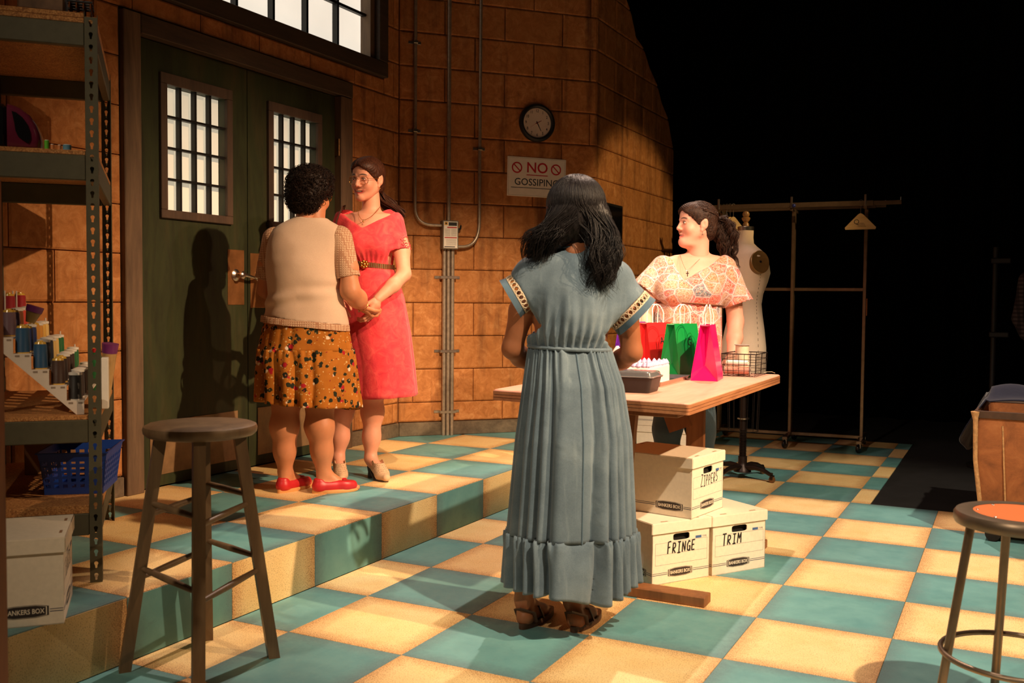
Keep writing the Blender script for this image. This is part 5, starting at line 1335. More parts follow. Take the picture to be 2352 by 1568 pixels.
def strands(name, P, rad, mat, parent, sides=4):
    """many tapered tubes at once: P [S,N,3], rad [S,N] or [N]"""
    S, N, _ = P.shape; rad = np.broadcast_to(rad, (S, N))
    T_ = np.gradient(P, axis=1); T_ /= np.linalg.norm(T_, axis=2, keepdims=True)+1e-9
    ref = np.zeros_like(T_); ref[..., 0] = 0.31; ref[..., 1] = 0.86; ref[..., 2] = 0.41
    A = np.cross(T_, ref); A /= np.linalg.norm(A, axis=2, keepdims=True)+1e-9; B = np.cross(T_, A)
    a = np.arange(sides)*2*math.pi/sides
    V = P[:, :, None, :]+rad[:, :, None, None]*(np.cos(a)[None, None, :, None]*A[:, :, None, :]+np.sin(a)[None, None, :, None]*B[:, :, None, :])
    s_, n_, k_ = np.meshgrid(np.arange(S), np.arange(N-1), np.arange(sides), indexing='ij'); k2 = (k_+1) % sides
    f = lambda s, n, k: (s*N+n)*sides+k
    Q = np.stack([f(s_, n_, k_), f(s_, n_, k2), f(s_, n_+1, k2), f(s_, n_+1, k_)], -1).reshape(-1, 4)
    return np_mesh(name, V.reshape(-1, 3), Q, mat, parent)
def skin_mat(name, col, lip, rough=0.5, sss=0.12):
    t = NT(name); v = t.coord(); f = t.noise(v, 40, 4); g = t.noise(v, 8, 3)
    c = t.ramp(f, [(0.3, tuple(x*0.93 for x in col[:3])+(1,)), (0.7, col)]); c = t.mix(t.ramp(g, [(0.4, 0.0), (0.8, 0.25)]), c, (col[0]*0.95, col[1]*0.78, col[2]*0.74, 1))
    at = t.n('ShaderNodeAttribute', attribute_name='tint'); sp = t.n('ShaderNodeSeparateColor'); t.l(at.outputs['Color'], sp.inputs[0])
    c = t.mix(sp.outputs[0], c, lip); c = t.mix(sp.outputs[1], c, (col[0]*0.9, col[1]*0.55, col[2]*0.5, 1)); c = t.mix(sp.outputs[2], c, (0.03, 0.015, 0.01, 1))
    t.bump(t.noise(v, 220, 3), 0.06, 0.001)
    t.set(c, rough, Specular_IOR_Level=0.4, Subsurface_Weight=sss, Subsurface_Radius=(0.012, 0.005, 0.003)); return t.m
def hair_mat(name, dark, light, rough=0.38):
    t = NT(name); v = t.coord(scale=(1, 1, 0.25)); f = t.noise(v, 140, 3); g = t.noise(v, 12, 3)
    c = t.ramp(f, [(0.3, dark), (0.75, light)]); t.bump(f, 0.5, 0.004); t.set(c, rough+0.12, Specular_IOR_Level=0.22); return t.m

def head_net(smile=0.0, wide=1.0, full=0.0, vox=0.003, neck_r=0.050, neck_to=(0, -0.03, -0.17)):
    """head in its own frame: face towards +y, up +z; returns verts, quads, tint"""
    F = Field((-0.115, -0.135, -0.19), (0.115, 0.145, 0.135), vox); w = wide
    F.add(Ell((0, -0.014, 0.030), (0.073*w, 0.093, 0.083)), 0)
    F.add(Ell((0, 0.026, -0.030), (0.058*w, 0.064, 0.082)), 0.03)
    for s in (-1, 1):
        F.add(Cone((s*0.049*w, -0.002, -0.044), (s*0.012, 0.070, -0.094), 0.019+0.006*full, 0.014+0.004*full), 0.03)
        F.add(Ell((s*0.037*w, 0.060, -0.034+0.004*smile), (0.023+0.004*full, 0.022, 0.024)), 0.022)
    F.add(Ell((0, 0.078, -0.095), (0.017, 0.014, 0.014)), 0.014)
    F.add(Ell((0, 0.058, 0.045), (0.050, 0.036, 0.045)), 0.02)
    if full: F.add(Ell((0, 0.035, -0.108), (0.045, 0.05, 0.022)), 0.03)
    for s in (-1, 1):
        F.add(Cone((s*0.013, 0.087, 0.022), (s*0.043, 0.073, 0.021), 0.0095, 0.007), 0.012)
        F.cut(Ell((s*0.031, 0.103, 0.006), (0.016, 0.018, 0.0105)), 0.010)
        F.add(Ell((s*0.031, 0.0765, 0.005), (0.0155, 0.0125, 0.0115)), 0.004)
    F.add(Cone((0, 0.086, 0.016), (0, 0.106, -0.026), 0.0075, 0.0105), 0.010)
    for s in (-1, 1): F.add(Ell((s*0.0115, 0.096, -0.031), (0.0085, 0.010, 0.0075)), 0.006)
    F.cut(Ell((0, 0.100, -0.041), (0.007, 0.006, 0.004)), 0.004)
    lw = 0.020+0.011*smile; up = 0.010*smile
    zl = -0.063
    for s in (-1, 1):
        F.add(Cone((0, 0.0915, zl+0.004), (s*lw, 0.079, zl+up), 0.0062, 0.0030), 0.005)
        F.add(Cone((0, 0.0905, zl-0.0085-0.003*smile), (s*lw*0.9, 0.079, zl-0.001+up), 0.0068, 0.0032), 0.005)
    if smile > 0.3:
        F.cut(Ell((0, 0.096, zl-0.001+0.003*smile), (lw*0.84, 0.016, 0.0035+0.0022*smile)), 0.002)
    else:
        F.cut(Ell((0, 0.100, zl-0.0015), (lw*0.9, 0.008, 0.0012)), 0.002)
    for s in (-1, 1):
        F.add(Ell((s*0.074*w, -0.006, -0.004), (0.008, 0.019, 0.030)), 0.006); F.add(Ell((s*0.079*w, -0.014, 0.002), (0.007, 0.016, 0.028)), 0.006)
        F.add(Ell((s*0.073*w, 0.002, -0.033), (0.0065, 0.009, 0.010)), 0.006); F.cut(Ell((s*0.087*w, -0.002, -0.002), (0.007, 0.010, 0.016)), 0.004)
    F.add(Cone((0, -0.020, -0.045), neck_to, neck_r, neck_r+0.003), 0.025)
    V, Q = F.net(); V = smooth_net(V, Q, 1, 0.4)
    C = np.zeros((len(V), 4)); x, y, z = V.T
    zc = zl-0.003+up*(x/lw)**2
    lip = np.exp(-(np.abs(z-zc)/0.0095)**4)*np.exp(-(np.abs(x)/(lw*1.02))**6)*(y > 0.070)
    C[:, 0] = np.clip(lip, 0, 1); C[:, 1] = 0.40*sum(np.exp(-((x-s*0.040)**2+(z+0.028)**2)/0.0006) for s in (-1, 1))*(y > 0.03)
    brow = sum(np.exp(-((z-(0.026+0.004*np.cos((np.abs(x)-0.028)*90)))/0.0046)**4)*np.exp(-((np.abs(x)-0.031)/0.0195)**6) for s in (1,))*(y > 0.05)
    lash = np.exp(-((z-(0.0112-18*(np.abs(x)-0.031)**2))/0.0030)**2)*np.exp(-((np.abs(x)-0.031)/0.016)**6)*(y > 0.06)
    C[:, 2] = np.clip(0.95*brow+0.9*lash, 0, 1)
    if smile > 0.3: C[:, 2] = np.maximum(C[:, 2], 0.75*np.exp(-((z-zc-0.0015)/0.0030)**4)*np.exp(-(np.abs(x)/(lw*0.8))**6)*(y > 0.06)*(y < 0.0865))
    C[:, 3] = 1
    return V, Q, C
M_EYEW = plain('eye_white', srgb(226, 214, 206), 0.25, vary=0.02); M_IRIS = plain('dark_iris', srgb(30, 18, 12), 0.15, vary=0.1); M_TEETH = plain('teeth', srgb(244, 232, 216), 0.3, vary=0.02)
def face_parts(M, parent, smile=0.0, open_=1.0):
    eye = MB()
    for s in (-1, 1): eye.sphere((s*0.031, 0.0800, 0.0035), 0.0115, 14, 10, M=M, sc=(1.08, 1.0, 0.62*open_))
    e = eye.build('eyes', M_EYEW, parent, True, 180); ir = MB()
    for s in (-1, 1): ir.sphere((s*0.031-0.001, 0.0868, 0.0035), 0.0058, 12, 8, M=M, sc=(1, 0.95, 0.85*open_))
    ir.build('iris', M_IRIS, e, True, 180)
    if smile > 0.3:
        lw = 0.020+0.011*smile; t = MB()
        for k in range(8):
            x = -lw*0.72+lw*1.44*(k+0.5)/8; zz = -0.0620+0.003*smile+0.008*smile*(x/lw)**2*0.8
            t.cbox(x-0.0027, x+0.0027, 0.0815-7*x*x, 0.0885-7*x*x, zz-0.0035, zz+0.0035, 0.0008, M=M)
        t.build('teeth', M_TEETH, parent, True)
def head_matrix(c, face, pitch=0.0, roll=0.0, s=1.0):
    """face: horizontal facing direction in the parent's frame; pitch > 0 looks up"""
    f = Vector((face[0], face[1], 0)).normalized(); r = f.cross(Vector((0, 0, 1)))
    B = Matrix((r, f, Vector((0, 0, 1)))).transposed().to_4x4()
    M = B @ Matrix.Rotation(pitch, 4, 'X') @ Matrix.Rotation(roll, 4, 'Y') @ Matrix.Scale(s, 4); M.translation = Vector(c); return M
def hand_net(wrist, palm_dir, palm_nrm, curl=0.5, side=1, s=1.0, thumb=0.5, vox=0.0032):
    """hand in world-aligned parent frame; palm_nrm: out of the palm; side +1/-1 puts the thumb left or right"""
    d = Vector(palm_dir).normalized(); n = Vector(palm_nrm); n = (n-d*n.dot(d)).normalized(); b = d.cross(n)*side
    w = Vector(wrist); at = lambda u, v, k: w+d*u*s+b*v*s+n*k*s
    ops = [(at(0, 0, 0), at(0.03, 0, 0), 0.024, 0.026), (at(0.03, 0.018, 0), at(0.085, 0.026, 0), 0.017, 0.014), (at(0.03, 0, 0), at(0.088, 0.008, 0), 0.018, 0.014), (at(0.03, -0.012, 0), at(0.086, -0.010, 0), 0.018, 0.013), (at(0.03, -0.02, 0), at(0.078, -0.027, 0), 0.017, 0.012)]
    fing = []
    for v, u0, L, r in ((0.028, 0.088, (0.040, 0.024, 0.018), 0.0090), (0.009, 0.092, (0.044, 0.028, 0.019), 0.0092), (-0.010, 0.089, (0.040, 0.025, 0.018), 0.0088), (-0.028, 0.080, (0.031, 0.019, 0.016), 0.0080)):
        a = 0.0; u, k = u0, 0.0; pts = [at(u, v, k)]
        for q, l in enumerate(L):
            a += curl*(0.9, 1.05, 0.7)[q]; u += l*math.cos(a); k += l*math.sin(a); pts.append(at(u, v*(1-0.06*q), k))
        for q in range(3): fing.append((pts[q], pts[q+1], r*(1, 0.92, 0.85)[q], r*(0.92, 0.85, 0.72)[q]))
    th = [at(0.012, 0.022, 0.004), at(0.045, 0.046, 0.014+0.01*thumb), at(0.075, 0.050, 0.026+0.022*thumb), at(0.094, 0.044, 0.034+0.034*thumb)]
    for q in range(3): fing.append((th[q], th[q+1], (0.0135, 0.0105, 0.0092)[q], (0.0105, 0.0092, 0.0075)[q]))
    P = np.array([list(p) for o in ops+fing for p in (o[0], o[1])]); F = Field(P.min(0)-0.04, P.max(0)+0.04, vox)
    for o in ops: F.add(Cone(o[0], o[1], o[2]*s, o[3]*s), 0.010)
    for o in fing: F.add(Cone(o[0], o[1], o[2]*s, o[3]*s), 0.0035)
    V, Q = F.net(); V = smooth_net(V, Q, 1, 0.35); C = np.zeros((len(V), 4)); C[:, 3] = 1
    return V, Q, C
def limb(F, pts, rads, k=0.02):
    for a, b, ra, rb in zip(pts, pts[1:], rads, rads[1:]): F.add(Cone(a, b, ra, rb), k)
def plain_net(F, it=1, lam=0.4):
    V, Q = F.net(); V = smooth_net(V, Q, it, lam); C = np.zeros((len(V), 4)); C[:, 3] = 1; return V, Q, C
LAST_GRID = []
def skirt_loft(name, rows, folds, mat, parent, hemfn=None, nz=40, nth=220, seed=1, amp0=0.002, amp1=0.016, th=0.003, phase=0.0, top_gather=0.0, pw=1.0):
    """hanging skirt: rows (z,cx,cy,a,b); folds: how many; amplitude grows from amp0 at the top to amp1 at the hem"""
    r = np.array(sorted(rows, reverse=True)); zt, zb = r[0, 0], r[-1, 0]; rg = np.random.RandomState(seed)
    th_ = np.linspace(0, 2*math.pi, nth, endpoint=False); ph = np.cumsum(1+0.55*np.sin(th_*3+seed)+0.35*np.sin(th_*5+2*seed)); ph = ph/ph[-1]*2*math.pi*folds
    per = 0.85+0.22*np.sin(th_*2.0+seed*1.7)+0.18*np.sin(th_*7+seed); V = []
    for i in range(nz+1):
        t = i/nz; z = zt+(zb-zt)*t; I = lambda k: np.interp(-z, -r[:, 0], r[:, k])
        amp = amp0+(amp1-amp0)*t**pw
        w = 2*np.abs(np.sin(0.5*(ph+phase+0.5*np.sin(3*t+th_*2))))**0.75-1.15
        fine = top_gather*math.exp(-t*5)*np.sin(ph*2.4+1)
        rr = 1.0; dx = amp*w*per+fine
        x = I(1)+(I(3)+dx)*np.cos(th_); y = I(2)+(I(4)+dx)*np.sin(th_); zz = np.full(nth, z)
        if hemfn is not None: zz = zz+t**1.5*hemfn(np.cos(th_), np.sin(th_))
        V.append(np.stack([x, y, zz], 1))
    LAST_GRID[:] = [V]; V = np.concatenate(V); i_, k_ = np.meshgrid(np.arange(nz), np.arange(nth), indexing='ij'); k2 = (k_+1) % nth
    Q = np.stack([i_*nth+k_, (i_+1)*nth+k_, (i_+1)*nth+k2, i_*nth+k2], -1).reshape(-1, 4)
    o = np_mesh(name, V, Q, mat, parent); sd = o.modifiers.new('thick', 'SOLIDIFY'); sd.thickness = th; sd.offset = -1; return o
def wrinkle(V, N, amp, f=(14, 14, 9), seed=0.0, mask=None):
    x, y, z = V.T
    w = np.sin(f[0]*x+3*np.sin(5*z+seed)+seed)*np.sin(f[2]*z+2*np.sin(6*x+seed*2))+0.6*np.sin(f[1]*1.7*y+f[2]*1.9*z+seed*3)*np.sin(1.3*f[0]*x-2*z)
    w = w*amp*(1 if mask is None else mask); return V+N*w[:, None]
def shoe_frame(heel, ang, z=0.0):
    """x along the foot from heel to toe"""
    return Matrix.Translation((heel[0], heel[1], z)) @ Matrix.Rotation(ang, 4, 'Z')
def outline(L, w, n=36):
    out = []
    for k in range(n):
        a = 2*math.pi*k/n; c, s = math.cos(a), math.sin(a); u = 0.5-0.5*c; hw = w*(0.62+0.38*math.sin(math.pi*min(1, u*0.95))**0.8 if u < 0.35 else 0.74+0.26*math.sin(math.pi*(u-0.1)*0.95))
        out.append((L*(0.5-0.5*c), hw*math.copysign(abs(s)**0.75, s)))
    return out
PRZ = 0.47335
FWD = Vector((-math.sin(PRZ), math.cos(PRZ), 0)); RGT = Vector((math.cos(PRZ), math.sin(PRZ), 0))
# ------------------------------------------------------------------ the four women; each frame: x to the right of the view, y away, z up
def foot_ops(F, ank, heel, ang, L=0.235, r=0.030, lift=0.0):
    h = Vector((heel[0], heel[1], 0)); d = Vector((math.cos(ang), math.sin(ang), 0)); ax = Vector(ank)
    F.add(Cone(ax, h+d*0.035+Vector((0, 0, 0.040+lift)), r*1.05, 0.030), 0.02)
    F.add(Cone(ax+d*0.01, h+d*L*0.62+Vector((0, 0, 0.030+lift*0.4)), r*0.95, 0.026), 0.02)
    F.add(Cone(h+d*0.03+Vector((0, 0, 0.034+lift)), h+d*L*0.70+Vector((0, 0, 0.024+lift*0.3)), 0.028, 0.028), 0.02)
    F.add(Cone(h+d*L*0.66+Vector((0, 0.0, 0.022)), h+d*L*0.93+Vector((0, 0, 0.016)), 0.027, 0.016), 0.02)

# ===== woman in the blue dress =====
def woman_blue():
    P = thing('person', 'woman in long denim blue dress with back turned, standing at the table', 'person', (-0.16, 0.03, 0.0), PRZ)
    SK = skin_mat('skin_deep_tan', srgb(160, 100, 66), srgb(120, 60, 50)); DN = NT('chambray_denim'); t = DN
    v = t.coord(); a = t.noise(v, 5, 4); w = t.noise(v, 700, 2); st = t.noise(t.coord(scale=(1, 1, 0.05)), 40, 3)
    c = t.ramp(a, [(0.28, srgb(64, 80, 94)), (0.55, srgb(88, 105, 118)), (0.8, srgb(116, 132, 142))]); c = t.mix(0.22, c, t.ramp(w, [(0.35, srgb(58, 76, 90)), (0.65, srgb(142, 158, 164))])); c = t.mix(t.ramp(st, [(0.55, 0.0), (0.8, 0.22)]), c, srgb(168, 184, 188))
    t.bump(t.math('ADD', t.noise(v, 10, 3, 0.5, 0.5), t.math('MULTIPLY', w, 0.03)), 0.22, 0.02); DN = t.set(c, 0.85, Specular_IOR_Level=0.25, Sheen_Weight=0.2)
    shL, elL, wrL = (-0.068, 0.0, 1.305), (-0.158, 0.015, 1.030), (-0.050, 0.215, 0.935)
    shR, elR, wrR = (0.198, 0.0, 1.300), (0.283, 0.015, 1.020), (0.185, 0.215, 0.925)
    F = Field((-0.28, -0.30, -0.01), (0.42, 0.36, 1.50), 0.0075)
    F.add(ZLoft([(0.80, 0.06, 0, 0.13, 0.10), (0.98, 0.055, 0, 0.125, 0.09), (1.15, 0.06, 0, 0.14, 0.095), (1.30, 0.065, 0, 0.15, 0.09), (1.36, 0.067, 0, 0.12, 0.075), (1.39, 0.07, 0, 0.07, 0.06)]), 0.01)
    F.add(Cone((0.070, 0.010, 1.33), (0.072, 0.025, 1.47), 0.058, 0.050), 0.03)
    F.add(Cone(shL, shR, 0.046), 0.03)
    limb(F, [shL, (-0.125, 0.0, 1.17), elL], [0.046, 0.045, 0.037]); limb(F, [elL, (-0.125, 0.08, 0.995), wrL], [0.037, 0.037, 0.024])
    limb(F, [shR, (0.258, 0.0, 1.17), elR], [0.046, 0.046, 0.037]); limb(F, [elR, (0.255, 0.08, 0.99), wrR], [0.037, 0.037, 0.024])
    for hx, kx, ax in ((0.0, -0.07, -0.108), (0.12, 0.09, 0.072)):
        limb(F, [(hx, 0, 0.85), (kx, 0.01, 0.47), (ax, -0.012, 0.30), (ax, 0.0, 0.10)], [0.085, 0.058, 0.050, 0.033])
    foot_ops(F, (-0.108, 0.0, 0.095), (-0.118, -0.045), R(62)); foot_ops(F, (0.072, -0.005, 0.092), (0.070, -0.075), R(64))
    parts = [plain_net(F), hand_net(wrL, (0.25, 0.8, -0.35), (0.1, -0.3, -1), 0.35, -1), hand_net(wrR, (-0.25, 0.8, -0.35), (-0.1, -0.3, -1), 0.35, 1)]
    HM = head_matrix((0.070, 0.028, 1.542), (-0.22, 0.97), R(-8), R(4)); hv = head_net(); parts.append((xf(HM, hv[0]), hv[1], hv[2]))
    V, Q, C = join_nets(parts); np_mesh('body', V, Q, SK, P, C); face_parts(HM, P)
    # bodice with wide short sleeves
    F = Field((-0.30, -0.22, 0.99), (0.46, 0.22, 1.44), 0.0065)
    F.add(ZLoft([(1.030, 0.052, 0, 0.146, 0.110), (1.05, 0.052, 0, 0.150, 0.113), (1.09, 0.056, -0.004, 0.163, 0.126), (1.16, 0.061, -0.006, 0.168, 0.130), (1.25, 0.062, -0.004, 0.168, 0.124), (1.32, 0.064, 0, 0.166, 0.108), (1.355, 0.066, 0, 0.150, 0.094), (1.385, 0.069, 0, 0.105, 0.078), (1.402, 0.070, 0, 0.072, 0.064)]), 0.01)
    LC, RC = Vector((-0.122, 0.0, 1.232)), Vector((0.262, 0.0, 1.183))
    F.add(Cone((-0.020, 0, 1.318), (-0.120, 0.0, 1.238), 0.060, 0.078), 0.05); F.add(Cone((0.150, 0, 1.308), (0.260, 0.0, 1.190), 0.062, 0.088), 0.05)
    F.add(Cone((0.0, 0, 1.335), (-0.090, 0, 1.300), 0.055, 0.058), 0.04); F.add(Cone((0.12, 0, 1.335), (0.215, 0, 1.292), 0.056, 0.062), 0.04)
    nL = Vector((-0.86, 0, -0.51)).normalized(); nR = Vector((0.71, 0, -0.705)).normalized()
    for (cc, nn) in ((LC, nL), (RC, nR)):
        F.cut(Fn(lambda x, y, z, cc=cc, nn=nn: -((x-cc.x)*nn.x+(y-cc.y)*nn.y+(z-cc.z)*nn.z), (cc.x-0.14, -0.16, cc.z-0.15), (cc.x+0.14, 0.16, cc.z+0.13)) if False else Fn(lambda x, y, z, cc=cc, nn=nn: np.maximum(-((x-cc.x)*nn.x+(y-cc.y)*nn.y+(z-cc.z)*nn.z), np.sqrt((x-cc.x)**2+y**2+(z-cc.z)**2)-0.16), (cc.x-0.16, -0.16, cc.z-0.16), (cc.x+0.16, 0.16, cc.z+0.16)), 0.004)
    F.cut(Cone(LC-nL*0.05, LC+nL*0.02, 0.050, 0.068), 0.006); F.cut(Cone(RC-nR*0.06, RC+nR*0.02, 0.054, 0.078), 0.006)
    F.cut(Cone((0.070, -0.02, 1.44), (0.070, 0.0, 1.375), 0.060, 0.058), 0.008)
    V, Q, C = plain_net(F, 2, 0.5); N = net_normals(V, Q); x, y, z = V.T
    th = np.arctan2(y, x-0.06); body = np.clip(1-np.abs(x-0.065)/0.19, 0, 1)
    g = np.exp(-((z-1.05)/0.10)**2)*(np.abs(x-0.06) < 0.19)
    V = V+N*(0.0065*g*np.sin(26*th+2*np.sin(9*z))+0.004*np.exp(-((z-1.17)/0.07)**2)*np.sin(11*th+1.5)*(np.abs(x-0.06) < 0.19))[:, None]
    V = wrinkle(V, N, 0.0040, (22, 18, 14), 1.3, 1-0.6*g)
    dress = np_mesh('dress_bodice', V, Q, DN, P)
    # sleeve bands: openwork lace and frayed hem
    M_LACE = plain('ecru_lace', srgb(196, 176, 150), 0.85, vary=0.15)
    M_DKDN = fabric('dark_denim_hem', srgb(78, 100, 116), 0.2, 600)
    for (cc, nn, r0, r1) in ((LC, nL, 0.079, 0.082), (RC, nR, 0.088, 0.092)):
        e1 = Vector((0, 1, 0)); e2 = nn.cross(e1).normalized()
        ring = lambda r, d, n=28: [cc+nn*d+e1*r*math.cos(2*math.pi*k/n)+e2*r*math.sin(2*math.pi*k/n) for k in range(n)]
        m = MB()
        for k in range(28):
            a = 2*math.pi*(k+0.5)/28; c0 = cc+nn*0.012+(e1*math.cos(a)+e2*math.sin(a))*(r0+0.001); tg = (-e1*math.sin(a)+e2*math.cos(a))
            m.tube([c0+tg*0.0088*math.cos(b)+nn*0.0105*math.sin(b) for b in [2*math.pi*q/10 for q in range(10)]], 0.0022, 5, closed=True)
        m.tube(ring(r0, 0.0), 0.0026, 6, closed=True); m.tube(ring(r0+0.001, 0.024), 0.0026, 6, closed=True); m.build('lace_band', M_LACE, dress, True)
        m = MB(); m.loft([ring(r0+0.0015, 0.024), ring(r1+0.003, 0.050), ring(r1+0.001, 0.050), ring(r0-0.001, 0.024)]); m.build('sleeve_hem', M_DKDN, dress, True)
    m = MB(); n = 60
    m.tube([(0.070+0.0655*math.cos(2*math.pi*k/n), -0.006+0.064*math.sin(2*math.pi*k/n), 1.392-0.010*math.sin(2*math.pi*k/n)) for k in range(n)], 0.0038, 6, closed=True); m.build('neck_binding', M_DKDN, dress, True)
    m = MB(); m.tube([(0.052+0.150*math.cos(2*math.pi*k/n), 0.113*math.sin(2*math.pi*k/n), 1.036-0.006*math.cos(2*math.pi*k/n*1+0.4)) for k in range(n)], 0.0075, 8, closed=True); m.build('waist_cord', DN, dress, True)
    skirt = skirt_loft('dress_skirt', [(1.034, 0.052, 0, 0.146, 0.110), (0.98, 0.057, 0, 0.160, 0.124), (0.90, 0.066, 0, 0.180, 0.145), (0.71, 0.070, 0, 0.208, 0.175), (0.355, 0.065, 0, 0.230, 0.198)], 20, DN, P, nz=46, seed=3, amp0=0.005, amp1=0.019, top_gather=0.006, pw=0.7, nth=320)
    G = LAST_GRID[0]; m = MB(); m.tube([Vector(r[246])+Vector((0.0, -0.0015, 0)) for r in G[1:]], 0.0022, 6); m.build('back_seam', M_DKDN, skirt, True)
    hem = lambda c, s: -0.030*np.exp(-((c-0.35)/0.35)**2)*(s < 0)+0.012*(c > 0.75)
    skirt_loft('dress_ruffle', [(0.362, 0.065, 0, 0.231, 0.199), (0.34, 0.066, 0, 0.238, 0.206), (0.168, 0.068, 0, 0.246, 0.220)], 20, DN, P, hem, nz=18, seed=3, amp0=0.018, amp1=0.030, top_gather=0.012, pw=0.6, nth=320)
    # hair: cap, mass at the nape, wavy lengths
    HB = hair_mat('hair_black_brown', (0.003, 0.002, 0.002, 1), (0.009, 0.006, 0.006, 1), 0.34)
    F = Field((-0.16, -0.16, 1.20), (0.28, 0.20, 1.70), 0.006)
    F.add(Ell((0.072, 0.008, 1.560), (0.106, 0.118, 0.108)), 0); F.add(Ell((0.066, -0.030, 1.490), (0.098, 0.078, 0.085)), 0.03)
    limb(F, [(0.020, -0.03, 1.49), (-0.030, -0.045, 1.435), (-0.075, -0.05, 1.395), (-0.105, -0.05, 1.365)], [0.060, 0.040, 0.020, 0.006], 0.03)
    limb(F, [(0.140, -0.03, 1.50), (0.175, -0.05, 1.430), (0.190, -0.075, 1.360), (0.178, -0.105, 1.300), (0.160, -0.118, 1.268)], [0.060, 0.046, 0.036, 0.024, 0.008], 0.03)
    F.add(Cone((0.03, -0.06, 1.47), (0.0, -0.070, 1.415), 0.045, 0.018), 0.03)
    F.cut(Ell((0.055, 0.115, 1.53), (0.062, 0.075, 0.085)), 0.02)
    V, Q, C = plain_net(F, 1); N = net_normals(V, Q); x, y, z = V.T
    th = np.arctan2(y-0.0, x-0.07); V = V+N*(0.0022*np.sin(70*th+5*np.sin(14*z))+0.0016*np.sin(130*th+3*np.sin(20*z)))[:, None]
    hair = np_mesh('hair', V, Q, HB, P)
    rg = np.random.RandomState(11); S, NN = 1500, 24; paths = np.zeros((S, NN, 3)); tt = np.linspace(0, 1, NN)
    for s in range(S):
        q = np.random.RandomState(300+s % 46); j = rg.randn(3)
        a = -q.uniform(0.08, 1.02)*math.pi if s % 9 else rg.uniform(-math.pi, math.pi); a += 0.10*j[0]
        u = q.rand(); top = np.array([0.072+0.012*rg.randn(), 0.0, 1.668]); left = q.rand() < 0.42
        side = np.array([0.072+0.108*math.cos(a), 0.008+0.121*math.sin(a), 1.545])
        if left: end = np.array([-0.080+q.uniform(-0.05, 0.07), -0.075+q.uniform(-0.02, 0.02), 1.385+q.uniform(-0.045, 0.03)]); mid = np.array([-0.015+q.uniform(-0.05, 0.05), -0.105+q.uniform(-0.01, 0.015), 1.462])
        else: end = np.array([0.165+q.uniform(-0.05, 0.05), -0.120+q.uniform(-0.03, 0.02), 1.275+q.uniform(-0.05, 0.07)]); mid = np.array([0.168+q.uniform(-0.05, 0.045), -0.098+q.uniform(-0.015, 0.03), 1.440])
        end = end+j*0.006; mid = mid+j*0.007
        K = np.array([top, (top+side)/2+np.array([0, 0, 0.040])+(side-np.array([0.072, 0.0, 1.545]))*0.33, side, mid, (mid+end)/2+q.randn(3)*0.012+np.array([0, -0.010, 0])+j*0.006, end]); kk = np.linspace(0, 1, 6)
        p = np.stack([np.interp(tt, kk, K[:, w_]) for w_ in range(3)], 1)
        for _ in range(2): p[1:-1] = (p[:-2]+2*p[1:-1]+p[2:])/4
        wv = 0.012*np.clip((tt-0.5)*2, 0, 1)*(1.5 if not left else 0.7); fr = q.uniform(2.5, 3.8)*2*math.pi; p[:, 0] += wv*np.sin(fr*tt+u*6); p[:, 1] += wv*np.cos(fr*tt+u*6)*0.7
        c0 = np.array([0.072, 0.008, 1.555]); dv = (p-c0)/np.array([0.108, 0.120, 0.112]); rr = np.linalg.norm(dv, axis=1); m_ = (tt < 0.42)|((rr < 1)&(p[:, 2] > 1.50)); p[m_] = c0+(dv[m_]/rr[m_, None])*np.array([0.108, 0.120, 0.112])*(1+0.02*u+0.004*j[1])
        paths[s] = p
    strands('hair_strands', paths, np.interp(tt, [0, 0.5, 1], [0.0014, 0.0015, 0.0004])[None, :]*rg.uniform(0.6, 1.15, (S, 1)), HB, hair, 4)
    # sandals
    SD = plain('dark_brown_leather', srgb(74, 48, 32), 0.5, vary=0.2)
    for (hl, ang) in (((-0.118, -0.050), R(62)), ((0.070, -0.080), R(64))):
        M = shoe_frame(hl, ang); m = MB(); o = outline(0.250, 0.042)
        m.loft([[M @ Vector((x, y, z)) for x, y in o] for z in (0.0, 0.006, 0.022)], capb=True, capt=True)
        sole = m.build('sandal_sole', SD, P, True, 40)
        st = MB()
        st.tube([M @ Vector(p) for p in ((0.050, -0.036, 0.022), (0.030, -0.038, 0.060), (-0.004, 0.0, 0.078), (0.030, 0.038, 0.060), (0.050, 0.036, 0.022))], 0.009, 8, flat=0.35)
        st.tube([M @ Vector(p) for p in ((0.110, -0.040, 0.020), (0.105, -0.022, 0.062), (0.105, 0.022, 0.062), (0.110, 0.040, 0.020))], 0.011, 8, flat=0.35)
        st.tube([M @ Vector(p) for p in ((0.030, 0.038, 0.060), (0.07, 0.036, 0.065), (0.108, 0.020, 0.063))], 0.008, 8, flat=0.4); st.build('sandal_strap', SD, sole, True)
    return P
woman_blue()

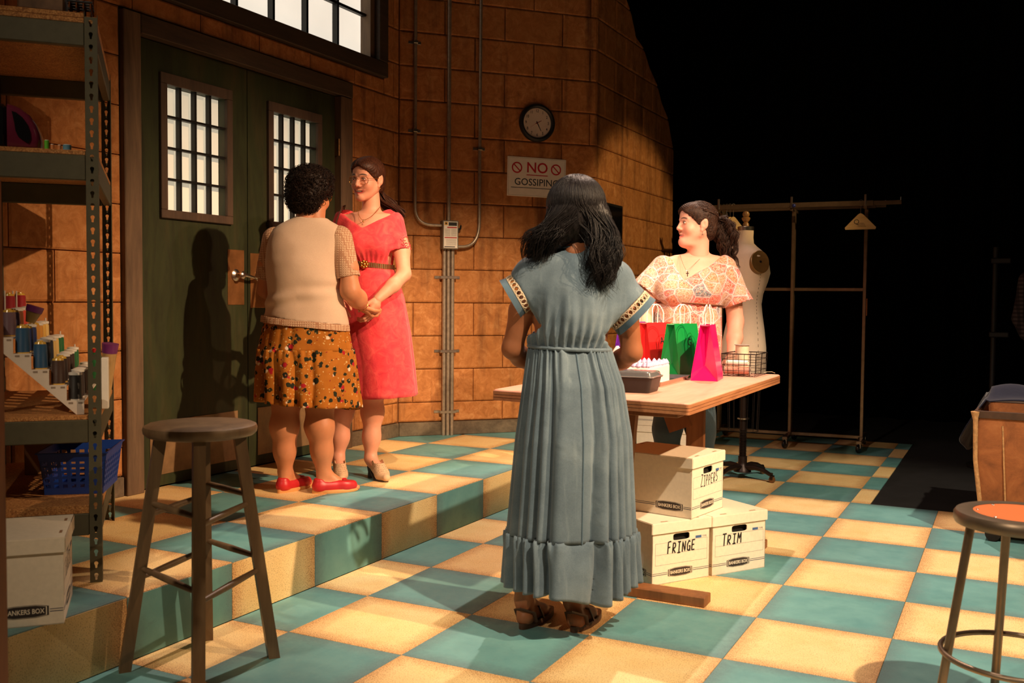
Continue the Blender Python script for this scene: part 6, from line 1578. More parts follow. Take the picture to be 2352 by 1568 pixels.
# ===== woman in the cream top and flowered skirt =====
def woman_cream():
    P = thing('person', 'woman in cream lace-sleeved top and mustard flowered skirt, seen from behind', 'person', (-1.88, 0.70, PLAT_Z), PRZ)
    SK = skin_mat('skin_warm_tan', srgb(206, 138, 98), srgb(170, 84, 70))
    shL, elL, wrL = (-0.140, 0.02, 1.275), (-0.205, 0.06, 1.030), (-0.10, 0.24, 0.93)
    shR, elR, wrR = (0.200, 0.0, 1.272), (0.250, -0.045, 1.025), (0.288, 0.120, 0.950)
    F = Field((-0.30, -0.24, -0.01), (0.42, 0.40, 1.46), 0.0075)
    F.add(ZLoft([(0.75, 0.02, 0, 0.15, 0.12), (0.95, 0.015, 0, 0.16, 0.11), (1.15, 0.01, 0, 0.16, 0.105), (1.28, 0.025, 0, 0.165, 0.09), (1.34, 0.035, 0, 0.13, 0.075), (1.375, 0.045, 0, 0.075, 0.062)]), 0.01)
    F.add(Cone((0.045, 0.010, 1.31), (0.060, 0.035, 1.45), 0.060, 0.052), 0.03); F.add(Cone(shL, shR, 0.046), 0.03)
    limb(F, [shL, (-0.185, 0.03, 1.16), elL], [0.047, 0.046, 0.038]); limb(F, [elL, (-0.165, 0.13, 0.985), wrL], [0.038, 0.037, 0.024])
    limb(F, [shR, (0.236, -0.02, 1.14), elR], [0.048, 0.050, 0.041]); limb(F, [elR, (0.274, 0.030, 0.988), wrR], [0.045, 0.043, 0.028], 0.04)
    for sx, kn, ca, an in ((-0.07, (-0.085, 0.01, 0.46), (-0.088, -0.022, 0.335), (-0.090, 0.0, 0.10)), (0.11, (0.090, 0.0, 0.46), (0.092, -0.022, 0.335), (0.110, -0.01, 0.095))):
        limb(F, [(sx, 0, 0.80), kn, ca, ((ca[0]+an[0])/2, -0.012, 0.21), an], [0.092, 0.066, 0.066, 0.050, 0.036], 0.045)
    foot_ops(F, (-0.090, 0.0, 0.095), (-0.108, -0.045), R(58)); foot_ops(F, (0.110, -0.01, 0.092), (0.070, -0.045), R(22))
    parts = [plain_net(F), hand_net(wrL, (0.4, 0.8, -0.1), (0.5, -0.3, -0.6), 0.5, -1), hand_net(wrR, (0.20, 0.62, -0.40), (0.45, 0.10, 0.75), 0.70, 1, 0.92, 0.7)]
    HM = head_matrix((0.042, 0.030, 1.515), (0.46, 0.91), R(-6), R(3)); hv = head_net(wide=1.02, full=0.5); parts.append((xf(HM, hv[0]), hv[1], hv[2]))
    V, Q, C = join_nets(parts); np_mesh('body', V, Q, SK, P, C); face_parts(HM, P)
    # top
    KN = fabric('cream_knit', srgb(216, 188, 164), 0.06, 450, 0.9, 0.12, 8)
    F = Field((-0.27, -0.21, 0.80), (0.33, 0.21, 1.43), 0.0065)
    F.add(ZLoft([(0.83, 0.015, 0, 0.226, 0.152), (0.87, 0.015, 0, 0.216, 0.146), (0.95, 0.014, 0, 0.200, 0.138), (1.03, 0.013, 0, 0.188, 0.132), (1.10, 0.006, -0.003, 0.187, 0.134), (1.17, 0.003, -0.004, 0.186, 0.130), (1.24, 0.010, -0.002, 0.190, 0.118), (1.29, 0.020, 0, 0.194, 0.104), (1.335, 0.030, 0, 0.182, 0.090), (1.365, 0.038, 0, 0.140, 0.076), (1.385, 0.044, 0, 0.095, 0.068), (1.397, 0.046, 0, 0.070, 0.062)], 2.3), 0.01)
    F.cut(Cone((0.048, -0.005, 1.45), (0.048, 0.005, 1.365), 0.066, 0.058), 0.008)
    # hem slopes down to the right
    F.cut(Fn(lambda x, y, z: z-(0.872-0.105*(x-0.015)), (-0.3, -0.25, 0.70), (0.35, 0.25, 0.93)), 0.004)
    F.cut(Fn(lambda x, y, z: np.maximum(np.abs(y-0.045)-0.007, np.maximum(z-0.94, 0.13-x)), (0.12, 0.0, 0.78), (0.30, 0.09, 0.96)), 0.003)
    V, Q, C = plain_net(F, 2, 0.5); N = net_normals(V, Q); x, y, z = V.T
    m_ = np.exp(-((z-1.0-0.08*np.sin(3*x))/0.05)**2)
    V = V+N*(0.006*m_*np.sin(70*(z+0.16*np.abs(x)-0.1*x))+0.003*np.sin(20*x+9*z)*np.sin(7*z+2))[:, None]; V = wrinkle(V, N, 0.003, (12, 12, 12), 2.2)
    top = np_mesh('knit_top', V, Q, KN, P)
    t = NT('lace_rings'); v = t.coord(); d = t.voronoi(v, 88, rand=0.0); rg_ = t.ramp(d, [(0.20, 0.0), (0.26, 1.0), (0.42, 1.0), (0.50, 0.0)]); c = t.mix(rg_, srgb(176, 130, 100), srgb(216, 182, 150)); t.bump(rg_, 0.4, 0.003); LACE = t.set(c, 0.9)
    for (a, b, ra, rb, nn) in (((0.186, 0.0, 1.290), (0.240, -0.022, 1.092), 0.068, 0.060, (0.18, -0.10, -0.98)), ((-0.142, 0.015, 1.285), (-0.200, 0.048, 1.085), 0.064, 0.052, (-0.25, 0.15, -0.95))):
        nn = Vector(nn).normalized(); F = Field((min(a[0], b[0])-0.09, -0.11, 1.03), (max(a[0], b[0])+0.09, 0.15, 1.38), 0.006); F.add(Cone(a, Vector(b)+nn*0.05, ra, rb), 0)
        F.cut(Fn(lambda x, y, z, b=b, nn=nn: -((x-b[0])*nn.x+(y-b[1])*nn.y+(z-b[2])*nn.z), (-0.5, -0.3, 0.9), (0.5, 0.3, 1.15)), 0.004); F.cut(Cone(Vector(b)-nn*0.06, Vector(b)+nn*0.03, rb-0.012, rb-0.007), 0.004)
        V, Q, C = plain_net(F, 1); np_mesh('lace_sleeve', V, Q, LACE, top)
    m = MB(); n = 80
    def hemring(s, dz): return [(0.015+(0.222*s)*math.copysign(abs(math.cos(2*math.pi*k/n))**0.87, math.cos(2*math.pi*k/n)), (0.150*s)*math.copysign(abs(math.sin(2*math.pi*k/n))**0.87, math.sin(2*math.pi*k/n)), 0.874-0.105*0.222*math.cos(2*math.pi*k/n)+dz) for k in range(n)]
    m.loft([hemring(0.985, 0.004), hemring(1.0, 0.0), hemring(1.012, -0.028), hemring(0.995, -0.028)]); m.build('lace_hem', LACE, top, True)
    # skirt with printed flowers
    t = NT('mustard_floral'); v = t.coord(); base = t.ramp(t.noise(v, 8, 3), [(0.3, srgb(158, 92, 22)), (0.7, srgb(182, 112, 36))])
    def dots(sc, r, col, prev, off):
        vv = t.n('ShaderNodeVectorMath', operation='ADD'); t.l(v, vv.inputs[0]); vv.inputs[1].default_value = off
        wv = t.n('ShaderNodeVectorMath', operation='ADD'); nz = t.n('ShaderNodeTexNoise'); nz.inputs['Scale'].default_value = 60; t.l(v, nz.inputs['Vector'])
        sc_ = t.n('ShaderNodeVectorMath', operation='SCALE'); t.l(nz.outputs['Color'], sc_.inputs[0]); sc_.inputs['Scale'].default_value = 0.016; t.l(vv.outputs[0], wv.inputs[0]); t.l(sc_.outputs[0], wv.inputs[1])
        d = t.voronoi(wv.outputs[0], sc); return t.mix(t.ramp(d, [(r, 1.0), (r+0.05, 0.0)]), prev, col)
    c = dots(24, 0.26, srgb(34, 40, 24), base, (0.0, 0, 0)); c = dots(17, 0.23, srgb(30, 34, 24), c, (0.013, 0.01, 0.0)); c = dots(17, 0.17, srgb(168, 28, 40), c, (0.0, 0, 0.012)); c = dots(17, 0.13, srgb(226, 206, 180), c, (0.022, 0, 0.018)); c = dots(55, 0.17, srgb(206, 170, 110), c, (0.3, 0.1, 0.2)); c = dots(34, 0.09, srgb(132, 26, 34), c, (0.5, 0.1, 0.2))
    t.bump(t.noise(v, 9, 3), 0.15, 0.02); FL = t.set(c, 0.85, Specular_IOR_Level=0.25)
    skirt_loft('skirt_yoke', [(0.93, 0.02, 0, 0.196, 0.132), (0.86, 0.018, 0, 0.212, 0.142), (0.725, 0.014, 0, 0.238, 0.168)], 15, FL, P, nz=16, seed=2, amp0=0.002, amp1=0.005)
    hm = lambda c_, s_: -0.018*c_-0.055*np.clip(s_, 0, 1)*np.clip(c_+0.4, 0, 1)
    skirt_loft('skirt_flounce', [(0.732, 0.014, 0, 0.242, 0.172), (0.70, 0.015, 0, 0.246, 0.178), (0.455, 0.028, 0, 0.262, 0.205)], 13, FL, P, hm, nz=26, seed=7, amp0=0.004, amp1=0.022, top_gather=0.005, pw=0.7)
    # curly cropped hair
    HB = hair_mat('hair_dark_curly', (0.005, 0.0025, 0.0018, 1), (0.026, 0.012, 0.007, 1), 0.42)
    F = Field((-0.15, -0.15, -0.17), (0.15, 0.13, 0.17), 0.005); F.add(Ell((0, -0.024, 0.040), (0.116, 0.114, 0.102)), 0); F.add(Ell((0, -0.058, -0.026), (0.100, 0.070, 0.086)), 0.03); F.add(Ell((0, 0.03, 0.085), (0.085, 0.06, 0.05)), 0.03)
    F.cut(Ell((0, 0.105, -0.02), (0.085, 0.085, 0.085)), 0.02); 
    for s in (-1, 1): F.cut(Ell((s*0.105, 0.03, -0.05), (0.05, 0.06, 0.055)), 0.015)
    V, Q, C = plain_net(F, 1); N = net_normals(V, Q); x, y, z = V.T
    V2 = V+N*(0.006*np.sin(95*x+4*np.sin(60*z))*np.sin(90*z+3*np.sin(70*y))*np.sin(80*y+1))[:, None]
    hair = np_mesh('hair', xf(HM, V2), Q, HB, P)
    rg = np.random.RandomState(4); S, NN = 1500, 16; idx = rg.choice(len(V), S); tt = np.linspace(0, 1, NN); paths = np.zeros((S, NN, 3))
    for s in range(S):
        p0, n0 = V[idx[s]], N[idx[s]]; t1 = np.cross(n0, rg.randn(3)); t1 /= np.linalg.norm(t1); t2 = np.cross(n0, t1); Lc = rg.uniform(0.02, 0.045); rc = rg.uniform(0.004, 0.009); tw = rg.uniform(1.0, 1.7)*2*math.pi
        paths[s] = p0+n0*(-0.002+0.010*tt[:, None])+t1*(Lc*(tt-0.5))[:, None]+rc*(np.cos(tw*tt)[:, None]*n0*0.8+np.sin(tw*tt)[:, None]*t2)
    strands('curls', xf(HM, paths.reshape(-1, 3)).reshape(S, NN, 3), np.interp(tt, [0, 0.3, 1], [0.0016, 0.0020, 0.0005])[None, :]*rg.uniform(0.6, 1.1, (S, 1)), HB, hair, 5)
    # earring, glasses arm, bracelet
    GOLD = plain('gold', srgb(214, 160, 84), 0.25, 1.0, vary=0.1)
    m = MB(); c0 = HM @ Vector((0.083, -0.002, -0.046)); m.tube([c0+Vector((0.009*math.cos(a), 0.004*math.sin(a), 0.010*math.sin(a))) for a in [2*math.pi*k/16 for k in range(16)]], 0.0016, 6, closed=True); m.build('earring', GOLD, P, True)
    m = MB()
    for s in (-1, 1):
        m.tube([HM @ Vector((s*0.033+0.022*math.cos(a), 0.098-0.006*abs(math.cos(a)), 0.002+0.020*math.sin(a))) for a in [2*math.pi*k/20 for k in range(20)]], 0.0014, 6, closed=True); m.tube([HM @ Vector(p) for p in ((s*0.054, 0.095, 0.008), (s*0.076, 0.05, 0.008), (s*0.080, -0.005, 0.010))], 0.0014, 6)
    m.build('glasses', GOLD, P, True)
    m = MB(); wv = Vector(wrR); ax = (Vector(elR)-wv).normalized(); e1 = ax.orthogonal().normalized(); e2 = ax.cross(e1)
    m.tube([wv+ax*0.012+(e1*math.cos(a)+e2*math.sin(a))*0.031 for a in [2*math.pi*k/24 for k in range(24)]], 0.0020, 6, closed=True)
    for k in range(9): a = 2*math.pi*k/9; m.sphere(tuple(wv+ax*0.012+(e1*math.cos(a)+e2*math.sin(a))*0.032), 0.0034, 8, 6)
    m.build('bracelet', GOLD, P, True)
    RD_ = plain('red_leather', srgb(196, 34, 40), 0.42, vary=0.06); GUM = plain('gum_sole', srgb(212, 150, 88), 0.6, vary=0.08)
    for (hl, ang) in (((-0.112, -0.052), R(58)), ((0.062, -0.050), R(22))):
        M = shoe_frame(hl, ang); F = Field((-0.03, -0.06, -0.005), (0.28, 0.06, 0.10), 0.0035)
        F.add(Cone((0.034, 0, 0.038), (0.034, 0, 0.058), 0.036, 0.031), 0.01); F.add(Cone((0.034, 0, 0.034), (0.17, 0, 0.032), 0.036, 0.036), 0.01); F.add(Cone((0.160, 0, 0.034), (0.200, 0, 0.030), 0.037, 0.028), 0.02)
        F.cut(Fn(lambda x, y, z: z-0.012, (-0.1, -0.1, -0.02), (0.3, 0.1, 0.014)), 0.002)
        F.cut(Ell((0.082, 0, 0.084), (0.062, 0.028, 0.045)), 0.006); F.cut(Fn(lambda x, y, z: -(z-(0.076-0.13*np.clip(x-0.03, 0, 0.16))), (0.02, -0.1, 0.03), (0.3, 0.1, 0.12)), 0.005)
        V, Q, C = plain_net(F, 1); up = np_mesh('shoe', xf(M, V), Q, RD_, P)
        so = MB(); o = outline(0.236, 0.041); so.loft([[M @ Vector((x*s-0.004, y*s, z)) for x, y in o] for s, z in ((0.97, 0.0), (1.0, 0.004), (1.0, 0.013), (0.96, 0.018))], capb=True, capt=True); so.build('sole', GUM, up, True, 40)
        bw = MB()
        for s in (-1, 1): bw.tube([M @ Vector((0.160+0.012*math.cos(a), s*(0.010+0.009*math.sin(a)), 0.064)) for a in [2*math.pi*k/10 for k in range(10)]], 0.0022, 6, closed=True)
        bw.build('bow', RD_, up, True)
    return P
woman_cream()

# ===== woman in the coral dress =====
def woman_coral():
    P = thing('person', 'smiling woman in coral red dress with glasses, facing the curly-haired woman', 'person', (-1.85, 1.17, PLAT_Z), PRZ)
    SK = skin_mat('skin_fair_rose', srgb(224, 158, 130), srgb(176, 70, 66))
    shL, elL, wrL = (-0.118, 0.02, 1.405), (-0.175, 0.03, 1.120), (-0.120, -0.16, 0.985)       # image left
    shR, elR, wrR = (0.188, 0.0, 1.385), (0.238, -0.075, 1.122), (0.112, -0.205, 0.985)        # image right
    F = Field((-0.27, -0.28, -0.01), (0.36, 0.26, 1.60), 0.007)
    F.add(ZLoft([(0.75, 0.06, 0, 0.13, 0.11), (1.0, 0.06, 0, 0.13, 0.10), (1.17, 0.052, 0, 0.102, 0.082), (1.28, 0.046, -0.004, 0.128, 0.100), (1.36, 0.042, 0, 0.145, 0.094), (1.42, 0.044, 0, 0.135, 0.078), (1.45, 0.052, 0.005, 0.085, 0.062)]), 0.01)
    F.add(Cone((0.052, 0.020, 1.40), (0.045, 0.012, 1.555), 0.052, 0.047), 0.03)
    F.add(Cone((0.05, 0.01, 1.435), (shR[0]-0.01, 0.0, 1.385), 0.040, 0.040), 0.03); F.add(Cone((0.05, 0.01, 1.435), (shL[0]+0.01, 0.02, 1.405), 0.040, 0.038), 0.03)
    limb(F, [shL, (-0.15, 0.02, 1.26), elL], [0.044, 0.041, 0.033]); limb(F, [elL, (-0.15, -0.05, 1.06), wrL], [0.033, 0.034, 0.023])
    limb(F, [shR, (0.220, -0.030, 1.25), elR], [0.046, 0.044, 0.036]); limb(F, [elR, (0.188, -0.140, 1.060), wrR], [0.037, 0.037, 0.026])
    for sx, kn, ca, an in ((-0.02, (-0.075, 0.01, 0.50), (-0.112, 0.022, 0.36), (-0.130, 0.0, 0.115)), (0.11, (0.062, 0.0, 0.50), (0.056, 0.020, 0.36), (0.048, 0.0, 0.110))):
        limb(F, [(sx, 0, 0.82), kn, ca, ((ca[0]+an[0])/2, 0.008, 0.22), an], [0.085, 0.058, 0.056, 0.043, 0.032], 0.045)
    foot_ops(F, (-0.130, 0.0, 0.110), (-0.135, 0.035), R(-76), 0.215, lift=0.045); foot_ops(F, (0.048, 0.0, 0.105), (0.040, 0.040), R(-58), 0.215, lift=0.045)
    parts = [plain_net(F), hand_net(wrL, (0.3, -0.7, -0.4), (0.4, 0.1, -0.6), 0.5, 1), hand_net(wrR, (-0.30, -0.15, -0.90), (-0.85, 0.35, -0.10), 0.62, -1, 0.98, 0.6)]
    HM = head_matrix((0.030, -0.004, 1.636), (-0.44, -0.90), R(-7), R(-3)); hv = head_net(smile=1.1, full=0.0, neck_r=0.046); parts.append((xf(HM, hv[0]), hv[1], hv[2]))
    V, Q, C = join_nets(parts); np_mesh('body', V, Q, SK, P, C); face_parts(HM, P, 1.1, 0.55)
    t = NT('coral_linen'); v = t.coord(); a = t.noise(v, 16, 6, 0.65, 1.2); w = t.noise(v, 600, 2); c = t.ramp(a, [(0.28, srgb(212, 46, 64)), (0.5, srgb(234, 68, 76)), (0.75, srgb(246, 98, 94))]); t.bump(t.math('ADD', a, t.math('MULTIPLY', w, 0.05)), 0.22, 0.012); CO = t.set(c, 0.8, Specular_IOR_Level=0.3, Sheen_Weight=0.2)
    F = Field((-0.26, -0.22, 1.10), (0.34, 0.20, 1.52), 0.006)
    F.add(ZLoft([(1.135, 0.055, 0, 0.118, 0.098), (1.17, 0.054, 0, 0.114, 0.094), (1.22, 0.050, -0.003, 0.124, 0.104), (1.28, 0.046, -0.008, 0.142, 0.118), (1.33, 0.043, -0.006, 0.156, 0.116), (1.38, 0.040, 0, 0.168, 0.102), (1.42, 0.040, 0, 0.165, 0.092), (1.455, 0.042, 0.005, 0.145, 0.080), (1.48, 0.045, 0.01, 0.11, 0.07)]), 0.01)
    for s in (-1, 1): F.add(Ell((0.046+s*0.062, -0.082, 1.275), (0.060, 0.050, 0.060)), 0.04)
    for a, b, ra, rb, nn in (((0.165, 0.0, 1.400), (0.216, -0.032, 1.246), 0.062, 0.062, Vector((0.16, -0.16, -0.97))), ((-0.098, 0.015, 1.420), (-0.152, 0.02, 1.265), 0.058, 0.056, Vector((-0.25, 0, -0.97)))):
        nn.normalize(); b = Vector(b); F.add(Cone(a, b+nn*0.05, ra, rb), 0.02)
        F.cut(Fn(lambda x, y, z, b=b, nn=nn: np.maximum(-((x-b.x)*nn.x+(y-b.y)*nn.y+(z-b.z)*nn.z), np.sqrt((x-b.x)**2+(y-b.y)**2)-0.075), (b.x-0.08, -0.12, 1.10), (b.x+0.08, 0.12, 1.28)), 0.004); F.cut(Cone(b-nn*0.05, b+nn*0.03, rb-0.013, rb-0.006), 0.004)
    # wide V neckline in front, shallow scoop behind
    F.cut(Fn(lambda x, y, z: (1.372+np.where(x < 0.012, 0.62, 0.48)*np.abs(x-0.012))+np.where(y > 0.02, 0.05, 0.0)-z, (-0.115, -0.22, 1.33), (0.178, 0.20, 1.56)), 0.006)
    V, Q, C = plain_net(F, 2, 0.5); N = net_normals(V, Q); x, y, z = V.T
    V = V+N*(0.004*np.exp(-((z-1.19)/0.04)**2)*np.sin(28*np.arctan2(y, x-0.05)+7*z))[:, None]; V = wrinkle(V, N, 0.0035, (20, 18, 18), 0.7)
    dress = np_mesh('dress_bodice', V, Q, CO, P)
    skirt_loft('dress_skirt', [(1.165, 0.054, 0, 0.115, 0.095), (1.10, 0.060, 0, 0.138, 0.118), (1.0, 0.070, 0, 0.160, 0.140), (0.80, 0.088, 0, 0.180, 0.160), (0.60, 0.104, 0, 0.190, 0.172), (0.452, 0.112, 0, 0.198, 0.180)], 6, CO, P, lambda c, s: 0.010*c, nz=34, seed=4, amp0=0.0015, amp1=0.010)
    BM = plain('metal_scale_belt', srgb(176, 140, 100), 0.3, 0.9, vary=0.2); m = MB()
    for k in range(64):
        a = 2*math.pi*k/64; c_, s_ = math.cos(a), math.sin(a); Mk2 = Matrix.Translation((0.054+0.121*c_, 0.101*s_, 1.170-0.012*c_)) @ Matrix.Rotation(math.atan2(s_/0.101, c_/0.121), 4, 'Z'); m.cbox(-0.003, 0.003, -0.0050, 0.0050, -0.014, 0.014, 0.001, M=Mk2)
    belt = m.build('belt', BM, dress)
    GOLD = plain('gold', srgb(214, 160, 84), 0.25, 1.0, vary=0.1); m = MB(); bc = Vector((0.028, -0.108, 1.172))
    for k in range(7): a = 2*math.pi*k/7; m.sphere(tuple(bc+Vector((0.016*math.cos(a), -0.004, 0.016*math.sin(a)))), 0.009, 10, 8)
    m.sphere(tuple(bc+Vector((0, -0.006, 0))), 0.011, 10, 8); m.build('buckle', GOLD, belt, True)
    # necklace and pendant, earrings, glasses
    m = MB(); pts = []
    for k in range(25):
        u = -1+2*k/24; x = 0.020+0.062*u; pts.append((x+0.018*(abs(u)), -0.106+0.075*u*u+0.008*abs(u), 1.410+0.078*u*u))
    m.tube(pts, 0.0014, 6); m.sphere((0.022, -0.108, 1.402), 0.005, 10, 8); m.build('necklace', GOLD, P, True)
    m = MB()
    for s in (-1, 1): m.sphere(tuple(HM @ Vector((s*0.079, 0.004, -0.046))), 0.003, 8, 6)
    m.build('earrings', GOLD, P, True)
    m = MB()
    for s in (-1, 1):
        m.tube([HM @ Vector((s*0.035+0.0255*math.copysign(abs(math.cos(a))**0.8, math.cos(a)), 0.105-0.010*abs(math.cos(a))-0.010, -0.002+0.0215*math.copysign(abs(math.sin(a))**0.8, math.sin(a)))) for a in [2*math.pi*k/24 for k in range(24)]], 0.0013, 6, closed=True)
        m.tube([HM @ Vector(p) for p in ((s*0.059, 0.088, 0.008), (s*0.075, 0.045, 0.008), (s*0.079, -0.005, 0.008))], 0.0013, 6)
    m.tube([HM @ Vector(p) for p in ((-0.010, 0.097, 0.004), (0, 0.101, 0.007), (0.010, 0.097, 0.004))], 0.0013, 6); m.build('glasses', GOLD, P, True)
    # hair parted and tied low
    HR = hair_mat('hair_chestnut', (0.020, 0.006, 0.003, 1), (0.090, 0.030, 0.014, 1), 0.34)
    F = Field((-0.12, -0.15, -0.12), (0.12, 0.12, 0.15), 0.0045); F.add(Ell((0, -0.016, 0.036), (0.084, 0.102, 0.092)), 0); F.add(Ell((0, 0.044, 0.066), (0.064, 0.060, 0.046)), 0.03); F.add(Ell((0, -0.055, -0.030), (0.066, 0.058, 0.060)), 0.03)
    F.cut(Fn(lambda x, y, z: np.interp(z-0.006-0.022*np.exp(-(x/0.034)**2), [-0.12, -0.045, -0.022, 0.002, 0.024, 0.042, 0.058, 0.12], [-0.045, -0.030, 0.010, 0.036, 0.058, 0.078, 0.112, 0.25]).astype(np.float32)+0.35*np.abs(x)*0-y, (-0.2, -0.06, -0.2), (0.2, 0.2, 0.12)), 0.006)
    for s in (-1, 1): F.cut(Ell((s*0.090, -0.006, -0.014), (0.020, 0.024, 0.036)), 0.006)
    F.cut(Fn(lambda x, y, z: z+0.075, (-0.2, -0.2, -0.2), (0.2, 0.2, -0.07)), 0.01)
    V, Q, C = plain_net(F, 1); N = net_normals(V, Q); x, y, z = V.T; ph = np.arctan2(z-0.02, -(y+0.10))
    V = V+N*(0.0013*np.sin(160*ph+20*x)-0.003*np.exp(-((x-0.006)/0.004)**2)*(z > 0.08))[:, None]
    hair = np_mesh('hair', xf(HM, V), Q, HR, P)
    rg = np.random.RandomState(8); S, NN = 520, 14; tt = np.linspace(0, 1, NN); paths = np.zeros((S, NN, 3)); p0 = np.array(HM @ Vector((0, -0.108, -0.055)))
    for s in range(S):
        q_ = np.random.RandomState(50+s % 18); o_ = q_.randn(3)*0.014+rg.randn(3)*0.003; e_ = np.array([0.205, 0.085, 1.455])+q_.randn(3)*np.array([0.012, 0.012, 0.02])+rg.randn(3)*0.003; K = np.array([p0+o_*0.5, p0+np.array([0.03, 0.01, -0.045])+o_*1.3, (p0+e_)/2+np.array([0.012, 0.01, -0.012])+o_*1.3, e_]); p = np.stack([np.interp(tt, np.linspace(0, 1, 4), K[:, q]) for q in range(3)], 1)
        for _ in range(3): p[1:-1] = (p[:-2]+2*p[1:-1]+p[2:])/4
        p[:, 0] += 0.008*np.sin(9*tt+s % 18)*tt; paths[s] = p
    strands('ponytail', paths, np.interp(tt, [0, 0.5, 1], [0.0022, 0.0022, 0.0006])[None, :]*rg.uniform(0.6, 1.1, (S, 1)), HR, hair, 5)
    # crocheted mules with block heels
    t = NT('beige_crochet'); v = t.coord(); d = t.voronoi(v, 120, rand=0.15); k_ = t.ramp(d, [(0.22, 1.0), (0.34, 0.0)]); zc = t.n('ShaderNodeSeparateXYZ'); t.l(v, zc.inputs[0]); k_ = t.math('MULTIPLY', k_, t.ramp(zc.outputs[2], [(0.040, 0.0), (0.055, 1.0)])); BE = t.set(t.mix(k_, srgb(206, 168, 132), srgb(110, 66, 46)), 0.8); HE = plain('dark_stacked_heel', srgb(54, 40, 34), 0.5)
    for (hl, ang) in (((-0.135, 0.035), R(-76)), ((0.040, 0.040), R(-58))):
        M = shoe_frame(hl, ang); F = Field((-0.03, -0.06, -0.005), (0.27, 0.06, 0.14), 0.0035)
        F.add(Cone((0.075, 0, 0.072), (0.155, 0, 0.038), 0.036, 0.036), 0.01); F.add(Cone((0.10, 0, 0.095), (0.165, 0, 0.040), 0.031, 0.034), 0.01); F.add(Cone((0.155, 0, 0.032), (0.212, 0, 0.026), 0.035, 0.022), 0.02)
        F.cut(Fn(lambda x, y, z: z-0.007, (-0.1, -0.1, -0.02), (0.3, 0.1, 0.008)), 0.002); F.cut(Fn(lambda x, y, z: (x-0.062)*0.86-(0.10-z)*0.1, (-0.1, -0.1, 0.0), (0.08, 0.1, 0.2)), 0.003); F.cut(Cone((0.03, 0, 0.125), (0.12, 0, 0.10), 0.026, 0.026), 0.004)
        V, Q, C = plain_net(F, 1); up = np_mesh('mule', xf(M, V), Q, BE, P); h = MB(); h.lathe([(0.026, 0.0), (0.024, 0.03), (0.030, 0.060)], 16, c=(0.030, 0, 0), M=M); h.loft([[M @ Vector((x*0.80+0.02, y*0.82, zf(x)+dz)) for x, y in outline(0.245, 0.042)] for dz, zf in ((0.0, lambda x: 0.055*max(0, 1-x/0.13)), (0.010, lambda x: 0.055*max(0, 1-x/0.13)))], capb=True, capt=True); h.build('heel', HE, up, True, 40)
    return P
woman_coral()
BGL = thing('shoulder_bag', 'dark brown shoulder bag hung from the shoulder of the coral dress', 'bag', tuple(Vector((-1.85, 1.17, PLAT_Z))+RGT*(-0.185)+FWD*0.02+Vector((0, 0, 0.86))), PRZ)
M_BAG = plain('dark_brown_bag_leather', srgb(70, 40, 28), 0.5, vary=0.15)
MB().cbox(-0.045, 0.045, -0.13, 0.13, 0.0, 0.20, 0.012).build('pouch', M_BAG, BGL, True)
MB().tube([(0.0, -0.11, 0.195), (0.02, -0.095, 0.36), (0.055, -0.070, 0.55), (0.078, -0.03, 0.622), (0.082, 0.02, 0.632), (0.06, 0.07, 0.58), (0.01, 0.11, 0.40), (0.0, 0.11, 0.195)], 0.013, 8, flat=0.3).build('strap', M_BAG, BGL, True)

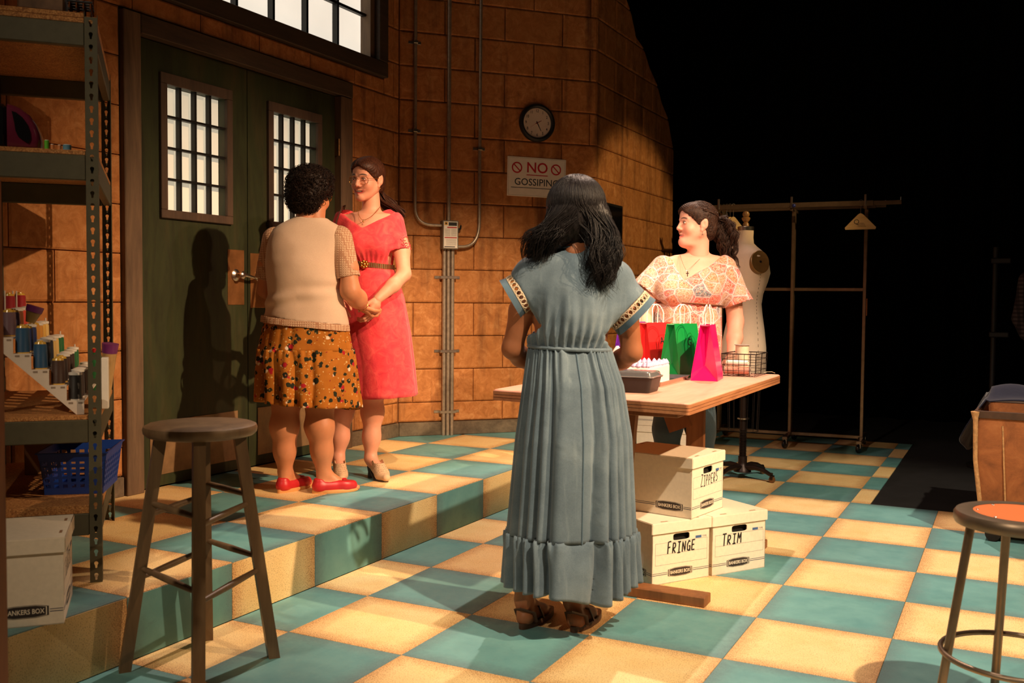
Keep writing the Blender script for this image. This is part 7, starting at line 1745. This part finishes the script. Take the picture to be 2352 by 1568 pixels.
# ===== woman in the patterned blouse behind the table =====
def woman_patterned():
    P = thing('person', 'woman in orange patterned blouse with curly ponytail, standing behind the gift bags', 'person', (-0.25, 2.17, 0.0), PRZ)
    SK = skin_mat('skin_fair_peach', srgb(230, 170, 146), srgb(206, 92, 92))
    shL, elL, wrL = (-0.215, 0.0, 1.400), (-0.310, -0.03, 1.110), (-0.285, -0.185, 0.905)
    shR, elR, wrR = (0.150, 0.0, 1.405), (0.205, -0.02, 1.095), (0.160, -0.140, 0.905)
    F = Field((-0.42, -0.34, -0.01), (0.36, 0.26, 1.62), 0.0075)
    F.add(ZLoft([(0.80, -0.07, 0, 0.17, 0.14), (1.05, -0.065, 0, 0.165, 0.135), (1.20, -0.06, 0, 0.175, 0.13), (1.32, -0.05, 0, 0.18, 0.12), (1.40, -0.035, 0.005, 0.165, 0.098), (1.455, -0.018, 0.01, 0.10, 0.072)]), 0.01)
    F.add(Cone((-0.010, 0.025, 1.42), (0.0, 0.020, 1.57), 0.062, 0.056), 0.03)
    F.add(Cone((-0.01, 0.01, 1.43), shR, 0.052, 0.050), 0.03); F.add(Cone((-0.03, 0.01, 1.43), shL, 0.052, 0.050), 0.03)
    limb(F, [shL, (-0.27, -0.01, 1.25), elL], [0.052, 0.050, 0.042]); limb(F, [elL, (-0.305, -0.10, 1.02), wrL], [0.042, 0.040, 0.027])
    limb(F, [shR, (0.188, -0.005, 1.25), elR], [0.054, 0.052, 0.045]); limb(F, [elR, (0.190, -0.075, 1.005), wrR], [0.045, 0.043, 0.028])
    parts = [plain_net(F), hand_net(wrL, (0.15, -0.9, -0.30), (0, -0.3, -1), 0.30, 1), hand_net(wrR, (-0.20, -0.85, -0.32), (0, -0.3, -1), 0.30, -1)]
    HM = head_matrix((-0.022, -0.004, 1.638), (-0.965, -0.26), R(2), R(0), 1.03); hv = head_net(smile=0.40, full=0.7, wide=1.06, neck_r=0.054, neck_to=(0, -0.02, -0.17)); parts.append((xf(HM, hv[0]), hv[1], hv[2]))
    V, Q, C = join_nets(parts); np_mesh('body', V, Q, SK, P, C); face_parts(HM, P, 0.35, 0.85)
    t = NT('coral_paisley_print'); v = t.coord(); wv = t.n('ShaderNodeVectorMath', operation='ADD'); nz = t.n('ShaderNodeTexNoise'); nz.inputs['Scale'].default_value = 16; t.l(v, nz.inputs['Vector']); sc_ = t.n('ShaderNodeVectorMath', operation='SCALE'); t.l(nz.outputs['Color'], sc_.inputs[0]); sc_.inputs['Scale'].default_value = 0.030; t.l(v, wv.inputs[0]); t.l(sc_.outputs[0], wv.inputs[1]); vv = wv.outputs[0]
    cell = t.voronoi(vv, 14, out='Color'); edge = t.voronoi(vv, 14, feature='DISTANCE_TO_EDGE'); dd = t.voronoi(vv, 14); g = t.n('ShaderNodeSeparateColor'); t.l(cell, g.inputs[0])
    fill = t.ramp(g.outputs[0], [(0.0, srgb(240, 100, 84)), (0.32, srgb(242, 110, 90)), (0.34, srgb(200, 156, 130)), (0.62, srgb(186, 140, 122)), (0.64, srgb(232, 128, 90)), (0.85, srgb(222, 122, 110)), (0.87, srgb(104, 120, 132))], 'CONSTANT')
    spk = t.ramp(t.noise(v, 130, 2), [(0.48, 0.0), (0.58, 1.0)]); fill = t.mix(t.math('MULTIPLY', spk, 0.35), fill, srgb(250, 208, 170)); rg2 = t.ramp(t.math('FRACT', t.math('MULTIPLY', dd, 7.0)), [(0.0, 0.0), (0.70, 0.0), (0.80, 0.45), (1.0, 0.45)]); fill = t.mix(rg2, fill, srgb(150, 74, 60))
    line = t.ramp(edge, [(0.016, 1.0), (0.030, 0.0)]); fin = t.ramp(t.voronoi(vv, 52, feature='DISTANCE_TO_EDGE'), [(0.04, 1.0), (0.09, 0.0)]); fill = t.mix(t.math('MULTIPLY', fin, 0.40), fill, srgb(236, 214, 206)); fill = t.mix(t.math('MULTIPLY', line, 0.85), fill, srgb(240, 216, 214)); halo = t.ramp(edge, [(0.030, 0.0), (0.04, 0.6), (0.09, 0.6), (0.11, 0.0)]); fill = t.mix(t.math('MULTIPLY', halo, 0.5), fill, srgb(176, 140, 166)); t.bump(t.noise(v, 11, 3), 0.15, 0.02); PR = t.set(fill, 0.75, Specular_IOR_Level=0.3, Sheen_Weight=0.15)
    F = Field((-0.42, -0.26, 1.11), (0.36, 0.24, 1.52), 0.0065)
    F.add(ZLoft([(1.185, -0.062, 0, 0.186, 0.156), (1.21, -0.061, -0.005, 0.192, 0.162), (1.26, -0.060, -0.012, 0.204, 0.170), (1.32, -0.054, -0.008, 0.206, 0.156), (1.38, -0.044, 0, 0.202, 0.128), (1.42, -0.036, 0.005, 0.182, 0.106), (1.455, -0.024, 0.01, 0.130, 0.088), (1.48, -0.018, 0.015, 0.09, 0.074)]), 0.01)
    for s in (-1, 1): F.add(Ell((-0.085+s*0.085, -0.115, 1.275), (0.088, 0.070, 0.080)), 0.05)
    cutd = [((0.135, 0.0, 1.405), (0.222, -0.020, 1.195), 0.068, 0.092, Vector((0.30, -0.05, -0.95))), ((-0.205, 0.0, 1.395), (-0.305, -0.015, 1.265), 0.068, 0.080, Vector((-0.62, 0, -0.78)))]
    for a, b, ra, rb, nn in cutd:
        nn.normalize(); b = Vector(b); F.add(Cone(a, b+nn*0.06, ra, rb), 0.03)
        F.cut(Fn(lambda x, y, z, b=b, nn=nn: np.maximum(-((x-b.x)*nn.x+(y-b.y)*nn.y+(z-b.z)*nn.z), np.sqrt((x-b.x)**2+(y-b.y)**2+(z-b.z)**2)-0.17), (b.x-0.17, -0.2, 1.05), (b.x+0.17, 0.2, 1.36)), 0.004) if b.x < 0 else F.cut(Fn(lambda x, y, z, b=b, nn=nn: np.maximum(-((x-b.x)*nn.x+(y-b.y)*nn.y+(z-b.z)*nn.z), 0.108-x), (0.10, -0.2, 1.05), (0.36, 0.2, 1.24)), 0.004)
        F.cut(Cone(b-nn*0.07, b+nn*0.03, rb-0.030, rb-0.007), 0.004)
    F.cut(Fn(lambda x, y, z: (1.318+np.where(x < -0.112, 2.6, 0.62)*np.abs(x+0.112))+np.where(y > 0.03, 0.04, 0.0)-z, (-0.30, -0.28, 1.28), (0.125, 0.24, 1.58)), 0.006)
    V, Q, C = plain_net(F, 2, 0.5); N = net_normals(V, Q); x, y, z = V.T; V = wrinkle(V, N, 0.0045, (18, 16, 12), 3.1)
    top = np_mesh('blouse_top', V, Q, PR, P)
    skirt_loft('blouse_peplum', [(1.196, -0.062, 0, 0.187, 0.157), (1.10, -0.064, 0, 0.192, 0.165), (0.95, -0.068, 0, 0.205, 0.175), (0.78, -0.072, 0, 0.215, 0.182)], 11, PR, P, nz=26, seed=6, amp0=0.003, amp1=0.012, top_gather=0.003)
    m = MB(); n = 70; m.tube([(-0.062+0.192*math.cos(2*math.pi*k/n), 0.162*math.sin(2*math.pi*k/n), 1.196-0.012*math.cos(2*math.pi*k/n)) for k in range(n)], 0.012, 8, closed=True, flat=0.4); m.build('waist_band', fabric('dark_floral_band', srgb(134, 92, 70), 0.4, 120), top, True)
    # jeans and shoes
    JE = fabric('dark_jeans', srgb(58, 74, 84), 0.15, 500, 0.85, 0.35, 10)
    F = Field((-0.34, -0.20, 0.02), (0.22, 0.20, 0.95), 0.008); F.add(ZLoft([(0.74, -0.073, 0, 0.185, 0.150), (0.86, -0.072, 0, 0.190, 0.155), (0.92, -0.070, 0, 0.18, 0.145)]), 0.01)
    for sx, kx in ((-0.155, -0.168), (0.010, 0.022)): limb(F, [(sx, 0, 0.80), (kx, -0.005, 0.48), (kx, 0.01, 0.26), (kx, 0.015, 0.055)], [0.096, 0.080, 0.070, 0.062], 0.03)
    V, Q, C = plain_net(F, 1); N = net_normals(V, Q); V = wrinkle(V, N, 0.004, (16, 16, 24), 0.4); np_mesh('jeans', V, Q, JE, P)
    for sx in (-0.168, 0.022):
        m = MB(); M = shoe_frame((sx, 0.07), R(-108)); m.loft([[M @ Vector((x*s, y*s, z)) for x, y in outline(0.26, 0.044)] for s, z in ((1.0, 0.0), (1.0, 0.02), (0.95, 0.045), (0.6, 0.075))], capb=True, capt=True); m.build('shoe', M_BLACK, P, True, 60)
    # necklace with cross, star earring
    SV = plain('silver', srgb(226, 214, 208), 0.2, 1.0, vary=0.05); m = MB(); pts = []
    for k in range(25):
        u = -1+2*k/24; pts.append((-0.095+0.066*u+0.045*abs(u)**1.5, -0.150+0.115*abs(u)**1.4, 1.372+0.095*abs(u)**1.15))
    m.tube(pts, 0.0009, 6); m.build('necklace', SV, P, True); m = MB(); m.cbox(-0.0975, -0.0925, -0.158, -0.154, 1.342, 1.372, 0.0008); m.cbox(-0.104, -0.086, -0.158, -0.154, 1.358, 1.363, 0.0008); m.build('cross_pendant', SV, P)
    m = MB(); c0 = HM @ Vector((-0.085, 0.002, -0.058))
    for k in range(5): a = 2*math.pi*k/5+R(90); m.tube([c0, c0+Vector((0.010*math.cos(a), 0, 0.010*math.sin(a)))], [0.0018, 0.0006], 6)
    m.tube([c0, c0+Vector((0, 0, 0.016))], 0.0006, 5); m.build('earring', SV, P, True)
    HR = hair_mat('hair_dark_chocolate', (0.014, 0.006, 0.004, 1), (0.075, 0.034, 0.020, 1), 0.42)
    F = Field((-0.12, -0.16, -0.12), (0.12, 0.12, 0.15), 0.0045); F.add(Ell((0, -0.018, 0.036), (0.087, 0.103, 0.092)), 0); F.add(Ell((0, 0.044, 0.066), (0.066, 0.060, 0.046)), 0.03); F.add(Ell((0, -0.058, -0.030), (0.070, 0.056, 0.060)), 0.03)
    F.cut(Fn(lambda x, y, z: np.interp(z-0.006-0.022*np.exp(-(x/0.034)**2), [-0.12, -0.045, -0.022, 0.002, 0.024, 0.042, 0.058, 0.12], [-0.045, -0.030, 0.010, 0.036, 0.058, 0.078, 0.112, 0.25]).astype(np.float32)+0.35*np.abs(x)*0-y, (-0.2, -0.06, -0.2), (0.2, 0.2, 0.12)), 0.006)
    for s in (-1, 1): F.cut(Ell((s*0.090, -0.006, -0.014), (0.020, 0.024, 0.036)), 0.006)
    V, Q, C = plain_net(F, 1); N = net_normals(V, Q); x, y, z = V.T; ph = np.arctan2(z+0.01, -(y+0.02)); V = V+N*(0.0018*np.sin(90*ph+8*np.sin(40*x))+0.0012*np.sin(150*x+20*y))[:, None]
    hair = np_mesh('hair', xf(HM, V), Q, HR, P)
    m = MB()
    for s in (-1, 1):
        for k in range(9): u = k/8; m.sphere((s*(0.080-0.020*u), -0.005-0.085*u, 0.078-0.014*u+0.003*(k % 2)), 0.0085, 10, 7, M=HM, sc=(0.8, 1.1, 0.9))
    m.build('braid', HR, hair, True)
    rg = np.random.RandomState(9); S, NN = 900, 26; tt = np.linspace(0, 1, NN); paths = np.zeros((S, NN, 3)); p0 = np.array(HM @ Vector((0, -0.110, 0.030)))
    for s in range(S):
        q_ = np.random.RandomState(80+s % 40); o_ = q_.randn(3)*0.018+rg.randn(3)*0.003; e_ = np.array([0.185, 0.045, 1.435])+q_.randn(3)*np.array([0.026, 0.026, 0.035])+rg.randn(3)*0.004; K = np.array([p0+o_*0.4, p0+np.array([0.040, 0.01, -0.02])+o_*1.3, p0+np.array([0.065, 0.01, -0.11])+o_*1.6, e_]); p = np.stack([np.interp(tt, np.linspace(0, 1, 4), K[:, q]) for q in range(3)], 1)
        for _ in range(3): p[1:-1] = (p[:-2]+2*p[1:-1]+p[2:])/4
        fr = q_.uniform(24, 34); a_ = 0.0085*np.clip(tt*3, 0, 1); p[:, 0] += a_*np.sin(fr*tt+s % 40); p[:, 1] += a_*np.cos(fr*tt+s % 40); paths[s] = p
    strands('ponytail', paths, np.interp(tt, [0, 0.5, 1], [0.0016, 0.0016, 0.0004])[None, :]*rg.uniform(0.6, 1.1, (S, 1)), HR, hair, 4)
    S, NN = 160, 12; tt = np.linspace(0, 1, NN); paths = np.zeros((S, NN, 3))
    for s in range(S):
        a = rg.uniform(-1.25, 1.25); b = rg.uniform(-0.1, 1.2); q0 = np.array([0.086*math.sin(a)*math.cos(b*0.3), 0.035*math.cos(a)-0.01, 0.050+0.085*math.cos(a)*0.7]); q1 = np.array([0.04*math.sin(a), -0.115, 0.035])
        p = q0+(q1-q0)*tt[:, None]; c0 = np.array([0, -0.018, 0.036]); r_ = np.array([0.089, 0.105, 0.094]); dv = (p-c0)/r_; rr = np.linalg.norm(dv, axis=1, keepdims=True); p = c0+dv/rr*r_*(1.0+0.02*np.sin(20*tt+s))[:, None]; paths[s] = p
    strands('swept_strands', xf(HM, paths.reshape(-1, 3)).reshape(S, NN, 3), np.interp(tt, [0, 0.5, 1], [0.001, 0.0026, 0.002])[None, :]*np.ones((S, 1)), HR, hair, 4)
    return P
woman_patterned()

# ===== figure standing in the dark wings =====
def wings_figure():
    P = thing('person', 'figure in checked shirt standing in the dark wings at right edge', 'person', (1.60, 4.95, 0.0), PRZ)
    SK = skin_mat('skin_wings', srgb(196, 140, 110), srgb(150, 80, 70))
    F = Field((-0.36, -0.24, -0.01), (0.36, 0.30, 1.58), 0.009); F.add(ZLoft([(0.85, 0, 0, 0.15, 0.11), (1.1, 0, 0, 0.15, 0.11), (1.3, 0, 0, 0.17, 0.11), (1.42, 0, 0, 0.13, 0.08), (1.46, 0, 0, 0.07, 0.06)]), 0.01); F.add(Cone((0, 0.01, 1.42), (0, 0.01, 1.56), 0.056, 0.052), 0.03)
    sh = [(-0.19, 0, 1.38), (0.19, 0, 1.38)]; el = [(-0.235, 0.02, 1.10), (0.235, 0.02, 1.10)]; wr = [(-0.20, -0.10, 0.88), (0.20, -0.10, 0.88)]
    for a, b, c in zip(sh, el, wr): limb(F, [a, b, c], [0.05, 0.04, 0.027])
    for s in (-1, 1): limb(F, [(s*0.09, 0, 0.85), (s*0.10, 0, 0.46), (s*0.10, 0, 0.10)], [0.09, 0.06, 0.038]); foot_ops(F, (s*0.10, 0, 0.09), (s*0.10, 0.05), R(-90))
    parts = [plain_net(F), hand_net(wr[0], (0.1, -0.2, -1), (1, 0, 0), 0.4, 1), hand_net(wr[1], (-0.1, -0.2, -1), (-1, 0, 0), 0.4, -1)]
    HM = head_matrix((0, 0.0, 1.63), (-0.5, -0.87)); hv = head_net(vox=0.004); parts.append((xf(HM, hv[0]), hv[1], hv[2])); V, Q, C = join_nets(parts); np_mesh('body', V, Q, SK, P, C); face_parts(HM, P)
    t = NT('dim_check_shirt'); v = t.coord(); sp = t.n('ShaderNodeSeparateXYZ'); t.l(v, sp.inputs[0]); q = [t.math('GREATER_THAN', t.math('FRACT', t.math('MULTIPLY', sp.outputs[k], 34.0)), 0.5) for k in (0, 2)]; sm = t.math('MULTIPLY', t.math('ADD', q[0], q[1]), 0.5); CH = t.set(t.ramp(sm, [(0.0, srgb(72, 60, 62)), (0.5, srgb(44, 30, 34)), (1.0, srgb(22, 14, 17))]), 0.9)
    F = Field((-0.36, -0.22, 0.80), (0.36, 0.22, 1.50), 0.008); F.add(ZLoft([(0.84, 0, 0, 0.185, 0.14), (1.1, 0, 0, 0.18, 0.135), (1.3, 0, 0, 0.195, 0.13), (1.40, 0, 0, 0.16, 0.10), (1.455, 0, 0, 0.085, 0.075)]), 0.01)
    for a, b, c in zip(sh, el, wr): limb(F, [a, b, tuple(np.array(b)+(np.array(c)-np.array(b))*0.5)], [0.066, 0.056, 0.050])
    V, Q, C = plain_net(F, 1); np_mesh('shirt', wrinkle(V, net_normals(V, Q), 0.004), Q, CH, P)
    F = Field((-0.24, -0.18, 0.04), (0.24, 0.18, 0.95), 0.009); F.add(ZLoft([(0.78, 0, 0, 0.17, 0.125), (0.9, 0, 0, 0.165, 0.12)]), 0.01)
    for s in (-1, 1): limb(F, [(s*0.085, 0, 0.82), (s*0.10, 0, 0.46), (s*0.10, 0.01, 0.07)], [0.10, 0.08, 0.06])
    V, Q, C = plain_net(F, 1); np_mesh('trousers', V, Q, fabric('dark_trousers', srgb(40, 32, 38), 0.2), P)
    F = Field((-0.13, -0.16, -0.12), (0.13, 0.13, 0.15), 0.006); F.add(Ell((0, -0.02, 0.036), (0.085, 0.10, 0.092)), 0); F.cut(Ell((0, 0.12, -0.015), (0.065, 0.085, 0.083)), 0.01); V, Q, C = plain_net(F, 1); np_mesh('hair', xf(HM, V), Q, hair_mat('hair_wings', (0.01, 0.006, 0.004, 1), (0.03, 0.02, 0.012, 1)), P)
    return P
wings_figure()
